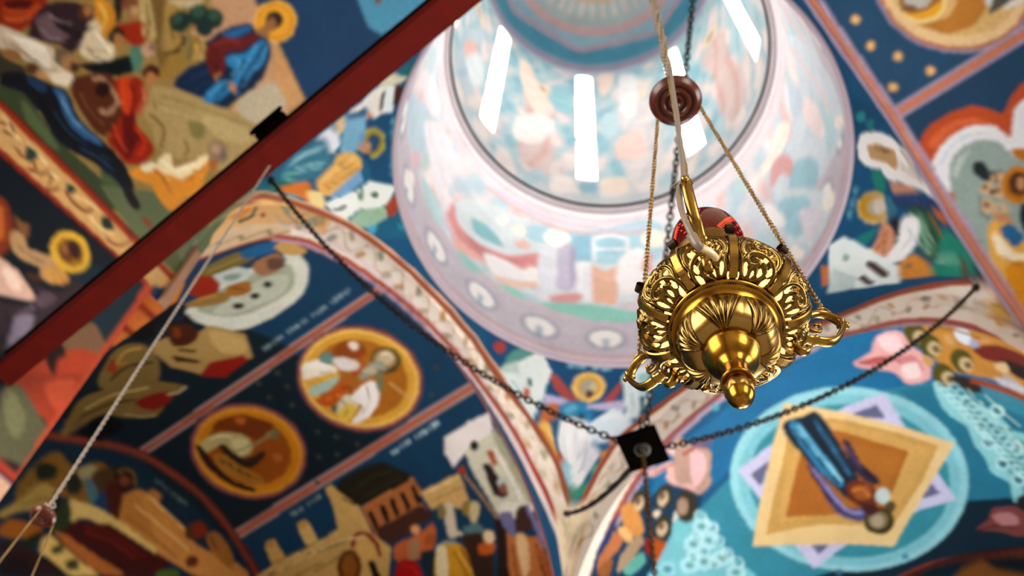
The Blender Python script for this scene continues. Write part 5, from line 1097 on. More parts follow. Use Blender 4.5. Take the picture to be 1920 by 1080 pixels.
PAINT['FB'] = '''
|1f6d9c|693 2864 -46 124 -183 -310 -206 -216 -130 -98 -8 -150 62 -16 94 -24 165 -49 114 353
|f4ebde|445 2116 -14 -5 -7 6 -47 81 -27 37 -30 31 -17 9 -97 29 -71 12 -52 2 -54 -3 -84 -15 -124 -44 -75 -12 -49 -17 -25 -12 -46 -29 -56 -51 -27 -36 -19 -37 -15 -40 -14 -58 3 -77 64 -157 14 150 9 68 14 46 10 22 13 22 33 47 42 43 47 28 97 44 47 19 70 14 23 1 48 -3 69 -14 93 -37 55 -36 41 -40 40 -55 29 -55 26 -55 28 -83 14 -83 19 10
|bcb49a|414 2003 -18 2 -3 19 17 58 -8 10 -21 -2 -15 2 -1 24 7 33 -3 20 -16 -3 -22 -13 -15 3 -1 58 -10 9 -40 -31 -13 7 -10 52 -14 -4 -20 -23 -18 -13 -10 15 -6 29 -9 14 -16 -14 -19 -25 -16 -6 -17 47 -12 3 -34 -43 -14 3 -18 44 -13 -7 -16 -26 -16 -17 -12 11 -11 25 -10 10 -14 -16 -14 -28 -14 -10 -25 36 -11 -2 -23 -53 -14 -4 -25 32 -11 -10 -11 -26 -12 -19 -13 9 -13 21 -11 6 -10 -17 -9 -28 -11 -13 -28 25 -10 -5 -13 -51 -11 -8 -15 9 -13 4 -7 -15 -3 -53 -12 -6 -15 0 -9 -9 0 -22 6 -25 0 -20 -23 -21 -3 -14 12 -42 -2 -2 -13 44 4 18 22 20 -6 67 11 11 16 0 9 5 4 51 8 18 15 -3 14 -9 9 5 13 53 12 6 28 -25 9 11 9 28 11 19 14 -7 13 -21 10 -8 11 17 12 27 12 11 27 -32 11 3 22 53 15 3 24 -36 11 9 14 27 16 19 13 -11 10 -26 11 -10 13 16 17 27 15 8 20 -45 11 -3 34 44 14 -4 17 -47 13 5 19 25 18 15 11 -15 6 -29 9 -13 15 12 21 23 17 4 7 -25 4 -28 10 -6 41 32 11 -11 2 -58 12 -2 22 14 18 2 4 -23 -7 -34 0 -21 14 -1 21 2 10 -13 -17 -60 2 -15 17 -1
|98a084|409 2035 1 -6 6 -1 8 3 5 6 -1 6 -7 2 -8 -3
|bcb49a|382 2042 6 4 5 11 3 12 -2 5 -5 -4 -6 -12 -3 -11
|c07c60|405 2078 2 -3 4 3 2 6 -2 3
|c9a878|382 2117 2 -5 7 0 8 5 5 7 -2 6 -8 0 -8 -5
|98a084|353 2113 5 6 3 13 1 11 -3 4 -5 -6 -4 -13 -1 -11
|bcb49a|336 2178 3 -4 8 3 8 9 3 8 -3 4 -8 -3 -8 -8
|c9a878|304 2163 4 8 3 12 -2 11 -4 2 -4 -7 -3 -13 2 -10
|98a084|276 2218 5 -2 8 5 7 10 2 9 -4 3 -8 -6 -7 -10
|bcb49a|245 2194 3 8 1 13 -3 9 -4 1 -4 -8 -1 -12 3 -10
|c07c60|251 2242 2 -3 4 3 2 7 -2 3 -4 -3
|c9a878|212 2204 3 8 1 12 -3 9 -5 1 -4 -8 0 -12 3 -9
|98a084|175 2246 5 -1 7 7 7 11 1 9 -5 2 -7 -7 -7 -12
|c07c60|172 2220 2 -3 4 3 1 6 -2 4 -4 -4
|bcb49a|145 2217 3 9 0 12 -4 8 -5 0 -3 -8 1 -12 3 -8
|c9a878|106 2255 4 -1 7 7 6 12 1 9 -5 1 -7 -8 -6 -11
|c07c60|103 2229 3 -3 4 3 1 6 -3 4 -3 -4
|98a084|77 2225 3 8 -1 12 -4 8 -5 0 -3 -8 1 -12 4 -8
|bcb49a|36 2260 5 -1 7 8 5 11 0 9 -5 1 -6 -8 -5 -12
|c07c60|35 2234 3 -3 3 3 1 6 -2 4 -4 -3
|c9a878|10 2228 2 8 -2 11 -4 8 -5 -1 -2 -8 1 -11 5 -8
|98a084|-33 2258 5 -1 6 9 4 11 0 9 -4 0 -7 -8 -4 -12
|c07c60|-33 2233 3 -3 3 3 1 6 -2 3 -4 -3
|bcb49a|-58 2224 2 8 -2 11 -5 7 -5 0 -1 -9 2 -11 5 -7
|c9a878|-101 2249 4 0 6 9 4 12 -1 8 -5 0 -5 -9 -4 -12
|c07c60|-99 2225 2 -3 3 3 1 7 -3 3
|98a084|-122 2212 0 9 -3 9 -5 6 -5 -2 -1 -9 4 -9 5 -6
|bcb49a|-168 2223 5 2 4 10 3 12 -2 7 -4 -1 -5 -10
|c07c60|-164 2203 3 -4 3 3 0 7 -2 3
|c9a878|-188 2185 1 8 -3 10 -5 5 -5 -2 0 -8 3 -9 5 -6
|98a084|-232 2203 5 0 4 9 2 19 -4 -1 -5 -8
|c07c60|-228 2181 2 -3 3 3 0 6 -2 3
|bcb49a|-251 2169 -2 17 -6 6 -4 -1 3 -18 5 -6
|c9a878|-294 2183 4 1 4 10 0 18 -4 -1 -4 -9
|c07c60|-289 2163 3 -3 2 3 0 6 -2 3
|98a084|-308 2146 -1 7 -4 8 -6 4 -3 -3 0 -7 4 -8 6 -4
|bcb49a|-336 2128 0 8 -5 7 -6 3 -3 -3 1 -8 4 -7 6 -3
|c07c60|-352 2161 3 -2 2 2 0 6 -3 3
|c9a878|-377 2122 3 3 2 10 -3 17 -3 -3 -2 -10
|98a084|-384 2082 -1 7 -6 5 -5 0 -3 -5 2 -6 5 -5 5 0
|c9a878|-419 2017 -2 5 -6 1 -5 -3 -1 -6 2 -4 6 -2 5 3
|98a084|-444 1972 -1 16 -4 7 -3 1 0 -15 4 -7
|bcb49a|-436 1936 -3 3 -5 -1 -5 -10 3 -4 5 1
|c07c60|-459 1938 3 -2 2 2 0 5 -3 2
|d8b060|-435 2058 -7 2 -10 -5 -9 -10 -5 -11 3 -33 10 -28 6 -4 8 0 7 4 5 8 0 40
|34302c|-454 1954 2 -4 5 0 1 12 -4 5 -3 -1
|445448|-354 2155 2 -4 5 -1 2 15 -5 6 -2 -2
|604838|-403 2094 2 -4 5 0 2 14 -5 5 -2 -1
|b06848|444 2108 -14 -7 -11 7 -47 82 -18 24 -18 23 -21 18 -22 12 -105 29 -30 6 -68 5 -72 -4 -74 -14 -123 -43 -98 -18 -65 -31 -57 -41 -43 -47 -16 -23 -22 -47 -21 -79 -8 7 22 82 23 50 37 49 51 47 64 37 33 15 33 8 67 11 124 44 76 15 73 4 69 -5 31 -6 107 -30 24 -12 21 -20 19 -24 18 -25 46 -82 8 -5 8 5
|b86a58|419 1769 -15 83 -27 81 -54 109 -18 27 -36 42 -18 17 -36 28 -58 29 -84 29 -62 10 -31 1 -61 -7 -62 -19 -128 -59 -30 -19 -28 -27 -47 -61 -15 -29 -12 -29 -14 -59 -18 -188 -7 3 17 189 6 31 21 62 17 31 22 32 26 31 29 28 31 21 129 60 64 20 62 7 32 -1 63 -10 30 -9 56 -20 59 -30 37 -29 19 -18 36 -43 18 -27 55 -112 20 -56 14 -59 8 -53
|c4acb8|394 1839 -28 80 -53 109 -35 48 -35 36 -53 38 -39 19 -53 21 -29 8 -61 10 -61 -1 -60 -12 -30 -11 -125 -56 -30 -19 -27 -26 -25 -30 -21 -30 -15 -29 -19 -58 -6 -28 -18 -184 -5 2 18 185 5 29 20 61 16 30 21 31 26 31 28 27 30 19 126 58 31 11 61 13 62 1 62 -10 29 -9 54 -21 40 -19 54 -39 54 -58 37 -63 46 -108 16 -49
|f0dfc4|453 2139 -19 -13 -39 -11 15 -97 25 -74 8 -81 4 -38 33 225 8 88
|8c8c68|467 2078 -14 -30 -12 -14 -13 -3 -21 5 5 12 20 -4 9 1 19 35
|b08c50|463 2036 -15 -35 -11 -15 -9 3 -12 19 7 9 15 -22 19 42
|3c3028|435 2001 1 -5 6 -1 8 16 -4 7 -4 -1
'''
PAINT['P3'] = '''
|20628e|984 2335 -83 -7 -39 -6 -36 -10 -36 -12 -32 -15 -31 -15 -28 -19 -26 -18 -44 -43 -19 -24 -38 -75 -18 -55 -71 89 -52 53 -84 68 -64 40 -35 17 25 27 30 23 152 0 99 -8 91 12 96 5 148 -10
|1f5c86|854 2342 -28 -35 -46 -9 -31 24 -32 21 45 2
|3c9ca8|802 2338 7 -6 0 -5 -4 -2 -22 3 -4 7 2 5 9 2
|2c8890|784 2325 8 -7 -1 -5 -6 -1 -29 3 -2 5 5 3 12 4
|eeeeec|706 2343 32 -5 8 -5 5 -6 5 -19 -4 -22 -12 -11 -54 -34 -49 -48 -2 2 8 28 -2 48 -5 14 5 6 18 11 -6 16 2 10 16 12
|c4a47c|712 2328 13 -15 -5 -35 -38 -7 -16 5 11 17 2 29
|8c6c44|711 2317 6 -24 -2 -7 -4 2 -6 7 2 13
|dcd8d0|736 2271 -12 -16 -37 -17 -33 -20 16 50
|2c8c84|646 2317 4 -2 3 -7 -2 -10 -5 -3 -25 -5 -18 0 -13 3 4 7 12 8 20 7
|2c8890|450 2313 17 -5 41 -22 0 -3 -24 3 -34 7 -5 7 -1 10 2 3
|c89c80|634 2285 8 -34 -4 -28 -32 52
|d8c894|571 2271 -19 0 -20 5 -22 17 -6 14 3 11 5 5 17 5 21 2 21 -7 9 -3 13 -13 3 -12 -5 -14 -12 -8
|c49c24|570 2276 -17 0 -16 5 -20 15 -6 12 3 10 19 9 27 0 17 -9 10 -10 4 -12 -2 -5 -6 -10
|b8b4a0|567 2280 -12 0 -13 5 -9 8 -3 9 3 8 11 3 13 0 14 -5 8 -6 3 -11 -5 -6
|d4ccc0|571 2278 -22 3 -8 7 -2 7 4 7 10 3 23 -3 7 -7 2 -7 -5 -7
|48809c|592 2290 7 -27 -36 -2 -27 12
|344c80|598 2273 21 -22 10 -26 1 -19 -6 -20 -5 -5 -9 9 -3 28 -5 15 -6 12 -16 18 2 5 9 7
|34304c|538 2270 12 -5 8 -12 -8 -7 -21 -1 -20 0 -4 5 5 6 13 9
|48745c|587 2245 7 -4 10 -15 3 -8 -3 -25 -5 -7 -32 -15 -9 -26 -14 -5 -17 3 -13 15 -11 27 4 13 5 5 48 7
|8cb8a0|579 2221 11 -3 2 -3 -12 -9 -31 -11 -9 -7 -4 -5 2 -12 -7 4 -5 8 7 15 25 17
|a87838|597 2203 -25 -28 -27 -24 4 -3 27 23 25 30
|2c9c8c|581 2168 5 -7 -11 -58 -15 -27 -5 -17 -4 -3 -7 3 -48 72 -15 30 2 5 8 5 11 -8 9 -2
|8cc0ac|517 2165 20 -19 8 -15 0 -16 -13 10 -21 25 -2 8 2 5
|c47c4c|614 2198 4 -10 0 -13 -9 -12 -9 -7 -5 9 1 13 8 13
|d8a484|530 2281 -4 -21 -19 -12 -55 -3 -10 38 39 -3
|b07c50|509 2270 3 -4 -57 -8 -3 3
|f4f6f6|547 2250 17 -5 11 -10 3 -5 -1 -10 -9 -7 -35 -5 -37 5 -19 7 -7 1 -16 12 -4 12 5 5 5 1 41 -8
|c8d0dc|532 2243 19 -22 2 2 -19 22
|d89c4c|457 2228 44 -22 -3 -33 -16 -18 -54 56
|6c7468|468 2203 -9 2 -1 3 3 3 3 2 6 -3 2 -4
|7c5834|548 2116 2 -6 -5 -9 -10 -8 -12 -5 -8 1 -20 12 -9 7 12 0 21 -9
|182c34|552 2061 -10 2 -4 5 0 8 3 3 10 -1 4 -4 0 -10
|e6f0f0|389 2347 49 -15 15 -106 -32 -18 -29 27 -68 48 -41 24 68 28
|c8d8d8|344 2325 21 -45 -28 -5 -61 32
|5c4844|412 2281 10 -5 4 -41 -15 -2 -9 12 -1 31
|5c4844|366 2278 13 -3 5 -25 -12 1 -10 12
|a8bcb8|395 2308 -11 0 -5 4 -2 3 5 5 11 0 5 -3 2 -4
|d08850|325 2343 12 -13 -42 -15 -14 5
|7cb4cc|581 2342 2 -9 5 0 -3 9
|7cb4cc|573 2342 1 -7 5 -2 -2 9
|7cb4cc|584 2338 -8 0 0 -1 9 0
|7cb4cc|567 2342 2 -7 4 0 -2 7
|7cb4cc|570 2338 -8 0 0 -1 9 0
|7cb4cc|553 2342 2 -7 4 0 -2 7
|7cb4cc|544 2342 2 -7 4 0 -2 7
|7cb4cc|539 2342 2 -7 4 0 -2 7
|7cb4cc|530 2342 3 -9 3 2 -2 7
|7cb4cc|542 2338 -9 0 1 -1 9 0
|7cb4cc|525 2342 3 -9 4 0 -3 9
|7cb4cc|528 2338 -9 0 1 -1 9 0
|7cb4cc|510 2342 4 -9 4 0 -3 9
|7cb4cc|502 2342 3 -9 4 0 -3 9
|7cb4cc|497 2340 3 -7 4 0 -3 7
|7cb4cc|488 2340 3 -7 4 0 -3 7
|7cb4cc|500 2338 -8 -1 1 -2 7 2
|f4ebde|-509 2071 12 5 6 8 27 57 23 37 42 47 56 31 45 19 81 25 31 7 107 11 75 0 120 -15 83 -22 102 -31 60 -25 28 -17 53 -40 42 -43 34 -47 33 -65 17 -60 11 -59 -10 -58 -37 -27 -35 -30 -25 0 7 5 -8 129 1 38 -3 22 -19 65 -25 48 -18 27 -41 47 -25 20 -28 16 -88 44 -88 28 -62 12 -31 3 -96 -2 -63 -8 -58 -13 -86 -34 -47 -28 -30 -23 -14 -14 -39 -50 -39 -75 -35 -103 -13 -67 -8 -65 -15 -2 -3 140
|bcb49a|-479 2009 16 12 2 17 -16 31 6 10 32 20 0 17 -7 17 2 15 37 8 14 9 0 35 10 8 42 -2 13 10 12 30 15 4 44 -7 12 10 8 17 12 8 19 -3 22 -9 20 2 26 25 15 3 40 -16 19 1 16 14 16 8 16 -3 18 -12 19 -7 19 4 18 11 17 4 15 -9 15 -13 17 -7 42 12 15 -3 19 -30 18 -5 41 6 11 -6 9 -17 11 -13 19 -2 21 5 16 -2 9 -13 5 -18 10 -12 39 -2 12 -8 3 -35 12 -12 36 -11 5 -14 -5 -17 -1 -16 12 -14 17 -11 11 -15 -5 -14 -11 -11 -3 -14 26 -36 1 -14 -20 -20 3 -3 20 22 -2 16 -24 35 2 12 11 12 5 15 -11 16 -29 24 1 15 6 16 -6 17 -38 14 -9 8 -4 35 -13 10 -40 3 -8 10 -5 19 -9 13 -20 3 -21 -5 -16 2 -10 12 -9 16 -14 9 -42 -7 -14 3 -19 30 -19 4 -41 -12 -14 7 -14 13 -18 10 -20 -5 -35 -15 -35 20 -20 4 -33 -22 -15 -2 -40 15 -20 -3 -24 -25 -16 0 -22 8 -22 3 -15 -10 -8 -16 -10 -9 -18 0 -24 7 -18 -3 -12 -32 -11 -8 -43 1 -12 -11 0 -34 -11 -6 -22 -4 -17 -6 -2 -17 6 -18 1 -14 -31 -18 -8 -15 17 -32 -2 -13 -14 -10
|c9a878|-27 2280 -2 5 4 5 13 3 2 -3 -4 -5 -7 -5
|98a084|35 2295 -13 3 -4 5 1 4 14 -4 4 -5
|c07c60|31 2283 -4 -2 -4 2 -1 3 8 0
|bcb49a|64 2278 -1 3 5 5 8 4 6 -2 1 -3 -5 -5 -8 -4
|c9a878|129 2283 -13 7 -3 5 3 3 6 0 6 -5 3 -7
|c07c60|121 2273 -4 0 -3 3 7 0
|98a084|150 2263 0 5 7 3 14 0 0 -5 -7 -3
|bcb49a|214 2258 -6 2 -4 6 0 5 3 4 6 -2 4 -5 0 -7
|c07c60|204 2250 -8 1 1 4 7 -2
|c9a878|232 2235 0 5 7 3 13 -2 -7 -6
|98a084|293 2228 -10 8 -1 7 4 3 10 -8 1 -7
|c07c60|284 2220 -7 1 1 4 7 -2
|bcb49a|310 2205 0 5 7 3 8 0 5 -3 -7 -7
|c9a878|367 2191 -5 4 -3 6 1 7 4 2 4 -2 3 -7 0 -6
|c07c60|357 2185 -4 0 -3 3 1 2 7 -2
|98a084|376 2166 3 4 7 1 12 -5 -3 -3 -7 -2
|bcb49a|406 2141 9 5 12 -6 -10 -5
|c07c60|433 2148 -6 3 1 4 4 0 2 -4
|c9a878|454 2111 -3 4 0 6 2 7 5 2 3 -5 1 -7
|98a084|454 2084 10 2 10 -10 -11 -2
|c07c60|483 2083 -6 3 1 3 3 0
|bcb49a|492 2041 -3 5 2 7 9 3 2 -5 -1 -7 -4 -5
|c9a878|483 2018 11 -4 6 -11 -4 -2 -7 5
|c07c60|512 2004 -6 5 2 2 3 0
|98a084|507 1964 -1 5 4 5 5 2 5 -3 1 -5 -4 -5 -5 -2
|bcb49a|492 1944 4 0 6 -5 5 -13 -4 0 -7 7
|c07c60|520 1924 -6 5 1 4 3 0
|d8b060|509 2029 9 -5 10 -11 13 -27 -2 -10 -6 -10 -16 -10 -17 10 -13 20 2 12 5 13 7 13
|34302c|529 1983 -4 -2 -9 7 -1 10 3 3 9 -2 4 -3 1 -10
|34302c|516 1941 -9 3 -2 5 3 5 2 2 6 -5 2 -8
|445448|435 2143 -7 0 -4 3 -1 7 2 2 7 0 4 -4 1 -3
|604838|479 2076 -10 3 1 10 9 -3
|b06848|-508 2066 13 3 9 12 39 77 33 45 20 18 22 15 54 25 65 24 38 10 89 15 97 3 102 -6 54 -11 56 -15 136 -43 38 -17 38 -23 35 -27 56 -56 42 -62 13 -27 17 -52 16 -78 10 -4 -16 82 -18 54 -13 28 -42 64 -27 30 -30 28 -36 27 -38 23 -40 18 -136 44 -56 15 -56 10 -105 8 -100 -5 -91 -15 -39 -10 -66 -23 -55 -27 -24 -15 -21 -20 -33 -45 -38 -77 -6 -8 -7 0
|b86a58|-480 1801 18 117 31 95 34 75 34 50 18 20 38 33 20 14 42 23 57 22 36 10 80 15 85 5 82 -7 40 -8 78 -25 39 -17 77 -42 33 -25 29 -30 25 -33 19 -34 23 -58 6 -28 3 -25 0 -57 7 -94 -5 -18 6 0 8 13 -9 179 -16 60 -14 32 -20 33 -25 35 -30 32 -34 25 -39 23 -77 35 -81 27 -83 13 -43 2 -87 -5 -81 -15 -37 -10 -80 -33 -42 -27 -39 -35 -18 -20 -34 -50 -18 -35 -30 -79 -16 -60 -12 -62 -6 -56
|c4acb8|-459 1884 24 87 30 77 17 35 17 27 35 41 57 47 66 33 66 22 38 8 81 10 82 -1 40 -5 78 -19 74 -30 76 -40 34 -25 27 -28 25 -34 19 -31 13 -30 9 -29 9 -53 0 -54 7 -93 -4 -20 5 0 6 17 -7 93 0 55 -9 55 -9 30 -13 30 -20 34 -24 33 -29 30 -34 25 -76 40 -38 17 -77 25 -81 13 -84 2 -42 -3 -79 -15 -93 -34 -62 -36 -37 -34 -19 -20 -34 -50 -18 -35 -29 -77 -23 -88
|b8a8bc|1209 2327 -105 11 -87 0 -42 -3 -78 -13 -72 -19 -65 -27 -60 -31 -51 -37 -21 -20 -38 -43 -41 -76 -19 -56 -24 -117 -10 -95 30 -22 10 95 11 60 13 57 21 55 41 74 37 43 45 38 26 19 59 30 63 25 33 10 72 15 77 8 122 -5 57 -10
|c88468|1210 2318 -60 9 -86 5 -83 -5 -78 -12 -71 -19 -96 -40 -55 -35 -65 -60 -17 -23 -29 -49 -23 -53 -10 -28 -19 -87 -9 -62 -6 -63 16 -12 5 65 16 90 12 59 22 53 25 52 15 23 37 44 45 38 54 35 96 38 68 21 75 11 81 4 84 -5 58 -10
|dba088|1210 2313 -59 9 -85 5 -82 -5 -77 -12 -70 -19 -65 -25 -31 -15 -55 -35 -46 -38 -36 -43 -29 -49 -23 -53 -10 -29 -24 -117 -10 -95 6 -5 5 65 9 62 19 87 10 28 24 52 28 50 17 22 41 40 51 37 59 31 64 25 106 27 121 9 84 -5 59 -10
|ffffff|542 2241 23 -15 -14 -8 -29 0 -34 7 0 -4 35 -6 30 0 17 10 -6 8 -20 10
|a0acc0|545 2233 -20 -10 -34 10 0 -3 34 -9 10 2 12 8
|1c5048|582 2215 -18 -27 -20 -22 3 -1 20 21 18 27
|c0e0c8|579 2206 -26 -13 -10 -18 3 -2 9 18 26 14
|b8d8c8|535 2220 -13 -20 -4 -19 0 -8 3 0 4 25 13 20
|5c6cac|593 2263 17 -22 7 -28 3 0 -7 28 -17 22
|1c1c44|583 2256 15 -25 3 -28 3 0 -3 28 -16 27
|a87048|512 2278 -32 -8 -23 5 0 -4 24 -3 33 8
|f0c8a8|521 2266 -32 -8 -34 -2 35 0 33 9
|ffffff|730 2328 9 -16 2 -9 -2 -7 -25 -23 -27 -17 4 -3 39 27 13 15 0 17 -9 16
|a8a49c|722 2270 -58 -40 -8 -9 2 -1 22 18 45 30
'''
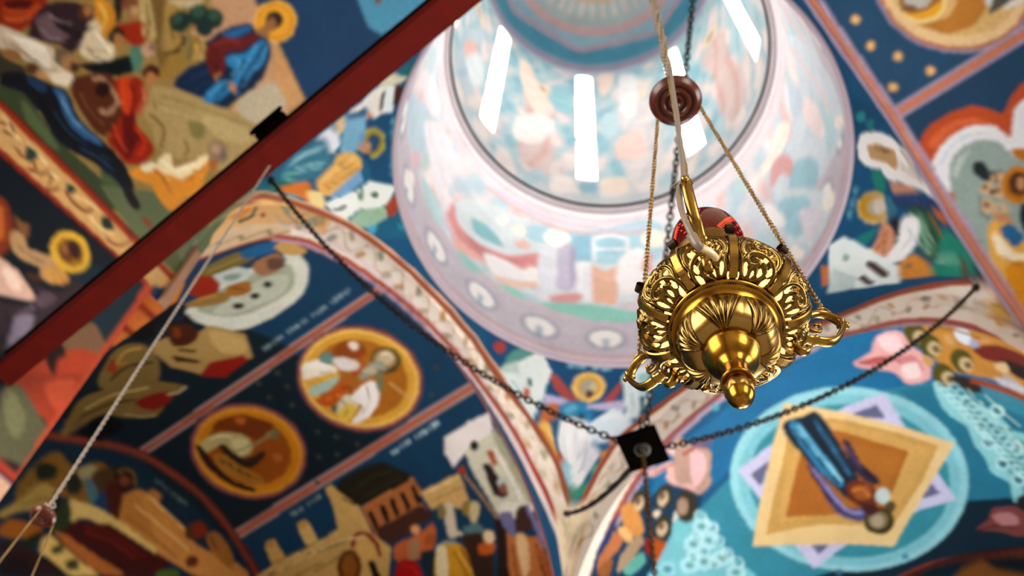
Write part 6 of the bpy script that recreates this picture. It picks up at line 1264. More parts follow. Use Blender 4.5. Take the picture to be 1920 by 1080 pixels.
PAINT['B'] = '''
|f4ebde|2947 389 -12 10 -27 2 -103 -14 -38 -2 -94 11 -323 24 -62 0 -29 -4 -255 -63 -79 -25 -45 -17 -56 -27 -440 -266 -92 18 -158 89 -15 -18 98 -87 126 73 407 365 112 116 29 -25 29 -35 9 -15 14 -24 13 -8 16 -6 39 -7 109 -4 146 11 191 -4 232 8 123 11 157 20 133 6 40 -1 20 -25 -63 -10 -55 -20 -50 -26
|bcb49a|2970 449 -21 11 -13 -5 -10 -33 -13 1 -37 19 -10 -10 -8 -17 -10 -7 -15 8 -16 16 -15 4 -23 -26 -12 -1 -27 29 -14 0 -26 -23 -11 5 -12 17 -13 11 -14 -6 -14 -14 -12 -5 -11 10 -11 17 -14 6 -27 -25 -12 -1 -22 28 -14 -1 -28 -26 -10 4 -11 16 -12 10 -15 -8 -15 -16 -12 -7 -10 9 -11 15 -13 5 -31 -27 -12 -1 -17 29 -15 -1 -32 -28 -11 3 -10 13 -13 7 -17 -11 -17 -19 -15 -9 -11 6 -10 13 -14 2 -41 -33 -14 -4 -17 24 -18 -5 -50 -35 -12 3 -1 17 -6 11 -25 -10 -36 -23 -28 -12 1 14 15 27 -3 11 -37 -18 -63 -37 -45 -23 61 58 30 36 -12 -7 -34 -40 -105 -90 163 97 36 18 2 -10 -17 -27 1 -16 33 14 37 24 21 9 5 -10 2 -18 15 -2 52 36 14 3 18 -23 18 5 40 32 11 -2 9 -13 13 -6 18 11 18 19 14 9 11 -7 10 -13 14 -3 33 28 12 1 17 -28 15 1 31 26 10 -4 10 -15 12 -10 15 8 15 16 12 7 11 -9 10 -16 14 -5 28 26 11 1 23 -27 14 0 27 25 10 -5 12 -17 13 -11 14 6 13 14 12 6 24 -28 14 -6 27 23 11 0 27 -28 15 1 22 25 12 -4 17 -15 17 -9 12 8 8 17 8 9 36 -19 16 -1 11 34 10 4 20 -11
|98a084|2948 440 4 2 8 -4 9 -12 -4 -1 -8 4
|bcb49a|2916 454 4 -5 1 -8 -3 -6 -4 -1 -4 5 -1 8 3 6
|bcb49a|2720 443 1 -6 -3 -6 -6 -4 -4 1 -1 5 3 6 6 4
|c9a878|2686 447 1 -5 -3 -7 -6 -4 -4 1 -1 5 3 7 6 4
|c07c60|2644 448 3 1 2 -6 -3 -2 -3 3
|bcb49a|2620 454 0 -5 -3 -7 -6 -4 -4 1 -1 5 3 7 6 4
|c07c60|2577 454 3 2 2 -7 -3 -1 -2 2
|98a084|2553 459 1 -5 -4 -7 -6 -4 -4 0 -1 6 4 6 5 5
|bcb49a|2506 442 5 0 4 -5 3 -7 -2 -5 -4 0 -5 5 -2 7
|c07c60|2511 457 3 2 2 -6 -3 -2 -3 2
|c9a878|2487 461 0 -5 -4 -7 -5 -4 -5 0 0 5 4 7 5 5
|98a084|2439 442 5 1 4 -5 3 -7 -2 -5 -5 0 -4 4 -2 7
|c07c60|2444 457 3 2 3 -1 0 -4 -3 -2 -3 1
|bcb49a|2420 461 -3 -12 -7 -5 -4 0 4 13 6 4
|c9a878|2372 441 4 0 5 -4 2 -7 -2 -5 -5 -1 -4 5 -2 7
|c07c60|2377 456 4 2 2 -1 0 -4 -3 -3 -3 2
|98a084|2355 460 -5 -12 -7 -4 -4 0 5 12 7 5
|bcb49a|2304 443 5 1 4 -5 1 -8 -3 -5 -4 0 -4 5 -1 7
|c07c60|2312 458 3 2 3 -1 -1 -4 -3 -2 -3 1
|c9a878|2287 463 -5 -13 -7 -5 -4 0 5 12 6 6
|c07c60|2240 451 3 3 3 0 0 -4 -7 -2
|bcb49a|2214 450 -5 -12 -12 -7 5 12
|b86a58|3137 508 -56 0 -115 -7 -169 -21 -114 -9 -225 -9 -190 5 -116 -10 -113 2 -29 2 -25 5 -21 8 -14 12 -19 37 -17 24 -36 41 -34 -29 21 -12 25 -21 19 -22 21 -34 17 -11 23 -7 59 -7 117 0 119 11 192 -5 248 10 95 8 171 21 119 5 57 -1
|c4acb8|3046 520 -85 -5 -141 -21 -138 -12 -223 -9 -187 4 -114 -10 -109 4 -28 4 -23 7 -19 9 -12 13 -17 36 -47 73 -20 -19 35 -42 16 -24 19 -36 14 -12 44 -16 30 -4 112 -2 116 11 189 -5 224 10 141 12 142 20 86 4
|f0dfc4|2944 377 -13 15 -35 26 62 28 72 6 65 12 37 2 -25 -13 -46 -30 -80 -66
|8c8c68|2989 388 1 19 -6 12 -13 10 -25 12 -1 -8 33 -17 2 -24
|b08c50|3009 403 2 22 -4 12 -13 7 -23 1 2 -8 29 -3 -1 -27
|2c7cae|2730 487 -61 9 -61 4 -154 -8 -96 -16 -100 -29 -66 13 -36 4 -55 16 -30 5 -68 2 -40 -6 -47 -12 -25 15 -31 10 -44 -3 -145 -86 214 162 66 39 50 25 44 17 77 21 35 5 31 -4 59 -14 55 -22 53 -28 77 -50 99 36 67 17 67 11 32 -7 67 -17 102 -39 -56 -24
|1f4c6c|3047 494 -45 2 -81 -5 -74 25 -106 23 -73 45 27 21 83 57 80 16 42 3
|4c98b0|2733 635 -103 -3 -106 -15 -155 -6 -162 2 -58 4 -46 -2 -121 -21 -37 10 14 66 46 106 51 108 39 73 24 22 19 -9 19 -20 22 -11 83 0 26 5 23 14 43 40 28 16 37 6 42 0 43 -7 88 -20 25 -12 36 -27 57 -56 36 -39 103 -126 43 -64 9 -32 -13 -12 -71 -3
|3a86a4|2260 617 -72 3 -39 -3 -49 35 -26 14 -29 12 -30 9 102 199 23 49 76 9 70 -5 -48 -77 -28 -126
|12384c|2653 954 -74 36 -37 14 -63 10 -64 2 -33 -2 -95 -72 -71 1 -37 -4 -32 18 64 143 42 95 30 -3 57 -14 28 -10 54 -26 79 -51 76 -63
@glory|pale blue oval glory with crossed gold and white squares around a standing figure|2251 904 20 33 22 31 26 28 27 24 30 19 30 13 31 6 31 0 30 -6 30 -13 28 -19 26 -24 23 -29 21 -32 18 -34 14 -36 10 -36 7 -35 3 -35 -1 -33 -5 -31 -8 -28 -12 -26 -15 -22 -18 -19 -21 -17 -23 -13 -25 -9 -53 -11 -58 2 -57 12 -54 23 -24 15 -43 36 -17 22 -14 24 -10 26 -6 29 -1 30 3 33 7 33 12 34
|a4d4e0|2251 904 20 33 22 31 26 28 27 24 30 19 30 13 31 6 31 0 30 -6 30 -13 28 -19 26 -24 23 -29 21 -32 18 -34 14 -36 10 -36 7 -35 3 -35 -1 -33 -5 -31 -8 -28 -12 -26 -15 -22 -18 -19 -21 -17 -23 -13 -25 -9 -53 -11 -58 2 -57 12 -54 23 -24 15 -43 36 -17 22 -14 24 -10 26 -6 29 -1 30 3 33 7 33 12 34
|88c4d4|2268 902 38 58 24 25 25 21 27 17 28 11 29 6 28 0 28 -6 28 -12 26 -17 24 -22 22 -26 19 -29 16 -32 24 -66 6 -33 2 -62 -4 -29 -8 -27 -11 -23 -14 -22 -16 -18 -19 -15 -22 -12 -23 -10 -50 -9 -53 1 -53 12 -50 22 -23 14 -39 35 -16 21 -13 23 -9 25 -5 27 -1 28 2 30 7 31 11 32
20|b4dce4|2251 904 36 55 43 48 50 34 52 17 53 -3 51 -21 46 -38 38 -51 30 -59 20 -62 8 -60 -3 -56 -14 -49 -24 -40 -33 -31 -39 -22 -45 -13 -48 -3 -49 4 -49 13 -46 20 -41 27 -34 33 -25 41 -13 46 -1 53 12 58
|4c9cb0|2287 898 34 51 21 22 23 18 24 15 26 9 25 5 26 0 26 -6 24 -10 24 -16 22 -19 37 -49 15 -28 22 -59 6 -30 2 -57 -11 -50 -22 -41 -15 -17 -36 -26 -21 -8 -46 -9 -48 2 -48 11 -45 20 -21 14 -36 33 -14 19 -11 21 -8 23 -5 25 -1 26 2 27 6 28
|d4d0e8|2284 620 6 84 1 231 134 6 80 -3 81 7 41 -1 0 -45 -2 -268 -74 -4 -95 3
|7c7c9c|2315 644 1 39 42 -21 7 -16
|7c7c9c|2610 657 -49 0 40 35 8 -2
|7c7c9c|2316 876 -4 32 43 3
|7c7c9c|2601 889 -32 30 33 2
|ecd09c|2468 557 -76 68 -45 44 -101 88 -28 21 143 140 102 89 135 -115 102 -98 -100 -97
|d4ac68|2488 612 -81 26 -153 142 81 90 70 58 34 26 60 -43 58 -49 104 -65 -130 -132
50|e4bc78|2478 624 -66 24 -43 42 -44 39 -53 58 70 74 63 49 31 23 54 -42 53 -46 82 -51 -47 -59 -61 -59
|bc7c30|2475 653 -62 18 -47 56 -50 52 63 72 58 59 34 -19 69 -44 66 -53
60|c4883c|2419 704 -44 40 -47 36 30 34 30 32 35 15 11 -84
|1c3048|2499 603 -9 -6 -13 1 -25 7 -24 1 -4 6 -2 31 4 64 10 91 7 17 18 17 10 5 8 0 4 -7 17 -125 3 -56 0 -27
|3c8cbc|2488 612 -5 -8 -7 -1 -6 4 -4 9 -3 170 2 15 8 4 8 -3 10 -45 3 -74
|8cc8e4|2484 617 -10 170 -5 -2 10 -170
|24445c|2439 618 -3 -4 -8 11 -3 28 5 89 10 53 4 5 5 0 4 -5 2 -25 -10 -116
|34607c|2439 636 2 84 10 69 -4 0 -10 -70 -2 -84
|142434|2462 621 -2 97 8 88 -4 0 -7 -89 1 -97
|4c3850|2417 700 -3 -4 -3 2 -4 13 7 56 -10 49 0 14 3 7 3 0 11 -4 8 -16 5 -25 -2 -35
|6c6090|2502 709 -2 -1 -2 8 -2 25 0 108 -4 12 -7 8 -28 11 4 16 12 13 6 1 14 -7 17 -25 8 -24 -2 -48
|9c98cc|2505 747 -4 92 -6 40 -9 9 -18 5 -2 -5 18 -4 8 -8 5 -38 4 -92
|84401c|2464 802 -14 -1 -14 8 -15 27 1 21 11 22 7 6 7 1 8 -3 14 -11 4 -7 3 -17 -1 -19 -6 -21
|b46c2c|2460 816 -16 2 -14 11 2 18 8 15 14 -1 12 -10 0 -19
|d4dcd8|2404 877 8 10 8 5 9 -2 5 -6 1 -11 -4 -11 -7 -9 -9 -5 -8 1 -5 6 -1 10
|4c4018|2429 943 10 13 14 8 7 1 13 -5 13 -19 1 -16 -5 -16 -17 -17 -14 -3 -13 4 -10 10 -5 15
|8c8058|2437 935 9 10 11 5 11 -3 8 -10 2 -13 -3 -13 -9 -10 -11 -4 -11 3 -8 9 -3 13
|b8a890|2446 932 6 8 8 3 7 -2 5 -6 1 -9 -2 -9 -6 -7 -8 -3 -7 1 -5 6 -1 9
|6c5c38|2408 909 12 10 5 0 4 -5 -2 -16 -5 -6 -6 -4 -6 1 -4 4 0 7
|5c2c2c|2467 868 -12 4 -12 11 -2 12 5 9 11 2 11 -5 3 -18
|a0d4dc|2173 606 -7 5 -30 40 -47 37 -15 45 -8 3 -12 -1 -8 3 1 16 16 38 73 143 16 17 13 5 10 -2 5 -5 -8 -25 -10 -29 4 -9 14 -14 5 -8 0 -9 -6 -32 3 -41 -10 -50 21 -31 3 -23 -5 -40 -11 -27
|74b4c0|2154 670 -22 13 -6 12 -2 17 10 50 -3 7 -12 12 -1 8 31 65 0 11 -10 29 7 24 6 19 -2 11 -5 -1 -9 -12 -64 -124 -13 -34 0 -16 32 -10 33 -39 18 -38 4 -4
|c8e8ec|2130 679 8 6 9 2 6 -3 3 -7 -2 -10 -6 -8 -8 -6 -8 -2 -7 3 -2 7 1 9
|44869a|2134 676 9 4 4 -2 1 -10 -3 -5 -5 -4 -9 2 -2 4
|c8e8ec|2133 743 8 6 8 2 7 -3 2 -8 -2 -9 -5 -9 -9 -6 -8 -2 -6 3 -3 7 2 9
|44869a|2136 739 10 5 4 -3 1 -10 -4 -5 -4 -4 -10 1 -1 5
|c8e8ec|2072 690 9 8 9 3 7 -3 3 -6 -2 -10 -6 -9 -9 -7 -9 -3 -8 2 -3 6 2 10
|44869a|2075 687 11 6 5 -1 1 -10 -4 -6 -5 -4 -10 0 -2 4
|c8e8ec|2140 788 9 6 8 2 6 -3 3 -8 -2 -9 -6 -9 -8 -6 -8 -2 -7 3 -2 7 1 10
|44869a|2144 784 10 5 4 -2 0 -11 -3 -5 -5 -4 -9 1 -2 5
|c8e8ec|2140 849 9 6 8 2 6 -3 3 -7 -2 -10 -6 -9 -8 -7 -8 -2 -7 3 -3 7 2 10
|44869a|2144 845 10 5 4 -2 0 -11 -3 -6 -5 -3 -9 1 -2 4
|c8e8ec|2083 794 10 8 9 3 7 -2 2 -7 -2 -10 -6 -10 -9 -7 -9 -3 -7 1 -3 7 2 10
|44869a|2087 791 11 6 4 -2 1 -10 -3 -5 -6 -5 -10 0 -2 4
|c8e8ec|2128 893 9 7 9 3 6 -3 3 -8 -2 -10 -6 -9 -8 -7 -9 -3 -7 3 -3 7 2 10
|44869a|2132 889 10 6 4 -2 1 -11 -3 -5 -5 -5 -10 1 -2 4
|3c7888|2144 705 -32 27 -13 3 -23 0 -3 -5 23 0 13 -3 31 -26
|3c7888|2159 775 -40 2 -2 -5 40 -1
|3c7888|2158 841 -42 -10 -2 -5 42 10
|dcecd8|2088 642 -14 44 -22 33 -3 -4 21 -32 15 -44
|8c5450|2293 1027 -4 -5 -34 -21 -21 -31 -9 -3 -56 -4 -11 0 -6 6 13 38 23 41 9 8 9 4 17 -1 28 -19 37 -8
|bc8c8c|2243 991 -19 -8 -21 -1 -9 15 1 18 20 10 22 0 8 -16
|64302c|2292 1033 -40 -7 -40 8 -3 -5 41 -8 41 7
|34302c|2167 938 -20 -12 -11 -4 -5 1 10 28 16 29 7 3 7 -2 8 -10 -2 -16
|944c38|2556 1098 -127 0 -120 15 -45 0 -47 -4 -34 -7 -7 -17 34 7 48 4 45 1 123 -14 128 0
|a87030|2377 1134 -13 -8 -26 -7 -84 -5 -40 -8 -18 -1 -7 10 3 28 10 41 20 42 27 29 45 7 57 -12 51 -26 30 -26 2 -19 -15 -18
|24343c|2313 1120 -23 -4 -88 1 -10 5 -1 13 5 19 10 19 13 12 18 1 23 -6 21 -10 16 -11 10 -10 9 -22
|e8c0b8|2698 480 -12 2 -9 7 1 26 -26 26 -6 10 1 10 4 7 14 16 18 14 21 13 9 1 5 -5 10 -27 17 -29 4 -13 0 -12 -15 -13 32 -10 9 -15 -3 -2 -9 2 -38 14 -24 20 13 -34 -6 -6
|f8e4dc|2700 483 -9 1 -8 7 5 25 -16 16 15 5 11 -7 10 -25 -2 -14
|d8908c|2714 513 -27 19 -9 8 -8 15 1 13 6 6 18 11 8 1 10 -9 2 -13 -24 -7 -4 -5
|b05c5c|2762 499 -95 40 -39 2 0 -4 38 -2 95 -39
|f4dcd8|2691 558 -16 -2 -6 2 -2 4 13 20 19 18 13 0 5 -8 -10 -18
|d8a488|2694 575 -11 10 -8 15 5 8 9 4 10 -2 7 -7 -3 -16
|4a4630|2811 532 11 5 13 -2 9 -7 3 -11 -3 -12 -9 -9 -11 -5 -12 1 -9 7 -4 11 3 12
|d8c4a8|2822 526 8 1 7 -2 5 -6 1 -6 -4 -6 -7 -4 -15 1 -5 5 -1 6 4 6
|8c6c54|2819 514 4 3 8 -3 1 -4 -2 -8 -8 -2 -4 2 -1 9
|4a4630|2764 569 12 6 12 -1 9 -7 3 -11 -3 -12 -8 -10 -12 -6 -11 1 -9 6 -4 11 3 13
|d8c4a8|2775 564 8 1 8 -1 4 -5 1 -7 -10 -11 -15 0 -5 5 -1 6 4 7
|8c6c54|2773 552 3 3 8 -2 2 -4 -2 -9 -8 -3 -4 2 -1 9
|4a4630|2735 618 11 6 12 0 9 -7 3 -11 -2 -12 -9 -11 -11 -6 -12 0 -9 6 -3 11 3 13
|d8c4a8|2745 613 8 2 8 -2 4 -5 1 -6 -10 -12 -15 -1 -5 5 0 7 3 6
|8c6c54|2743 601 4 2 7 -1 2 -4 -2 -9 -8 -3 -3 2 -2 8
|4a4630|2807 613 12 5 12 -1 9 -8 4 -11 -3 -12 -9 -10 -12 -5 -12 2 -9 7 -3 11 2 12
|d8c4a8|2818 607 8 1 8 -2 5 -6 0 -6 -3 -6 -7 -5 -16 2 -5 5 0 6 3 7
|8c6c54|2815 596 4 2 8 -3 2 -4 -3 -9 -8 -2 -3 3 -2 8
|5c6048|2746 643 5 2 7 -2 7 -5 5 -8 2 -8 -2 -6 -5 -2 -14 8 -7 15
|d8a060|2864 486 -7 -1 -14 6 -5 5 -2 8 2 21 6 18 9 16 6 4 6 0 13 -8 7 -13 -2 -28 -8 -17
|e8c088|2899 504 -9 4 -8 11 -2 17 3 13 10 1 9 -8 1 -21
|c06828|2863 579 -5 2 -11 14 -15 35 1 6 19 5 22 -3 8 -13 0 -17 -3 -9 -11 -16
|a82818|2866 576 -9 8 -3 11 11 8 14 3 5 -6 -1 -9 -8 -10
|c8885c|2942 492 -29 3 -10 12 -2 19 4 6 23 0 56 -18 10 -6 4 -5 -24 -7
|2c4a80|2969 498 -33 4 -22 -1 -30 -9 0 -4 14 -2 72 1 29 4 14 4 -5 1
|b8a084|2934 543 -48 7 -11 4 -6 5 -2 7 1 6 5 5 30 -1 35 -7 26 -12 2 -4 -3 -3
|78b8b0|2949 565 -28 6 -27 11 -4 6 1 8 3 6 6 3 24 -6 23 -12 8 -14 -1 -6
|a87040|3003 506 -12 1 -17 5 -16 10 -7 10 20 5 25 -1 5 -6 3 -9
|e8dcd0|2781 593 -8 1 -8 6 -8 15 9 17 16 12 22 -1 10 -4 4 -6 -15 -22
|e8d4b8|2816 552 -9 5 -7 9 8 5 9 0 2 -10
|8cc4d4|2819 622 -18 0 -13 4 -26 20 -20 -5 -5 1 -4 25 9 34 13 28 15 42 10 17 16 1 28 -26 72 -93 21 -34 3 -12 -40 7
|bce0ea|2772 651 7 2 11 -7 4 -7 1 -9 -5 -6 -9 1 -10 11 -2 7 3 8 -3 3 -3 -11 2 -9 9 -11 7 -3 8 0 7 7 -1 13 -5 9 -15 9 -9 -4
|5898ac|2776 646 7 0 3 -3 2 -11 -3 -2 -7 4
|bce0ea|2761 695 7 3 11 -7 4 -7 1 -10 -5 -5 -9 0 -10 11 -2 7 3 9 -3 3 -3 -12 2 -9 9 -10 7 -4 8 0 7 8 -1 13 -5 9 -15 9 -9 -4
|5898ac|2765 690 7 1 4 -3 1 -12 -2 -1 -8 3
|bce0ea|2817 681 8 3 11 -9 4 -7 1 -10 -5 -5 -9 2 -10 11 -2 8 3 8 -4 3 -3 -11 2 -9 9 -11 8 -5 8 0 7 7 -1 13 -5 9 -15 10 -10 -2
|5898ac|2822 676 7 0 3 -3 3 -5 -1 -7 -3 -1 -7 4
|bce0ea|2783 728 8 2 11 -7 4 -7 1 -10 -5 -6 -9 1 -10 11 -2 8 3 8 -4 3 -3 -11 2 -9 9 -11 8 -4 8 0 7 7 -1 13 -5 9 -15 10 -9 -3
|5898ac|2788 722 7 1 3 -3 2 -12 -3 -2 -7 4
|bce0ea|2733 700 7 3 11 -6 4 -7 1 -10 -5 -6 -8 1 -10 10 -2 7 2 9 -3 2 -3 -11 2 -9 9 -10 7 -4 8 1 7 8 -1 13 -5 8 -14 9 -10 -4
|5898ac|2737 695 7 1 4 -3 2 -11 -3 -2 -8 3
|bce0ea|2816 731 8 2 12 -8 3 -7 1 -10 -5 -6 -9 2 -10 12 -2 7 2 8 -3 4 -3 -11 2 -9 9 -12 8 -5 8 0 7 7 -1 13 -5 9 -15 11 -10 -3
|5898ac|2821 725 7 0 3 -3 3 -4 -1 -8 -3 -1 -7 4 -3 9
|bce0ea|2861 675 8 1 12 -9 4 -7 1 -10 -6 -5 -9 3 -10 12 -2 7 3 8 -4 3 -3 -10 2 -9 9 -12 8 -5 8 -1 8 6 -1 13 -5 9 -15 12 -10 -2
|5898ac|2866 669 3 1 8 -5 3 -5 -1 -7 -7 0 -4 4 -3 9
|c4b8a8|2794 683 -12 4 -9 10 4 16 9 12 12 -4 9 -11 -4 -15
|8cc8d4|2749 628 -10 17 -3 21 13 98 -9 46 -7 33 0 13 9 -1 63 -63 36 -46 20 -39 -2 -30 -16 -28 -40 -39 -14 -4 -15 5
|bce0ea|2744 677 6 3 10 -6 4 -14 -3 -4 -7 1 -9 9 -2 6 2 7 -8 7 -3 -14 3 -10 10 -13 9 -4 9 0 9 10 -2 16 -5 10 -13 9 -9 1 -7 -4
|78a8a8|2748 674 6 1 4 -3 2 -11 -3 -1 -7 3
|bce0ea|2783 689 6 2 10 -7 4 -14 -3 -4 -7 2 -9 9 -2 6 2 7 -8 8 -4 -14 3 -10 11 -14 9 -4 9 -1 9 10 -1 15 -6 11 -13 10 -9 1 -7 -3
|78a8a8|2787 686 6 0 4 -3 2 -11 -3 -2 -7 4
|bce0ea|2752 714 6 2 10 -6 4 -14 -4 -4 -6 1 -9 9 -2 6 2 7 -8 7 -4 -13 3 -11 11 -13 9 -4 9 0 8 10 -1 16 -6 10 -12 10 -10 0 -6 -3
|78a8a8|2756 711 6 0 3 -3 2 -11 -2 -1 -7 3
|bce0ea|2756 767 6 2 10 -7 4 -14 -4 -4 -6 1 -9 10 -2 6 2 7 -9 7 -3 -13 3 -11 11 -13 9 -5 9 0 8 10 -1 16 -6 10 -12 10 -10 2 -7 -4
|78a8a8|2760 763 6 1 3 -3 2 -11 -2 -2 -7 4
|bce0ea|2790 737 6 2 10 -7 4 -14 -3 -4 -7 2 -9 10 -2 6 2 6 -8 8 -4 -13 3 -11 11 -14 9 -5 9 0 9 9 -1 16 -6 11 -13 10 -9 2 -7 -3
|78a8a8|2794 734 6 0 4 -3 2 -11 -3 -2 -7 4
|bce0ea|2752 818 6 2 10 -6 4 -15 -4 -4 -6 1 -9 10 -2 6 2 7 -9 8 -3 -14 3 -11 11 -14 9 -4 9 0 9 10 -2 16 -6 11 -12 10 -10 1 -7 -4
|78a8a8|2756 815 6 0 3 -3 2 -11 -2 -2 -7 4
|bce0ea|2819 714 6 1 10 -7 4 -14 -3 -4 -7 2 -9 10 -2 6 2 7 -9 8 -3 -13 3 -11 11 -14 9 -5 9 -1 9 8 -1 16 -6 11 -13 11 -9 2 -8 -3
|78a8a8|2823 710 6 0 4 -3 2 -12 -3 -1 -7 5
|c8a898|2681 475 -7 3 -10 40 -20 27 -1 10 5 10 29 31 6 15 16 4 15 -3 3 -7 0 -29 19 -20 -1 -11 -9 -17 -33 -42
|f0c8c8|2681 528 -8 -2 -8 5 -9 16 7 19 15 18 23 8 11 0 4 -4 -14 -31
|b86060|2692 519 -75 15 0 -6 75 -15
|4c4430|2736 626 13 11 15 2 11 -7 6 -13 -2 -16 -8 -15 -13 -10 -14 -3 -12 6 -5 13 1 16
|b89c88|2750 611 7 6 8 1 6 -4 4 -7 -1 -9 -5 -8 -7 -6 -8 -1 -7 3 -3 8 1 9
|ecbcb8|2303 529 -45 -14 -18 -25 -14 -11 -24 -7 -17 1 -12 7 2 32 -11 20 -1 23 3 23 14 23 18 8 26 2 9 -3 4 -6 1 -17 6 -12 53 -27 8 -8
|f8dcdc|2231 484 -21 -5 -21 4 -3 7 1 11 7 18 18 7 17 -4 5 -19
|cc7c7c|2300 531 -52 -1 -24 3 15 11 24 8 24 -9
|d89898|2221 543 -7 -5 -11 -2 -20 3 -6 18 3 20 19 13 11 3 7 -1 7 -24
|b05858|2296 539 -41 -2 -37 13 -2 -3 37 -14 42 2
|f6e0dc|2221 562 -19 -6 -17 2 2 18 10 19 16 4 14 -4 1 -16
|d09c50|2157 459 -16 -2 -80 0 -119 3 -58 5 -34 -2 -9 3 5 16 48 77 28 39 26 25 23 5 22 -9 45 -25 73 -6 18 -9 13 -17 9 -22 16 -66 -2 -9
|6c6420|2146 513 16 4 9 -4 4 -10 0 -13 -6 -14 -14 -15 -11 -4 -10 1 -9 12 2 20 8 13
|d8c49c|2143 512 8 3 7 -2 3 -7 0 -9 -5 -9 -7 -7 -9 -3 -6 1 -4 7 1 9
|8c7450|2142 506 5 2 5 -4 -3 -10 -4 -4 -8 -1 -2 3 0 5
|6c6420|2131 541 17 5 8 -5 5 -9 -1 -14 -5 -13 -14 -16 -12 -5 -10 1 -9 12 2 20 8 13
|d8c49c|2128 539 8 4 7 -2 4 -6 -1 -10 -5 -9 -7 -8 -9 -3 -7 2 -3 6 0 9
|8c7450|2127 534 5 2 6 -4 -3 -10 -5 -4 -8 -2 -2 3 0 5
|6c6420|2083 578 19 8 9 -3 5 -10 0 -13 -6 -14 -16 -18 -12 -6 -12 0 -8 5 -2 5 3 20 8 14
|d8c49c|2080 577 9 5 8 -1 4 -6 -1 -10 -5 -10 -8 -8 -9 -5 -8 1 -4 5 0 10
|8c7450|2079 571 6 3 6 -3 -3 -11 -5 -4 -9 -3 -3 3 1 5
|6c6420|2143 620 17 5 9 -4 4 -10 0 -14 -6 -14 -14 -16 -12 -5 -10 1 -9 12 3 20 7 14
|d8c49c|2140 619 9 3 7 -1 3 -7 -1 -10 -4 -10 -8 -7 -8 -4 -7 2 -4 6 1 10
|8c7450|2140 613 4 2 6 -4 -3 -11 -4 -4 -9 -1 -2 3 1 5
|d8b078|2156 568 7 2 5 -1 4 -5 -1 -15 -5 -6 -6 -3 -6 2 -4 5 -1 7
|d8b078|2080 510 6 4 7 -1 4 -4 -1 -14 -5 -7 -13 -3 -5 4 -1 7
|e8ecf4|2036 501 11 6 10 0 8 -6 2 -11 -3 -11 -8 -10 -11 -6 -11 0 -8 6 -2 10 3 12
|b8c0dc|2025 508 8 5 7 1 4 -3 -2 -13 -6 -7 -15 -6 -4 3 -1 5
|8c3828|2039 514 -27 -13 -38 -13 -80 -10 -25 4 -5 5 4 9 35 23 41 16 17 4 33 3 31 -2 11 -4 7 -10 1 -6
|3c2018|1990 527 -12 -3 -65 -8 -9 5 -3 10 2 12 7 10 13 7 18 5 17 1 13 -2 9 -7 8 -11 4 -11
|e4c8a0|2015 548 -19 -11 -20 -6 0 13 10 16 14 6 13 -1 5 -7
|d8a878|2031 487 -57 -12 11 11 20 11 18 -3 7 -4
|4c3c30|2139 598 -16 -5 -22 3 -15 16 -5 18 18 8 22 -3 14 -18
|c8c0b8|2006 567 -16 4 -16 11 1 16 9 14 15 1 13 -8 1 -21
|a87830|2108 472 -51 4 -49 11 -5 -5 50 -11 52 -4
|5c98b0|2064 600 -24 9 -33 20 -7 7 -2 6 6 5 44 4 24 -4 15 -7 1 -10 -5 -13 -9 -11
|b06038|2103 612 -119 24 -17 -19 125 -20
|d8d4d8|2032 583 -62 6 -14 6 0 4 5 4 35 5 32 -3 6 -5 3 -7 -1 -6
|6cb0c4|2575 485 6 4 6 -3 1 -8 -4 -6 -6 -1 -5 6
|5ca0b8|2450 1047 6 6 7 -2 1 -8 -4 -7 -6 -3 -5 5
|4c8098|2584 998 6 4 6 -4 1 -8 -4 -6 -7 -1 -4 6
|10243c|2486 620 -8 175 -4 -2 8 -174
|a4d8f0|2473 619 -3 175 -4 -1 3 -175
|10243c|2429 632 9 155 -4 -1 -9 -155
|4c88b0|2442 628 7 158 -4 -1 -6 -157
|b8b0e0|2504 731 0 90 -5 43 -8 13 -17 11 -2 -4 17 -11 7 -11 4 -42 1 -90
|2c1c34|2509 716 5 98 -3 41 -15 30 -6 9 -3 -3 15 -22 6 -16 2 -40 -5 -97
|e09850|2465 826 -20 7 -3 30 -4 -1 4 -32 7 -5 14 -3
|5c2c14|2481 838 -12 25 -19 18 -2 -4 18 -17 11 -25
|7c70a8|2419 716 2 48 -6 48 -3 -2 6 -47 -2 -47
|1c0c18|2418 744 -3 90 -4 -1 4 -90
|d0eef0|2169 626 5 3 6 -2 -1 -9 -8 -5 -5 4 4 10 -3 1 -4 -13 3 -5 4 -1 12 8 1 13 -8 3 -7 -4
|c0e4e8|2137 633 6 4 8 -3 0 -12 -5 -5 -7 -1 -6 6 4 12 -2 1 -5 -10 0 -6 4 -6 6 -1 6 2 8 8 2 10 -1 5 -10 4 -9 -6
|2c7484|2161 637 -11 10 -22 -5 -1 -4 21 6 10 -10
|d0eef0|2166 643 5 3 5 -2 0 -9 -9 -5 -4 5 3 9 -2 2 -5 -14 3 -5 5 -1 12 9 1 13 -8 3 -8 -5
|c0e4e8|2133 650 7 4 8 -3 0 -12 -6 -5 -7 -1 -6 5 4 13 -2 1 -5 -10 0 -6 4 -6 6 -1 6 2 8 8 3 10 -2 6 -10 3 -9 -6
|2c7484|2157 655 -10 9 -23 -5 -1 -4 22 6 9 -9
|e8f4e0|2118 629 -1 28 -10 7 -5 2 -2 -3 11 -4 4 -4 0 -28
|5c8c84|2125 671 9 1 -1 -9 -9 -2
|d0eef0|2162 661 5 3 6 -2 -1 -9 -9 -5 -4 4 4 9 -3 2 -5 -14 4 -5 4 -1 12 9 1 13 -8 3 -7 -4
|c0e4e8|2129 667 7 4 8 -2 0 -12 -5 -6 -7 -2 -7 6 5 13 -3 1 -5 -10 0 -7 5 -6 5 0 7 2 8 8 2 11 -2 5 -10 3 -9 -6
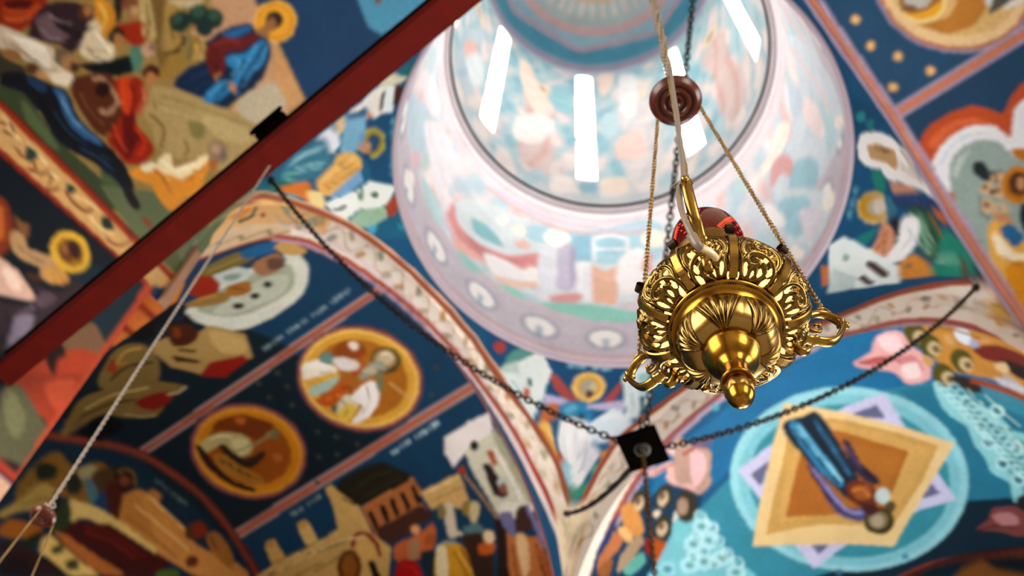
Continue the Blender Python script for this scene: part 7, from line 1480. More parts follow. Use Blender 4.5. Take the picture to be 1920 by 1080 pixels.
|2c7484|2153 672 -10 10 -23 -7 -1 -3 22 6 9 -9
|d0eef0|2158 678 5 3 6 -2 0 -9 -9 -5 -4 5 3 9 -2 1 -5 -13 3 -5 5 -1 12 9 1 13 -8 3 -8 -5
|c0e4e8|2125 684 7 4 8 -2 0 -12 -5 -6 -7 -2 -7 6 5 13 -3 1 -5 -10 0 -7 5 -6 5 0 7 2 8 9 2 10 -2 5 -10 3 -9 -6
|2c7484|2149 689 -10 10 -23 -7 -1 -3 22 6 10 -9
|e8f4e0|2110 662 -1 29 -10 7 -5 1 -2 -3 10 -3 5 -5 0 -28
|5c8c84|2117 705 9 1 -1 -9 -9 -2
|d0eef0|2155 696 5 3 6 -2 -1 -9 -9 -5 -4 4 3 9 -2 2 -5 -14 4 -5 4 -1 12 10 1 13 -8 2 -7 -4
|c0e4e8|2121 701 7 4 8 -2 0 -12 -5 -6 -7 -2 -7 6 5 13 -3 1 -5 -11 0 -6 2 -5 8 -1 7 2 8 9 3 10 -2 6 -11 2 -9 -6
|2c7484|2146 707 -11 9 -23 -7 -1 -3 22 7 10 -9
|d0eef0|2151 713 5 4 6 -2 0 -9 -10 -6 -4 5 4 9 -3 1 -5 -14 4 -5 4 0 13 9 1 14 -8 2 -8 -5
|c0e4e8|2117 718 7 5 8 -3 0 -12 -5 -6 -7 -2 -7 6 5 13 -3 1 -5 -11 0 -6 2 -5 8 -2 7 3 8 9 3 11 -2 5 -11 3 -9 -7
|2c7484|2142 724 -11 9 -23 -7 -1 -3 22 7 10 -9
|e8f4e0|2101 695 0 29 -11 7 -5 1 -2 -4 11 -2 4 -4 0 -29
|5c8c84|2109 739 9 1 -1 -9 -9 -2
|d0eef0|2147 731 5 3 6 -1 0 -10 -9 -5 -5 4 4 10 -3 1 -5 -14 4 -5 5 -1 12 10 1 13 -8 3 -8 -5
|c0e4e8|2113 735 7 5 8 -2 0 -13 -5 -6 -7 -2 -7 6 5 13 -3 1 -5 -11 -1 -6 3 -5 8 -2 7 3 8 9 3 11 -2 5 -11 3 -9 -7
|2c7484|2138 742 -11 9 -23 -8 -1 -4 22 8 10 -9
|d0eef0|2143 748 6 4 6 -2 -1 -9 -9 -6 -4 4 3 10 -2 2 -6 -15 4 -5 5 0 12 10 1 13 -8 2 -8 -5
|c0e4e8|2109 752 7 5 8 -2 0 -12 -5 -6 -7 -3 -7 6 4 13 -2 1 -6 -11 0 -7 3 -4 8 -2 7 3 8 10 3 10 -2 6 -11 2 -9 -7
|2c7484|2134 759 -11 9 -23 -8 -1 -4 22 8 10 -8
|e8f4e0|2093 728 -1 30 -11 6 -5 0 -2 -3 11 -2 4 -4 1 -29
|5c8c84|2101 772 9 3 -1 -10 -10 -2
|d0eef0|2140 766 5 4 6 -2 -1 -9 -9 -6 -4 4 3 10 -2 1 -6 -14 4 -5 5 -1 13 11 1 13 -9 2 -8 -5
|c0e4e8|2105 769 7 5 8 -2 0 -12 -5 -6 -8 -3 -6 5 4 14 -2 0 -6 -10 0 -7 3 -4 8 -2 7 3 8 10 3 11 -2 5 -11 2 -9 -7
|2c7484|2130 777 -11 8 -23 -9 -2 -3 23 9 10 -9
|d0eef0|2136 784 5 3 6 -1 0 -10 -10 -6 -4 4 3 10 -2 2 -5 -15 3 -5 5 0 13 10 1 14 -9 2 -8 -6
|c0e4e8|2100 786 8 5 8 -2 0 -12 -5 -6 -8 -3 -6 5 4 13 -2 1 -6 -11 0 -6 3 -5 8 -1 7 3 8 10 3 11 -2 5 -11 2 -10 -7
|2c7484|2126 794 -11 9 -24 -10 -1 -3 23 9 10 -8
|e8f4e0|2084 762 0 29 -12 5 -5 1 -2 -4 11 -1 5 -4 0 -29
|5c8c84|2092 806 9 3 -1 -10 -9 -3
|d0eef0|2132 801 5 4 6 -1 0 -10 -10 -6 -4 4 3 10 -2 1 -5 -15 3 -4 5 -1 13 11 1 14 -8 2 -9 -6
|c0e4e8|2096 803 7 5 9 -1 2 -5 -2 -8 -5 -6 -8 -3 -7 5 5 13 -3 1 -6 -11 0 -6 3 -5 9 -1 7 3 8 10 3 11 -2 6 -11 1 -10 -7
|2c7484|2122 811 -11 9 -24 -10 -1 -4 23 10 10 -8
|d0eef0|2128 819 5 4 6 -2 0 -9 -10 -7 -4 4 3 10 -2 2 -6 -15 4 -5 5 0 13 11 3 9 -2 5 -8 1 -9 -6
|c0e4e8|2092 820 7 5 9 -1 2 -5 -2 -8 -6 -6 -7 -3 -7 5 4 13 -2 1 -6 -11 0 -7 3 -4 8 -1 7 3 9 11 3 11 -2 5 -11 1 -10 -7
|2c7484|2118 829 -11 8 -25 -10 -1 -4 24 10 10 -8
|e8f4e0|2075 794 0 30 -12 5 -5 0 -3 -3 12 -1 4 -4 1 -29
|5c8c84|2083 840 10 3 -2 -10 -9 -3
|d0eef0|2124 836 5 4 6 -1 0 -9 -10 -7 -4 4 3 10 -2 1 -6 -15 4 -5 5 0 13 12 3 9 -2 4 -8 2 -9 -6
|c0e4e8|2087 836 8 6 9 -1 2 -4 -2 -9 -6 -6 -8 -3 -7 5 5 13 -3 1 -6 -12 0 -6 3 -4 9 -1 7 3 9 11 3 11 -3 5 -11 1 -10 -7
|2c7484|2114 846 -12 8 -24 -11 -1 -3 23 10 11 -7
|d0eef0|2120 854 5 4 6 -1 0 -10 -10 -7 -4 4 3 11 -2 1 -6 -15 4 -5 5 0 13 11 3 10 -2 4 -8 2 -9 -6
|c0e4e8|2083 853 7 6 9 -1 2 -4 -2 -8 -5 -7 -8 -3 -7 4 4 14 -2 1 -6 -12 0 -7 3 -4 8 0 8 3 9 11 2 11 -2 5 -11 2 -10 -8
|2c7484|2110 864 -12 8 -25 -12 -1 -4 24 12 11 -8
|e8f4e0|2066 827 -1 30 -12 5 -5 0 -3 -4 12 -1 5 -3 0 -29
|5c8c84|2074 873 10 4 -1 -10 -10 -4
|d0eef0|2115 871 6 5 6 -1 0 -10 -10 -7 -5 4 4 10 -3 1 -5 -15 4 -5 5 0 13 12 3 10 -2 4 -9 2 -8 -7
|c0e4e8|2078 870 8 6 9 -1 2 -4 -2 -8 -6 -7 -8 -4 -7 5 5 14 -3 0 -6 -11 0 -7 3 -4 9 0 7 3 9 11 3 12 -2 5 -12 1 -10 -9
|2c7484|2106 881 -7 6 -5 2 -26 -12 -1 -4 24 12 11 -8
|d0eef0|2111 889 6 4 6 0 0 -10 -10 -8 -5 4 4 11 -3 1 -5 -16 4 -4 5 0 13 12 3 10 -2 4 -9 1 -8 -6
|c0e4e8|2074 887 7 6 10 0 2 -5 -2 -8 -6 -7 -8 -4 -7 5 4 14 -2 0 -7 -12 0 -6 3 -5 9 0 8 4 9 11 3 12 -3 5 -4 2 -7 -1 -11 -9
|2c7484|2101 898 -6 7 -6 1 -25 -13 -1 -4 24 13 11 -7
|e8f4e0|2056 860 -1 30 -5 3 -7 1 -5 -1 -3 -3 12 0 5 -3 1 -30
|5c8c84|2065 906 10 4 -2 -10 -10 -4
|d4eef0|2738 659 6 -1 6 -10 -2 -12 -4 -1 -6 4 -4 11 5 10 -2 4 -5 -6 -1 -7 7 -17 5 -3 8 2 3 8 0 8 -8 12 -8 3
|2c7c90|2752 644 -3 10 -9 6 -1 -3 8 -4 2 -10
|d4eef0|2735 696 6 -1 6 -10 -2 -12 -4 -1 -6 4 -4 11 5 10 -2 4 -6 -6 0 -7 7 -17 5 -4 8 2 3 9 0 8 -8 13 -8 2
|2c7c90|2749 681 -3 10 -9 6 -1 -3 8 -4 2 -10
|d4eef0|2743 733 6 -1 6 -10 -2 -13 -5 -1 -5 5 -4 11 0 5 5 4 -2 5 -6 -6 -1 -7 7 -18 6 -3 8 2 3 9 -1 7 -8 13 -8 3
|2c7c90|2757 717 -4 11 -9 6 0 -3 7 -5 3 -9
|d4eef0|2745 771 6 -2 6 -10 -2 -12 -4 -2 -6 5 -4 12 1 5 4 4 -2 4 -6 -6 -1 -7 8 -17 5 -4 8 2 4 9 -1 8 -8 13 -9 2
|2c7c90|2759 754 -3 11 -9 6 -1 -3 8 -4 2 -10
|d4eef0|2740 806 6 -1 6 -11 -2 -12 -5 -1 -6 4 -3 12 0 5 4 4 -2 5 -5 -6 -1 -8 7 -17 6 -4 8 2 3 9 -1 8 -8 13 -8 3
|2c7c90|2753 790 -3 11 -9 6 -1 -3 8 -5 3 -10
|d4eef0|2773 687 6 -2 6 -10 -2 -12 -5 -1 -5 5 -4 11 1 5 4 4 -2 4 -6 -5 -1 -7 7 -17 6 -4 8 1 3 9 -1 8 -7 13 -9 3
|2c7c90|2787 670 -4 11 -9 6 0 -2 8 -5 2 -10
|d4eef0|2778 720 6 -1 6 -11 -1 -12 -5 -1 -6 5 -4 12 1 5 4 4 -2 4 -6 -6 -1 -7 8 -17 5 -4 8 1 4 9 -1 8 -8 13 -8 3
|2c7c90|2792 703 -3 12 -9 6 -1 -3 8 -5 3 -10
|d4eef0|2778 761 6 -2 6 -10 -2 -13 -5 0 -5 4 -4 12 0 5 5 4 -2 4 -6 -5 -1 -7 7 -18 6 -4 8 2 4 8 -1 8 -8 14 -9 3
|2c7c90|2792 744 -3 11 -10 6 0 -3 8 -5 2 -9
|d4eef0|2806 710 6 -2 6 -11 -2 -12 -5 0 -5 5 -4 11 0 6 5 3 -2 4 -6 -5 -1 -7 7 -17 6 -4 8 1 4 8 -1 8 -8 13 -9 4
|2c7c90|2820 693 -3 11 -9 6 -1 -3 8 -5 2 -9
@seraph|pink winged seraph to the left of the glory|2711 492 -65 41 -4 44 45 53 62 -2 22 -73 -7 -57
@seraph|pink winged seraph above the glory|2303 529 -65 -37 -64 -16 -9 65 -5 33 29 34 51 -9 60 -54
@seraph|pink winged seraph in shade to the right of the glory|2300 1029 -65 -56 -40 -3 -42 -7 47 102 50 -11
@painted_saints|cluster of dark haloed saints by the upper right arch|2167 463 -69 -3 -38 -5 -46 4 -52 -3 -36 40 -21 17 39 57 34 53 41 9 38 3 34 -1 28 -18 52 -43
@painted_saints|cluster of dark haloed saints in the lower foot of the vault|2840 476 -79 9 -54 91 25 72 89 -19 80 34 135 -156 -36 0 -67 -7 -32 -6
'''
PAINT['C'] = '''
|27587e|2313 488 -17 433 84 8 104 4 76 -2 98 -6 98 -13 99 -17 212 -50 29 -8 55 -124 92 -185 -122 -32 -84 -27 -397 16
|234f74|2618 475 2 309 174 -18 208 -34 28 -44 74 -110 85 -108 -304 6
|d8b078|2443 507 4 -6 -3 -7 -8 -2 -7 4 -1 7 6 5
|ecc890|2440 504 3 -3 -2 -4 -4 -2 -4 3 -1 4
|d8b078|2497 506 5 -6 -3 -7 -8 -2 -7 4 -1 7 6 5
|ecc890|2495 503 3 -3 -2 -4 -4 -2 -4 3 -1 4 4 3
|d8b078|2539 535 4 -7 -2 -7 -8 -2 -7 4 -1 7 6 5
|ecc890|2537 531 2 -3 -1 -4 -4 -1 -4 2 -1 4 3 3
|d8b078|2590 566 4 -6 -3 -7 -7 -2 -7 4 -1 7 6 5
|ecc890|2588 563 2 -3 -1 -4 -5 -1 -3 2 -1 4 3 3
|d8b078|2580 502 4 -7 -3 -7 -7 -2 -7 4 -1 7 6 5
|ecc890|2578 498 2 -3 -1 -4 -5 -2 -4 3 0 4 3 3
|d8b078|2379 509 4 -5 -3 -7 -8 -3 -7 4 -1 7 6 5
|d8b078|2366 542 4 -6 -3 -7 -8 -2 -8 3 0 7 6 6
|d8b078|2303 486 5 -6 -3 -6 -10 -3 -8 4 0 7 7 5
@medallion|gold round portrait above the flower-framed scene|2576 752 12 -10 17 -28 5 -33 -7 -36 -7 -18 -24 -33 -32 -27 -18 -10 -40 -13 -40 -2 -18 3 -33 14 -23 23 -8 14 -4 33 9 35 9 17 26 33 34 27 19 11 39 14 37 3 18 -3
|a89cb4|2576 752 12 -10 17 -28 5 -33 -7 -36 -7 -18 -24 -33 -32 -27 -18 -10 -40 -13 -40 -2 -18 3 -33 14 -23 23 -8 14 -4 33 9 35 9 17 26 33 34 27 19 11 39 14 37 3 18 -3
|c07c5c|2572 748 12 -10 15 -26 5 -32 -6 -34 -8 -17 -22 -32 -30 -25 -18 -10 -38 -13 -38 -2 -17 3 -31 13 -23 23 -6 13 -4 31 8 33 9 17 25 31 32 26 18 11 37 13 35 3 17 -3
|e8cca0|2569 744 11 -9 14 -25 5 -30 -7 -33 -7 -16 -21 -30 -29 -25 -17 -10 -36 -12 -36 -2 -17 3 -30 12 -20 21 -7 13 -3 30 8 32 8 16 24 30 31 25 17 9 35 13 34 3 16 -2
|dcbc84|2558 732 10 -8 12 -24 1 -29 -11 -31 -20 -29 -28 -23 -33 -16 -34 -5 -16 2 -27 11 -18 19 -6 27 6 30 7 15 22 29 30 23 16 9 33 11 31 0
|c48c3c|2507 581 15 41 -1 8 -10 18 -17 8 0 7 18 31 21 25 5 -4 9 -36 10 -18 -1 -26 -8 -21 -9 -10
|f0dca0|2499 636 11 -11 5 -15 -3 -16 -4 -8 -22 -17 -18 -3 -16 4 -12 11 -3 7 -1 16 7 15 14 13 17 7 17 -1
|e8b02c|2495 632 10 -9 4 -13 -6 -21 -19 -15 -16 -3 -15 4 -10 9 -3 6 -1 14 7 14 12 11 15 6
|a87c3c|2453 572 -15 8 -1 5 4 9 26 31 15 8 11 -2 0 -28 -10 -24 -14 -11
|c8c4bc|2480 619 5 -6 2 -8 -5 -14 -12 -10 -9 -2 -9 2 -7 9 0 9 5 9 17 12
|8c6844|2460 577 13 13 15 5 -14 -19 -8 -2
|dcdcd8|2517 695 13 19 24 -25 -17 -4
|68645c|2527 709 25 37 6 -41 -2 -24
|e4e4e0|2557 712 7 40 5 -21 -6 -29
|b4a8c0|2629 467 -1 355 -24 0 -1 -354
|c4826a|2622 468 -1 354 -11 0 0 -354
|e09c74|2618 468 0 354 -4 0 0 -354
@medallion|flower-shaped orange and white scene of the raised tomb|2696 470 -12 8 -9 11 -11 24 -6 24 0 24 18 36 3 11 -4 10 -23 29 -8 21 -2 83 7 29 23 20 48 9 67 3 72 -9 62 -21 54 -38 55 -53 44 -53 24 -43 -9 -31 -34 -25 -80 -38 -33 -9 -92 -5 -68 -20 -45 -2
|c4602c|2694 472 -13 9 -10 12 -6 14 -3 16 1 28 9 35 12 13 25 17 0 5 -13 18 -11 24 -3 31 3 11 20 27 17 17 19 14 21 5 23 -7 26 -14 27 -19 57 -52 64 -69 11 -24 -16 -8 -72 5 -34 -6 -29 -21 -74 -80 -12 -7 -5 1 -8 7
|d87848|2687 494 -10 29 -1 11 4 22 9 19 17 16 14 9 -7 -7 -11 -15 -11 -29 2 -21 10 -30 -7 -7
|e8e8ec|2735 474 -16 9 -14 22 -8 27 0 18 4 19 15 23 6 6 27 8 2 3 -36 26 -7 19 1 10 3 10 16 23 12 9 18 3 25 -3 33 -9 33 -13 27 -16 21 -19 19 -23 11 -24 -1 -25 -19 -26 -33 -29 -38 -26 -30 -20 -23 -8 -19 -1
|d8dce4|2730 489 -17 23 -5 18 -1 18 6 17 8 14 17 16 -21 -33 -4 -19 1 -18 18 -28 1 -7
|a4b4b0|2757 492 -19 13 -9 11 -6 23 3 22 7 13 15 15 35 7 13 9 11 36 9 17 19 5 35 -14 48 -25 48 -30 32 -27 10 -25 -6 -25 -13 -23 -16 -17 -18 -7 -68 5 -75 0 -29 6
|8c9c98|2920 456 -36 5 -31 7 0 3 7 3 21 4 48 -8 3 -4 0 -4
|c8d0cc|2750 503 -14 18 -3 25 0 3 4 -8 7 -14 20 -26 -5 -2
|c47c24|2779 474 -1 6 4 4 19 -5 2 -7 -3 -5
|c48420|2770 595 2 9 11 20 6 4 9 -3 7 -6 -8 -15 -10 -6
|26343a|2757 535 1 11 9 6 25 0 4 -1 1 -6 -4 -9 -15 -6 -11 0
|4c5c5c|2782 546 8 21 4 -1 2 -6 -9 -14 -4 -2
|d8bc9c|2812 541 6 -10 -2 -5 -11 -5 -6 2 -4 4 0 11 4 4
|8c6c4c|2805 536 2 -8 -8 -2 -2 8
|d8bc9c|2805 564 5 -10 -1 -5 -10 -4 -6 1 -4 5 0 10 4 4
|a07c58|2798 559 2 -8 -8 -1 -2 7
|d8bc9c|2828 555 6 -11 -1 -6 -12 -5 -6 2 -5 5 0 12 5 4
|a07c58|2821 549 2 -8 -8 -2 -3 8
|d8bc9c|2840 529 7 -11 -2 -6 -11 -6 -7 2 -5 5 -2 6 2 6 5 5
|8c6c4c|2833 523 3 -9 -10 -2 -2 9
|d8bc9c|2856 542 7 -11 -2 -6 -11 -6 -7 2 -5 5 -2 6 2 6 5 5
|b8b0a8|2849 536 3 -9 -10 -2 -2 9
|d8bc9c|2841 563 5 -8 -1 -5 -9 -4 -5 2 -4 4 0 9 4 3
|a07c58|2835 558 2 -6 -7 -1 -2 6
|5c3c20|2818 540 2 -7 -7 -1 -2 7
|6c4824|2806 555 2 -5 -6 -1 -2 5
|74706c|2809 515 29 -13 13 4 4 3 -2 2 -15 -7 -27 14
|cc8c20|2843 599 11 -10 5 -12 -3 -18 -9 -8 -13 -3 -22 6 -14 15 -2 13 3 11 16 11 14 0
|a06c18|2838 591 8 -8 4 -10 -2 -9 -8 -5 -11 -2 -11 4 -9 8 -4 10 3 9 7 6 11 1
|5c3414|2833 589 7 -7 4 -7 -2 -7 -6 -5 -9 0 -10 4 -7 6 -4 8 2 7 6 5 9 0
|c89c74|2831 588 8 -10 0 -4 -10 -2 -6 3 -5 4 -2 9 3 2
|1c2c40|2861 560 -2 13 3 6 6 2 26 -13 22 -16 0 -4 -5 -3 -16 -2 -19 6
|e4b860|2875 491 -12 10 -5 10 3 17 10 6 42 -2 15 4 5 7 -9 22 -4 10 6 2 22 -9 69 -37 24 -17 12 -14 4 -15 -3 -12 -8 -9 -16 -4 -66 3 -37 7
|f4e8d0|2885 495 -4 6 5 6 40 3 21 25 9 -1 5 -7 -5 -14 -11 -14 -7 -4 -26 -6
|3874a8|2875 514 1 13 6 6 24 4 7 -1 7 -15 -5 -7 -25 -3
|d89c20|2942 488 -4 11 5 12 11 10 13 3 46 -20 43 -27 5 -8 -1 -8 -8 -5 -13 -1 -52 13 -28 10
|b88430|2894 495 37 -2 21 12 6 5 -2 2 -26 -16 -36 2
|fff4e4|2875 502 33 -9 26 5 -1 2 -25 -4 -32 9
|c89c74|2847 517 4 9 8 9 12 3 8 -2 -4 -8 -8 -10 -12 -3
60|7c6c60|2887 475 119 -9 21 -5 12 -6 -14 -6 -26 -4 -62 2 -40 9 -10 10
|b8a8bc|2318 444 298 12 224 -6 197 1 159 -3 -3 22 -578 12 -297 -13
|c88468|2318 450 298 12 224 -5 196 0 159 -3 -1 11 -160 4 -195 0 -223 6 -298 -13
|dba088|2318 454 298 13 224 -6 195 0 160 -4 -1 4 -159 4 -195 0 -224 6 -298 -13
@border_stripe||2606 469 2 357 17 -5 2 -356
'''
PAINT['P4'] = '''
|b8a8bc|865 2327 105 11 87 0 41 -3 79 -13 71 -19 66 -27 59 -31 52 -37 21 -20 37 -43 41 -76 20 -56 24 -117 10 -95 -30 -22 -10 95 -12 60 -13 57 -20 55 -42 74 -36 43 -45 38 -26 19 -59 30 -64 25 -33 10 -71 15 -77 8 -122 -5 -57 -10
|c88468|864 2318 60 9 86 5 83 -5 78 -12 71 -19 96 -40 55 -35 65 -60 17 -23 29 -49 23 -53 9 -28 19 -87 9 -62 6 -63 -15 -12 -5 65 -16 90 -13 59 -21 53 -26 52 -15 23 -36 44 -46 38 -54 35 -95 38 -68 21 -76 11 -81 4 -83 -5 -58 -10
|dba088|863 2313 59 9 86 5 82 -5 77 -12 70 -19 65 -25 31 -15 54 -35 46 -38 37 -43 29 -49 23 -53 9 -29 25 -117 9 -95 -5 -5 -5 65 -10 62 -19 87 -9 28 -24 52 -28 50 -18 22 -40 40 -51 37 -59 31 -65 25 -106 27 -121 9 -84 -5 -59 -10
'''
PAINT['FC'] = '''
|c88468|2 2735 31 -53 150 -378 179 14 124 38 114 -98 -9 -109 106 -77 -227 -282 -92 61 -1 78 -98 75 -97 -22 -145 -1 -139 273 -27 38
|dba088|-48 2567 30 -47 147 -337 166 9 113 31 108 -89 -5 -96 101 -72 -75 -93 -96 66 1 86 -102 82 -105 -26 -155 -5 -143 302 -28 42
'''
PAINT['EB'] = '''
|4c98b0|457 2772 -184 100 -33 15 -39 11 -49 4 -55 1 -55 -3 -49 -6 -41 -10 -69 -29 -92 -55 -29 -23 -128 -119 -42 -53 -21 -64 9 -89 26 -103 31 -90 25 -53 17 -6 15 25 16 36 19 29 50 36 27 13 25 6 21 -7 38 -34 26 -10 37 -1 45 5 88 13 56 3 30 7 45 20 79 43 107 61 108 69 79 60 30 43 -2 35 -40 54 -22 21
|12384c|217 2341 -131 -30 -170 -17 -86 53 -101 -57 -28 -44 44 -113 27 -71
|8c5450|-175 2250 -3 4 -30 8 -11 21 -6 4 -15 -6 -41 -26 -9 -8 -5 -11 2 -15 6 -19 16 -29 7 -3 7 1 15 10 26 35 36 27
|bc8c8c|-218 2267 -17 -1 -19 -12 -8 -22 0 -19 16 1 19 12 9 22
|64302c|-177 2243 -36 -11 -37 -31 -2 5 37 31 37 11
|34302c|-280 2283 -16 0 -9 -3 -4 -6 6 -26 12 -21 5 1 5 7 8 17 -1 18
|944c38|75 2205 -80 6 -47 -2 -40 -11 -40 -16 -147 -68 -4 13 148 70 41 16 42 11 48 3 82 -6
|a87030|-109 2164 -11 4 -12 1 -41 -8 -81 -33 -14 -9 -7 -14 1 -25 5 -33 13 -28 20 -12 36 12 50 28 50 35 33 28 5 18 -12 15
|24343c|-167 2159 -8 0 -29 -13 -61 -36 -8 -10 -2 -13 4 -16 6 -12 10 -4 14 8 19 16 35 35 10 14 11 24
|e8f4e0|-362 2289 -1 -38 -8 -16 -4 -5 -1 3 11 19 1 37
|5c8c84|-357 2239 6 5 0 11 -2 0 -5 -5
'''
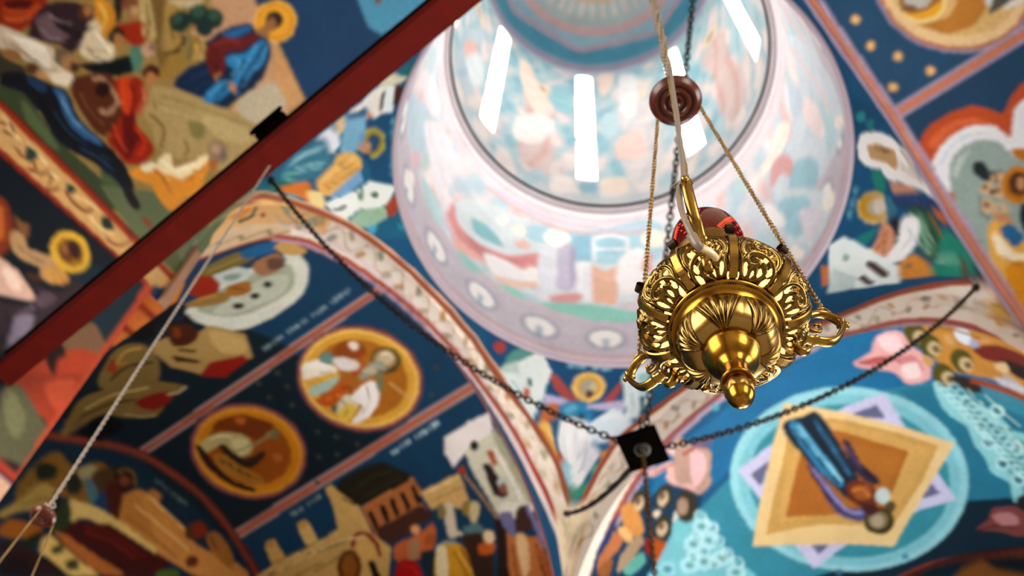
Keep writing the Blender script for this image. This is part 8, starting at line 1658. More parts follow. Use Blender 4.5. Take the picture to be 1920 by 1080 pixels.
PAINT['R'] = '''
|cfe0e4|303 2838 -17 43 -20 31 -20 16 -15 4 -6 -10 0 -21 -3 -10 -14 16 -31 50 -22 28 -21 17 -21 6 -21 -4 -28 -37 -10 -49 2 -51 7 -50 24 -150 11 -45 14 -27 20 -9 70 -11 16 6 24 37 12 12 13 1 60 -23 8 2 4 16 -11 95 -11 62
|8cc0d8|222 2916 -11 18 -55 37 -51 57 -26 8 -17 -22 -7 -54 0 -71 5 -63 10 -35 17 -1 24 10 25 8 20 2 12 5 18 44 10 -1 20 -14 7 -1 6 27 -1 22
|6ca8cc|166 2927 -4 19 -7 13 -7 4 -5 -9 -4 -68 3 -69 4 -14 8 -7 7 -1 5 7 3 58
|7cb4d0|131 2946 -5 8 -6 2 -6 -3 -4 -9 -1 -41 3 -39 4 -7 6 -2 5 3 4 6 2 40
|d0706c|336 2638 -2 47 -6 33 -8 -50 -6 -13 -7 -2 -9 2 -19 11 -29 34 -9 14 -28 71 -7 10 -4 -5 -2 -16 2 -38 5 -19 22 -60 14 -22 41 -45 24 -17 7 -2 7 3 9 26
|b05c5c|306 2641 -4 6 -29 16 -25 21 -8 11 -32 64 32 -84 28 -46 8 -8 10 0 17 13
|e8a090|331 2626 -12 -24 -6 -7 -50 18 -1 -2 29 -45 14 -14 6 -3 5 3 5 14
|f8f4f0|274 2637 -9 21 -21 17 -20 2 -17 6 -3 -2 -2 -15 4 -18 49 -64 5 0 5 8 9 31
|e8b898|260 2575 -23 24 -25 43 -6 6 -4 -1 -2 -6 3 -18 38 -62 7 -2 6 3
|5ca4b4|300 2742 -10 23 -7 9 -7 2 -8 -4 -8 -11 -10 -25 10 -19 20 -21 10 -3 4 3 5 20
|7cbcb4|309 2547 -10 14 -14 3 -9 -8 -4 -14 9 -20 12 -13 11 16
|f8f0e0|224 2871 3 -18 9 -24 5 1 4 9 0 16 -6 35 -6 9 -5 -1
|fffaf0|170 2916 5 -35 6 -17 7 -8 7 0 6 11 3 31 -8 49 -11 19 -3 1 -7 -9 -4 -18
|f8eed8|52 2892 5 -26 6 -7 7 3 7 13 5 19 2 36 -2 21 -5 15 -7 3 -4 -3 -9 -25
|fffaf0|205 2669 3 -16 4 -11 5 -3 4 7 2 15 0 19 -8 30 -5 2 -4 -8
|fffaf0|250 2885 7 -47 4 -8 4 0 2 10 -8 49 -4 8 -3 -1
|dca89c|217 2805 3 -15 9 -18 5 0 3 8 1 13 -7 28 -5 7 -5 -1
|b0a8c4|186 2847 -11 43 -7 6 -4 -13 -2 -162 1 -43 3 -21 5 -11 5 -3 3 0 3 5 4 25 3 97
|dce0ea|206 2817 -3 28 -6 15 -6 0 -5 -13 -2 -128 4 -108 8 -49 3 -1 3 8 3 21 3 109
|8c80a8|171 2853 -4 33 -2 0 -2 -14 1 -174 2 -33 2 9
|e8ecf0|161 2806 -17 10 1 -196 16 -9
|e0a07c|144 2805 -14 -39 -15 32 1 -100 1 -93 28 5
|f4f0ee|112 2830 -6 27 -9 20 -9 5 -6 -12 -1 -101 7 -98 6 -17 8 -6 8 2 5 13 2 77
|d87870|83 2826 -5 17 -3 2 -2 -6 3 -95 3 -3 3 4 6 19
|f8fafc|140 2818 -1 121 -19 22 -18 -25 0 -121 -3 0 0 129 21 34 22 -31 1 -130
|f8fafc|141 2879 -21 3 -21 -6 0 11 21 6 21 -3
|d07c78|193 2598 -15 32 -17 20 -4 -4 -2 -9 1 -23 11 -22 12 -16 5 0 5 5 4 7
|6cc0b0|202 2557 -4 9 -20 23 -19 12 -16 5 -19 -8 -22 -25 -7 -13 -4 -23 2 -8 3 -5 48 7 46 15 8 5
|7cc4b4|251 2549 -9 18 -13 10 -9 -14 -4 -19 7 -6 12 -2 10 4
|c8b8c4|116 2614 -11 2 -11 -9 -2 -21 3 -17 10 5 9 11 4 16
|a8d0d8|390 2585 -3 11 -14 20 -7 3 -7 -1 -9 -6 -11 -20 -2 -26 5 -20 5 -4 15 -5 7 1 13 21
|f0e8e8|377 2685 -6 18 -10 18 -11 10 -8 -1 -8 -39 -1 -41 4 -9 7 -6 7 -2 7 1 13 21 5 16
|d8b8c8|342 2614 -4 7 -8 -3 -11 -18 -7 -21 7 -5 10 2 8 19
|d89c90|290 2956 -14 10 -19 5 -34 -2 -41 -11 -10 1 -45 14 -33 -8 -24 -20 -1 11 24 21 34 8 45 -14 10 0 40 11 34 3 19 -5 14 -9
|c4b4d4|278 2986 -14 8 -18 3 -80 4 -58 -3 -23 -7 -17 -12 0 12 16 12 24 8 58 3 97 -6 14 -7
|c8d8e4|-245 2905 -9 -62 -6 -88 -5 -157 3 -96 10 -59 13 -25 8 -2 9 4 11 10 46 72 25 48 11 28 37 138 6 38 -3 26 -8 17 -22 16 -10 2 -31 -18 -19 1 -9 6 -9 12 -23 74 -13 28
|fff4e0|-137 2934 -10 -36 -5 -41 1 -11 8 -14 10 -3 12 3 21 13 13 11 2 9 -2 37 -4 4 -20 -2 -20 30
|d88c88|-101 2848 -6 1 -7 -10 -12 -38 -3 -64 2 -51 2 -5 4 5 6 21 6 56 5 4 13 -4 3 4 -3 43
|7cb4cc|-134 2714 -17 -65 -9 -73 3 -19 6 -14 7 -8 7 4 18 57 13 68 -3 23 -7 20 -10 11
|a8d0dc|-221 2603 -2 -28 2 -38 9 -57 7 -5 9 1 8 5 5 9 4 45 -5 53 -7 18 -11 12 -11 -1
|fff4e4|-225 2410 10 22 4 19 2 33 -3 5 -5 -6 -10 -37 -2 -20 1 -13
|f0dcd8|-190 2810 -10 -79 -5 -93 2 -28 10 -42 5 -7 7 29 6 52 1 85 -8 73 -4 14
|e8c8c4|-227 2941 1 -299 5 -45 10 -46 -4 -19 -10 44 -5 46 -2 294
|b4c8dc|-188 2930 -6 -82 2 -74 6 -4 9 9 14 25 2 41 -4 46 -11 38 -7 8
|c8dce4|-90 2736 -14 -45 -20 -89 -30 -170 -1 -28 5 -5 15 3 11 -4 12 4 17 11 15 16 5 15 6 40 0 19 -3 15 -13 26 -5 21 4 156
|7cb8d0|-89 2683 -8 -14 -11 -33 -16 -76 -1 -26 6 -43 5 -12 5 -4 7 1 12 16 9 66 0 87 -3 27
|fcf8f8|-73 2749 -6 -37 -7 -77 0 -54 3 -1 3 8 7 26 7 62 -2 57
|fff8ec|-92 2418 3 -8 4 2 4 11 5 36 -1 16 -3 9 -4 -2 -4 -11 -3 -19
|9cc8d4|-85 2496 -13 -68 2 -43
|d8d4e0|-108 2558 -14 -45 -9 -60 3 -15 7 -12 7 -7 6 -2 5 25 2 40 -2 48 -2 21
|fff4e0|-149 2405 6 4 5 10 3 14 -1 27 -4 5 -6 -3 -9 -28 -1 -16 3 -10
|a8c8dc|484 2497 -7 63 -16 94 -28 129 -8 11 -7 -12 -9 -49 -6 -65 1 -61 13 -46 19 -34 41 -35
|ece4ea|497 2605 -3 37 -15 102 -33 168 -14 37 -14 18 -11 0 -6 -14 3 -66 7 -39 8 -30 36 -78
|d8a8b4|422 2555 -5 38 -8 29 -4 0 -3 -7 -3 -25 4 -35 8 -28 3 0 4 6
|fff8ec|399 2518 -2 -16 3 -43 5 -16 5 -7 4 3 2 35 -3 23 -5 19 -5 7
|e8e4ea|424 2741 -8 50 -14 68 -17 57 -13 26 -12 -7 -10 -30 -8 -41 -4 -39 5 -79 11 -58 7 -6 8 3 27 24 24 12
'''
PAINT['U'] = '''
|8cc4dc|206 4103 -8 35 -11 22 -12 1 -7 -23 -3 -142 6 -130 7 -18 9 -2 10 10 7 21 6 106
|fbe6d4|272 4160 -3 34 -6 22 -7 8 -6 -11 -6 -35 -19 -168 -24 -120 -3 -36 4 -37 7 -38 10 -29 9 -7 7 25 17 106 12 113
|f8f4f4|264 3587 -20 104 -12 44 -10 25 -9 8 -8 -5 -6 -18 -2 -28 7 -105 14 -105 21 -64 12 -22 8 -6 5 21 2 44
|f4f8fc|86 4269 -6 31 -10 -3 -9 -31 -5 -52 1 -199 8 -171 5 -24 7 -1 6 19 5 39 2 191
|f2ccc0|97 3648 -7 23 -9 15 -10 1 -7 -16 -4 -41 -3 -116 2 -39 4 -17 8 -7 8 0 13 7 10 21 3 19 0 74
|f8e4cc|128 3319 -7 12 -10 5 -10 -4 -8 -12 -5 -57 3 -50 7 -4 12 3 11 6 8 9 4 43
|a8cce0|241 3190 -12 63 -14 43 -3 -7 -3 -22 0 -50 12 -50 13 -36 4 3 3 14
|e8aca0|407 3517 -12 116 -15 103 -5 10 -5 -10 -3 -50 11 -99 14 -93 5 -13 6 0 4 12
|dcecf4|391 3485 -16 147 -13 75 -10 36 -6 -12 -6 -44 -4 -103 7 -93 7 -40 6 -22 9 -1 11 11 10 18
|9cc8e0|309 3131 -5 18 -8 13 -8 4 -5 -7 -2 -54 4 -57 9 -23 5 -4 4 5 6 48
|f4dcc8|123 4316 -6 25 -10 9 -10 -9 -5 -22 5 -98 10 -99 7 -43 3 -5 3 13 4 108
|f6e8e4|290 3183 -5 22 -8 20 -10 13 -7 1 -7 -34 -1 -46 9 -46 7 -19 6 -6 11 39
|b8dcec|116 3897 -5 7 -7 -9 -6 -20 -4 -28 1 -89 7 -74 5 -6 7 7 6 16 4 23 -1 89
|fcf4ec|199 3263 -6 21 -9 18 -9 9 -7 -3 -3 -49 3 -56 15 -31 9 -10 6 -1 4 43
|78b0d0|158 3291 -5 9 -7 2 -8 -3 -5 -8 -2 -33 3 -32 12 -14 8 -2 4 3 3 37
'''


def inside(px, py, poly):
    res = np.zeros(px.shape, bool); x0, y0 = poly[-1]
    for x1, y1 in poly:
        if y0 != y1:
            c = (py >= min(y0, y1)) & (py < max(y0, y1))
            res ^= c & (px < (x1 - x0) * (py - y0) / (y1 - y0) + x0)
        x0, y0 = x1, y1
    return res

TONE = {'': (1.32, 1.36), 'R': (.72, 1.08), 'U': (.8, .52), 'K': (1.05, .4)}     # colour grade per surface: the drum's haze and glare put into its paint
def painted(surface, fn, us, vs, base, pieces, extra=None, keep=None, soft=1, chart=None, idf=None):
    """grid of the surface; pieces: list of (name, parent, label, test(U,V) or None); paint goes in as vertex colour"""
    us = np.asarray(us); vs = np.asarray(vs)
    U, V = np.meshgrid(us, vs, indexing='ij')
    X, Y, Z = [np.broadcast_to(a, U.shape) for a in fn(U, V)]
    CU, CV = (U, V) if chart is None else chart(X, Y, Z)
    colr = np.empty(U.shape + (3,)); colr[:] = lin(base)
    part = np.zeros(U.shape, int); names = []
    if extra: extra(CU, CV, colr, X, Y, Z)
    if idf: names, part[:] = idf(CU, CV)
    for h, c, poly in shapes(surface):
        lo = poly.min(0); hi = poly.max(0)
        box = (CU >= lo[0]) & (CU <= hi[0]) & (CV >= lo[1]) & (CV <= hi[1])
        idx = np.nonzero(box)
        if not len(idx[0]): continue
        ins = inside(CU[idx], CV[idx], poly)
        sel = (idx[0][ins], idx[1][ins])
        if h.startswith('@'):
            names.append((h[1:], c)); part[sel] = len(names)
        else:
            a = int(h) / 100 if h else 1
            colr[sel] = colr[sel] * (1 - a) + np.array(lin(c)) * a
    for _ in range(soft):
        c2 = colr.copy(); c2[1:] += colr[:-1]; c2[:-1] += colr[1:]; n = np.full(U.shape, 3.); n[0] -= 1; n[-1] -= 1
        c2 /= n[..., None]; c3 = c2.copy(); c3[:, 1:] += c2[:, :-1]; c3[:, :-1] += c2[:, 1:]
        n = np.full(U.shape, 3.); n[:, 0] -= 1; n[:, -1] -= 1; colr = c3 / n[..., None]
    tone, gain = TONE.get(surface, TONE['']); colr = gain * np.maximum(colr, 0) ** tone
    bl = np.clip(colr[..., 2] - colr[..., 0], 0, 1); colr[..., 1] += .05 * bl; colr[..., 2] -= .07 * bl      # the blues lean to teal
    nu, nv = U.shape; idx = np.arange(nu * nv).reshape(nu, nv)
    q = np.stack([idx[:-1, :-1], idx[1:, :-1], idx[1:, 1:], idx[:-1, 1:]], -1).reshape(-1, 4)
    fu = ((U[:-1, :-1] + U[1:, 1:]) / 2).ravel(); fv = ((V[:-1, :-1] + V[1:, 1:]) / 2).ravel()
    fp = part[:-1, :-1].ravel()
    ok = np.ones(len(q), bool) if keep is None else keep(fu, fv)
    P = np.stack([X.ravel(), Y.ravel(), Z.ravel()], -1)
    # faces look at the inside of the church
    a, b, c = P[q[:, 0]], P[q[:, 1]], P[q[:, 2]]
    nrm = np.cross(b - a, c - a); ctr = np.array([0, 0, 5.0])
    flip = np.einsum('ij,ij->i', nrm, ctr - a) < 0
    q[flip] = q[flip][:, ::-1]
    cl = np.concatenate([colr.reshape(-1, 3), np.ones((nu * nv, 1))], 1)
    made = []
    def emit(name, parent, sel):
        f = q[sel]
        if not len(f): return None
        used, inv = np.unique(f, return_inverse=True); inv = inv.reshape(-1)
        me = D.meshes.new(name); me.vertices.add(len(used)); me.vertices.foreach_set('co', P[used].ravel())
        me.loops.add(len(inv)); me.loops.foreach_set('vertex_index', inv.astype(np.int32))
        me.polygons.add(len(f)); me.polygons.foreach_set('loop_start', np.arange(0, len(inv), 4, dtype=np.int32))
        me.polygons.foreach_set('loop_total', np.full(len(f), 4, np.int32)); me.update()
        at = me.color_attributes.new('paint', 'FLOAT_COLOR', 'POINT')
        at.data.foreach_set('color', cl[used].ravel().astype(np.float32))
        me.validate()
        return link(name, me, parent, FRESCO)
    rest = ok.copy()
    bases = []
    for name, parent, label, test in pieces:
        s = rest & (test(fu, fv) if test else True)
        o = emit(name, parent, s & (fp == 0))
        if o is not None and label: o['label'] = label
        bases.append((o, s)); rest &= ~s
    for k, (nm, lab) in enumerate(names):
        for o, s in bases:
            if o is None: continue
            c = emit(nm, o, s & (fp == k + 1))
            if c is not None and lab: c['label'] = lab
    return [b[0] for b in bases]

PITCH = .0135
ar = lambda a, b, p: np.linspace(a, b, max(2, int(round(abs(b - a) / p)) + 1))

ceiling = tag(empty('ceiling', (0, 0, 0)), 'painted vaults and pendentives under the dome', kind='structure')
dome = tag(empty('ceiling_dome', (0, 0, 0)), 'tall round drum and dome with slit windows, flooded with daylight', kind='structure')

ZO = 6.4      # height of the open passages into the corner room behind the camera
# ---- arms: side walls and barrel vault in one sweep
BASES = dict(A='1c4c70', B='246a98', C='22557c', D='1c4c74')
LABELS = dict(A='barrel vault with two round portraits on dark blue', B='barrel vault with the eight-pointed glory on blue', C='barrel vault with gold stars on blue', D='barrel vault with the sermon on the hill')
walls = {}
WN = dict(A=('wall_left', 'wall_front'), B=('wall_front', 'wall_right'), C=('wall_back', 'wall_right'), D=('wall_left', 'wall_back'))
def arm_extra(k):
    def ex(U, V, c, X, Y, Z):
        # plain plaster dado below, painted field above; stars on the crown far from the picture
        if k == 'A':     # cream arch band turns onto the vault near its left foot, with a red edge
            w = np.interp(U - ZS, [0, 1.05, 1.44, 2.5, 3.2], [.8, .5, .22, .08, 0])
            b = (V < A + w) & (U > ZS) & (U < ZS + 3.2)
            c[b] = lin('e0c8a8'); c[b & (V > A + w - .05)] = lin('b8604c'); c[b & (np.sin(U * 22) * .05 + A + w * .5 > V) & (np.sin(U * 22) * .05 + A + w * .5 - .03 < V)] = lin('8c7450')
            o = (U > ZB - .12) & (U < ZB + .3) & (U < ZS); c[o] = lin('cf8c48'); c[o & (np.sin(V * 30 + U * 9) > .7)] = lin('7c3c1c'); c[o & (U < ZB)] = lin('a03c20')
            lo = (U <= ZB - .12); c[lo] = lin('6a5434')
        c[Z < 1.6] = lin('8a6a52'); c[(Z > 1.6) & (Z < 1.75)] = lin('8c4030')
    return ex
for k in 'ABCD':
    f = f_arm(k); e = ENDS[k]
    near = k in 'ABD'
    ulo = ZS - 2.9 if k in 'AD' else ZS
    LQ = lq(k); L = ZS + 2 * LQ
    cs = 1 if k != 'x' else 1
    painted_u = {'A': (ZS - 1.0, L + .1), 'B': (ZS - .1, L + .6), 'C': (ZS + 1.6, L + .4), 'D': (ZS + LQ - .6, L + 4.6)}[k]
    us = np.concatenate([ar(0, ZO, .4)[:-1], ar(ZO, painted_u[0], .25)[:-1], ar(*painted_u, PITCH)[:-1], ar(painted_u[1], L + ZS, .25)])
    vs = ar(A, e, PITCH if k != 'D' else PITCH)
    par = {}
    sides = ('left side wall', 'right side wall')
    w1 = tag(empty('wall_%s' % dict(A='north', B='east', C='south', D='west')[k]), kind='structure')
    walls[k] = w1
    painted(k, f, us, vs, BASES[k],
            [('side_wall', w1, None, lambda u, v: u < ZS), ('barrel_vault', ceiling, LABELS[k], lambda u, v: u <= ZS + 2 * LQ), ('side_wall', w1, None, None)],
            extra=arm_extra(k), keep={'D': lambda u, v: ((u < L) | (u < L + ZS - ZB) | (v > XB - .004)) & ~((u < ZO) & (v < 5.6)), 'C': lambda u, v: ~((u < ZO) & (v < 5.6))}.get(k))
# ---- end walls
def f_end(k):
    e = ENDS[k]
    def f(u, v):
        if k == 'A': return u, e + 0 * u, v
        if k == 'C': return u, -e + 0 * u, v
        if k == 'B': return e + 0 * u, u, v
        return -e + 0 * u, u, v
    return f
def end_keep(u, v):
    return ((v < ZB) | ((v < ZS) & (u > -RXV - .03))) | ((u / (RXV + .03))**2 + ((v - ZS) / (RZV + .03))**2 < 1)
for k in 'ABCD':
    nearp = .02 if k in 'AB' else .12
    vs = np.concatenate([ar(0, 5.5, .25)[:-1], ar(5.5, ZS + RZV, nearp)]) if k in 'A' else np.concatenate([ar(0, ZS, .25)[:-1], ar(ZS, ZS + RZV, .04)])
    painted('E' + k, f_end(k), ar(-XB, RXV, nearp), vs, dict(A='14384e', B='1c4c70', C='8a6a52', D='8a6a52')[k],
            [('end_wall', walls[k], None, None)], keep=end_keep)
# ---- arch faces in the planes of the crossing
def f_face(k):
    def f(u, v):
        # u angle 0..pi over the arch, v 0..1 from the vault's edge out to the pendentive's edge
        xi = -RXK[k] * np.cos(u); zi = ZS + RZV * np.sin(u)
        xo = -A * np.cos(u); zo = ZS + KZ * A * np.sin(u)
        x = xi + (xo - xi) * v; z = zi + (zo - zi) * v
        if k == 'A': return x, A + 0 * x, z
        if k == 'C': return x, -A + 0 * x, z
        if k == 'B': return A + 0 * x, x, z
        return -A + 0 * x, x, z
    return f
FACECH = dict(A=lambda X, Y, Z: (X, Z), B=lambda X, Y, Z: (Y, Z), C=lambda X, Y, Z: (X, Z), D=lambda X, Y, Z: (Y, Z))
def face_extra(U, V, c, X, Y, Z):
    t = np.abs(U); r = np.sqrt((U / RXV)**2 + ((Z - ZS) / RZV)**2)
    c[r < 1.018] = lin('b06a4c')
for k in 'ABCD':
    painted('F' + k, f_face(k), ar(0, PI, .0075), ar(0, 1, .04), '1f5c88', [('arch_band', ceiling, 'cream arch band with painted scrollwork', None)],
            chart=FACECH[k], extra=face_extra)
# ---- pendentives
def sph_chart(X, Y, Z):
    return np.arctan2(np.abs(Y), np.abs(X)) * 3.3, Z
for k, lb in (('P1', 'pendentive with a seated blue and white robed evangelist'), ('P2', 'pendentive with a writing evangelist and pale houses'), ('P3', 'pendentive with a green robed evangelist and white house'), ('P4', 'pendentive nearest the camera')):
    painted(k, f_pend(k), ar(0, 1, .0042), (1 - np.cos(np.linspace(0, math.acos(R1 / SPH), 190))) / (1 - R1 / SPH), '1e628e', [('pendentive', ceiling, lb, None)], chart=sph_chart)
# corner piers below the pendentives (small re-entrant strips)
PIER = nmat('pier', 'b98a6a', .7, noise=.25, nscale=6)
for sx, sy in SX.values():
    v = [(sx * RXV, sy * A, 0), (sx * A, sy * A, 0), (sx * A, sy * RXV, 0)]
    z0 = {(-1, 1): ZB, (-1, -1): ZO}.get((sx, sy), 0)
    mesh('pier_corner', [(*p[:2], z) for z in (z0, ZS) for p in v], [(0, 1, 4, 3), (1, 2, 5, 4)], ceiling, PIER, smooth=False)
# corner room behind the camera
PLASTER = nmat('plaster', 'b8a890', .7, noise=.2, nscale=2)
w = tag(empty('wall_corner_room'), kind='structure')
mesh('side_wall', [(-6, -6, 0), (-2.25, -6, 0), (-2.25, -6, ZO), (-6, -6, ZO)], [(0, 1, 2, 3)], w, PLASTER, False)
mesh('side_wall', [(-6, -6, 0), (-6, -2.33, 0), (-6, -2.33, ZO), (-6, -6, ZO)], [(0, 1, 2, 3)], w, PLASTER, False)
mesh('soffit', [(-6, -6, ZO), (-2.25, -6, ZO), (-2.25, -2.25, ZO), (-2.33, -2.25, ZO), (-2.33, -2.33, ZO), (-6, -2.33, ZO)], [(0, 1, 2, 3, 4, 5)], w, PLASTER, False)
# ---- drum
HALO = [(-60 + 19.55 * i) for i in range(18)]
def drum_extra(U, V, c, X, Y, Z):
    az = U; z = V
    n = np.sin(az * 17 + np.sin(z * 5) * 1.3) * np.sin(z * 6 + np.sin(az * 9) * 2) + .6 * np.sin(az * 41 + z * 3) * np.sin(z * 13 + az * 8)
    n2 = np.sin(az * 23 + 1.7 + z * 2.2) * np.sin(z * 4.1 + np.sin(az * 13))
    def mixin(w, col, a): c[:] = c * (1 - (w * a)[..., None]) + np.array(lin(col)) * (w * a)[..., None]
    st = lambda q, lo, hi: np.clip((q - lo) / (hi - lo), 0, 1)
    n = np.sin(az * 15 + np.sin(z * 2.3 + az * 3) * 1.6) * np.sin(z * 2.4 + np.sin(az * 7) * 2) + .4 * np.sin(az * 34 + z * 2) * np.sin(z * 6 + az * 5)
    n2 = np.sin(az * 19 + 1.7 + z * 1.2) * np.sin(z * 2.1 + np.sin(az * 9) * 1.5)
    c[:] = lin('c2d0dc'); mixin(st(n, .1, .5), 'e8dcdc', 1); mixin(st(n, .6, .9), 'f4ece8', .9); mixin(st(-n, .4, .7), 'a0c4d6', .8)  # haze in the drum put into pale, low-contrast tints
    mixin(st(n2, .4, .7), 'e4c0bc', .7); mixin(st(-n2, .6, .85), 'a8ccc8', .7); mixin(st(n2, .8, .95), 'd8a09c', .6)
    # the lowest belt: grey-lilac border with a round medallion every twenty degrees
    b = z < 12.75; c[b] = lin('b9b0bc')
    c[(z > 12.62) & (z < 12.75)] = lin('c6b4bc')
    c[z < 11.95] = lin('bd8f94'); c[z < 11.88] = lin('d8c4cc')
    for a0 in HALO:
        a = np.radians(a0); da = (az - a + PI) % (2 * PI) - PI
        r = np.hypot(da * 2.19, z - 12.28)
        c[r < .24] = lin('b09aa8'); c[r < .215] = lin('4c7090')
        g = (r < .178); c[g] = lin('fffaf0')  # gold leaf's bright reflection painted as flat warm white
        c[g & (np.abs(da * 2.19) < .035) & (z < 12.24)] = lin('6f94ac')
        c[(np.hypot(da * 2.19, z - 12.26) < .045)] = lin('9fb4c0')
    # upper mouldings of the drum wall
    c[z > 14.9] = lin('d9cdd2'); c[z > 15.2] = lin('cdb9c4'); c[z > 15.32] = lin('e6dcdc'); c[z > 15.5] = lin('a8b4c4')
def drum_ids(U, V):
    p = np.zeros(U.shape, int)
    for i, a0 in enumerate(HALO):
        da = (U - np.radians(a0) + PI) % (2 * PI) - PI
        p[np.hypot(da * 2.19, V - 12.28) < .24] = i + 1
    return [('ring_medallion', '')] * len(HALO), p
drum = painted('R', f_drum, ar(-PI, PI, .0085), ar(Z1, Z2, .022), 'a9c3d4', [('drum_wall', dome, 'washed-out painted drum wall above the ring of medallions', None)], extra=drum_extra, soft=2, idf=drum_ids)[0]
# ---- upper drum with its eight slit windows
WAZ = [math.radians(a) for a in (89.5 - 45.6 * 0, 42.3, -3.5, -49.5, -94, -139, 180, 134.5)]
WZ0, WZ1 = 16.55, 21.55; WHW = .155
def win_hole(u, v):
    h = np.zeros(u.shape, bool)
    for a in WAZ:
        d = np.abs((u - a + PI) % (2 * PI) - PI) * RW
        top = np.where(v > WZ1 - WHW, np.sqrt(np.maximum(WHW**2 - (v - (WZ1 - WHW))**2, 0)), WHW)
        h |= (d < top) & (v > WZ0) & (v < WZ1)
    return h
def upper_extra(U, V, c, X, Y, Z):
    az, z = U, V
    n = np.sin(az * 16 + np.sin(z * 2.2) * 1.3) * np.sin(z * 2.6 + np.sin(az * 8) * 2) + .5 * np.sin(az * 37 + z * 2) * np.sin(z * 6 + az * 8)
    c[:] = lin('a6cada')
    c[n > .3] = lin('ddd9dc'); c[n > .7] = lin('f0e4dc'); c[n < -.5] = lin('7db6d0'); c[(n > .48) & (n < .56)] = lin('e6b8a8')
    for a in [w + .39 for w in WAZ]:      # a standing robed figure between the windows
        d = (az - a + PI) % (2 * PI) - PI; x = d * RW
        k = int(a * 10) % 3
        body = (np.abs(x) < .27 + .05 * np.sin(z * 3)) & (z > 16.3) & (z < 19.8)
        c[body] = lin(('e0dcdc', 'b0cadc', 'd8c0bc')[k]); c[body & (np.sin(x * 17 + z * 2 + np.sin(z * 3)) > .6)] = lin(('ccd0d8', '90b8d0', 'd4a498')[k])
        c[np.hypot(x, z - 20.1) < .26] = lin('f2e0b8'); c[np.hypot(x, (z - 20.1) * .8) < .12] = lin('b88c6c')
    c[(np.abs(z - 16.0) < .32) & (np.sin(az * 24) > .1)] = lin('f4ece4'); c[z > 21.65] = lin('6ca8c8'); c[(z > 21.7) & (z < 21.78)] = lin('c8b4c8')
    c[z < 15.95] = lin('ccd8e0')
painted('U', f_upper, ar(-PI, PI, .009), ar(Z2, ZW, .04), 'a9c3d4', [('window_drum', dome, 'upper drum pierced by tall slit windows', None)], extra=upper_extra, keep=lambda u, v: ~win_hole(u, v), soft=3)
def cap_extra(U, V, c, X, Y, Z):
    az, v = U, V
    c[:] = lin('86b4d2')
    w = .10 * np.abs(np.sin(az * 4))
    c[(v < .14)] = lin('b9a8c4'); c[(v < .34 + w) & (v > .16 + w * .4)] = lin('4e9cc4')
    c[(v > .36 + w) & (v < .42 + w)] = lin('c8a8b8'); c[(v > .42 + w) & (v < .6)] = lin('9cc4dc')
    c[(v > .6) & (v < .7)] = lin('d8b4b4'); c[v > .7] = lin('b8c8cc'); c[(v > .8) & (np.sin(az * 40) > 0)] = lin('dcdcd4')
    c[v > .95] = lin('d8b898'); c[v > 1.2] = lin('b08868')
painted('K', f_cap, ar(0, 2 * PI, .02), ar(0, PI / 2 - .01, .02), '86b4d2', [('dome_cap', dome, 'blue banded cap of the dome', None)], extra=cap_extra)

# ---- mouldings and window reveals
STONE = nmat('plaster_light', 'd6ccd0', .6, noise=.15, nscale=10)
REVEAL = nmat('window_reveal', 'f2ede8', .6, noise=.1, nscale=5)
DARK = nmat('dark_iron', '1c1a18', .5, metal=.4, noise=.3, nscale=30)
def ring(name, parent, mat, prof, n=192, label=None):
    vs, fs = [], []; k = len(prof)
    for i in range(n):
        a = 2 * PI * i / n
        vs += [(r * math.cos(a), r * math.sin(a), z) for r, z in prof]
    for i in range(n):
        j = (i + 1) % n
        fs += [(i * k + q, j * k + q, j * k + (q + 1) % k, i * k + (q + 1) % k) for q in range(k)]
    o = mesh(name, vs, fs, parent, mat)
    if label: o['label'] = label
    return o
RIM = nmat('drum_rim_plaster', 'd3c3d0', .6, noise=.1, nscale=10)
ring('cornice', dome, RIM, [(R1 + .02, Z1 - .03), (R1 - .015, Z1 - .03), (R1 - .03, Z1), (R1 - .015, Z1 + .03), (R1 + .02, Z1 + .03)], label='narrow pale rim at the foot of the drum')
ring('ledge', dome, STONE, [(R2 + .02, Z2 - .12), (R2 - .03, Z2 - .1), (R2 - .07, Z2 - .02), (R2 - .07, Z2 + .03), (R2 + .05, Z2 + .03)], label='projecting pale ledge under the windows')
DKRING = nmat('dark_cable', '0c141c', .8)
bm = bmesh.new()
for i in range(220):
    a = 2 * PI * i / 220
    m4 = Matrix.Translation((math.cos(a) * (R2 - .07), math.sin(a) * (R2 - .07), Z2 - .012)) @ Matrix.Rotation(a, 4, 'Z') @ Matrix.Diagonal((.7, 1.25, .8, 1))
    bmesh.ops.create_icosphere(bm, subdivisions=1, radius=.038, matrix=m4)
me = D.meshes.new('bead_row'); bm.to_mesh(me); bm.free()
o = link('bead_row', me, dome, DKRING); o['kind'] = 'stuff'; o['label'] = 'dark beaded line along the ledge'

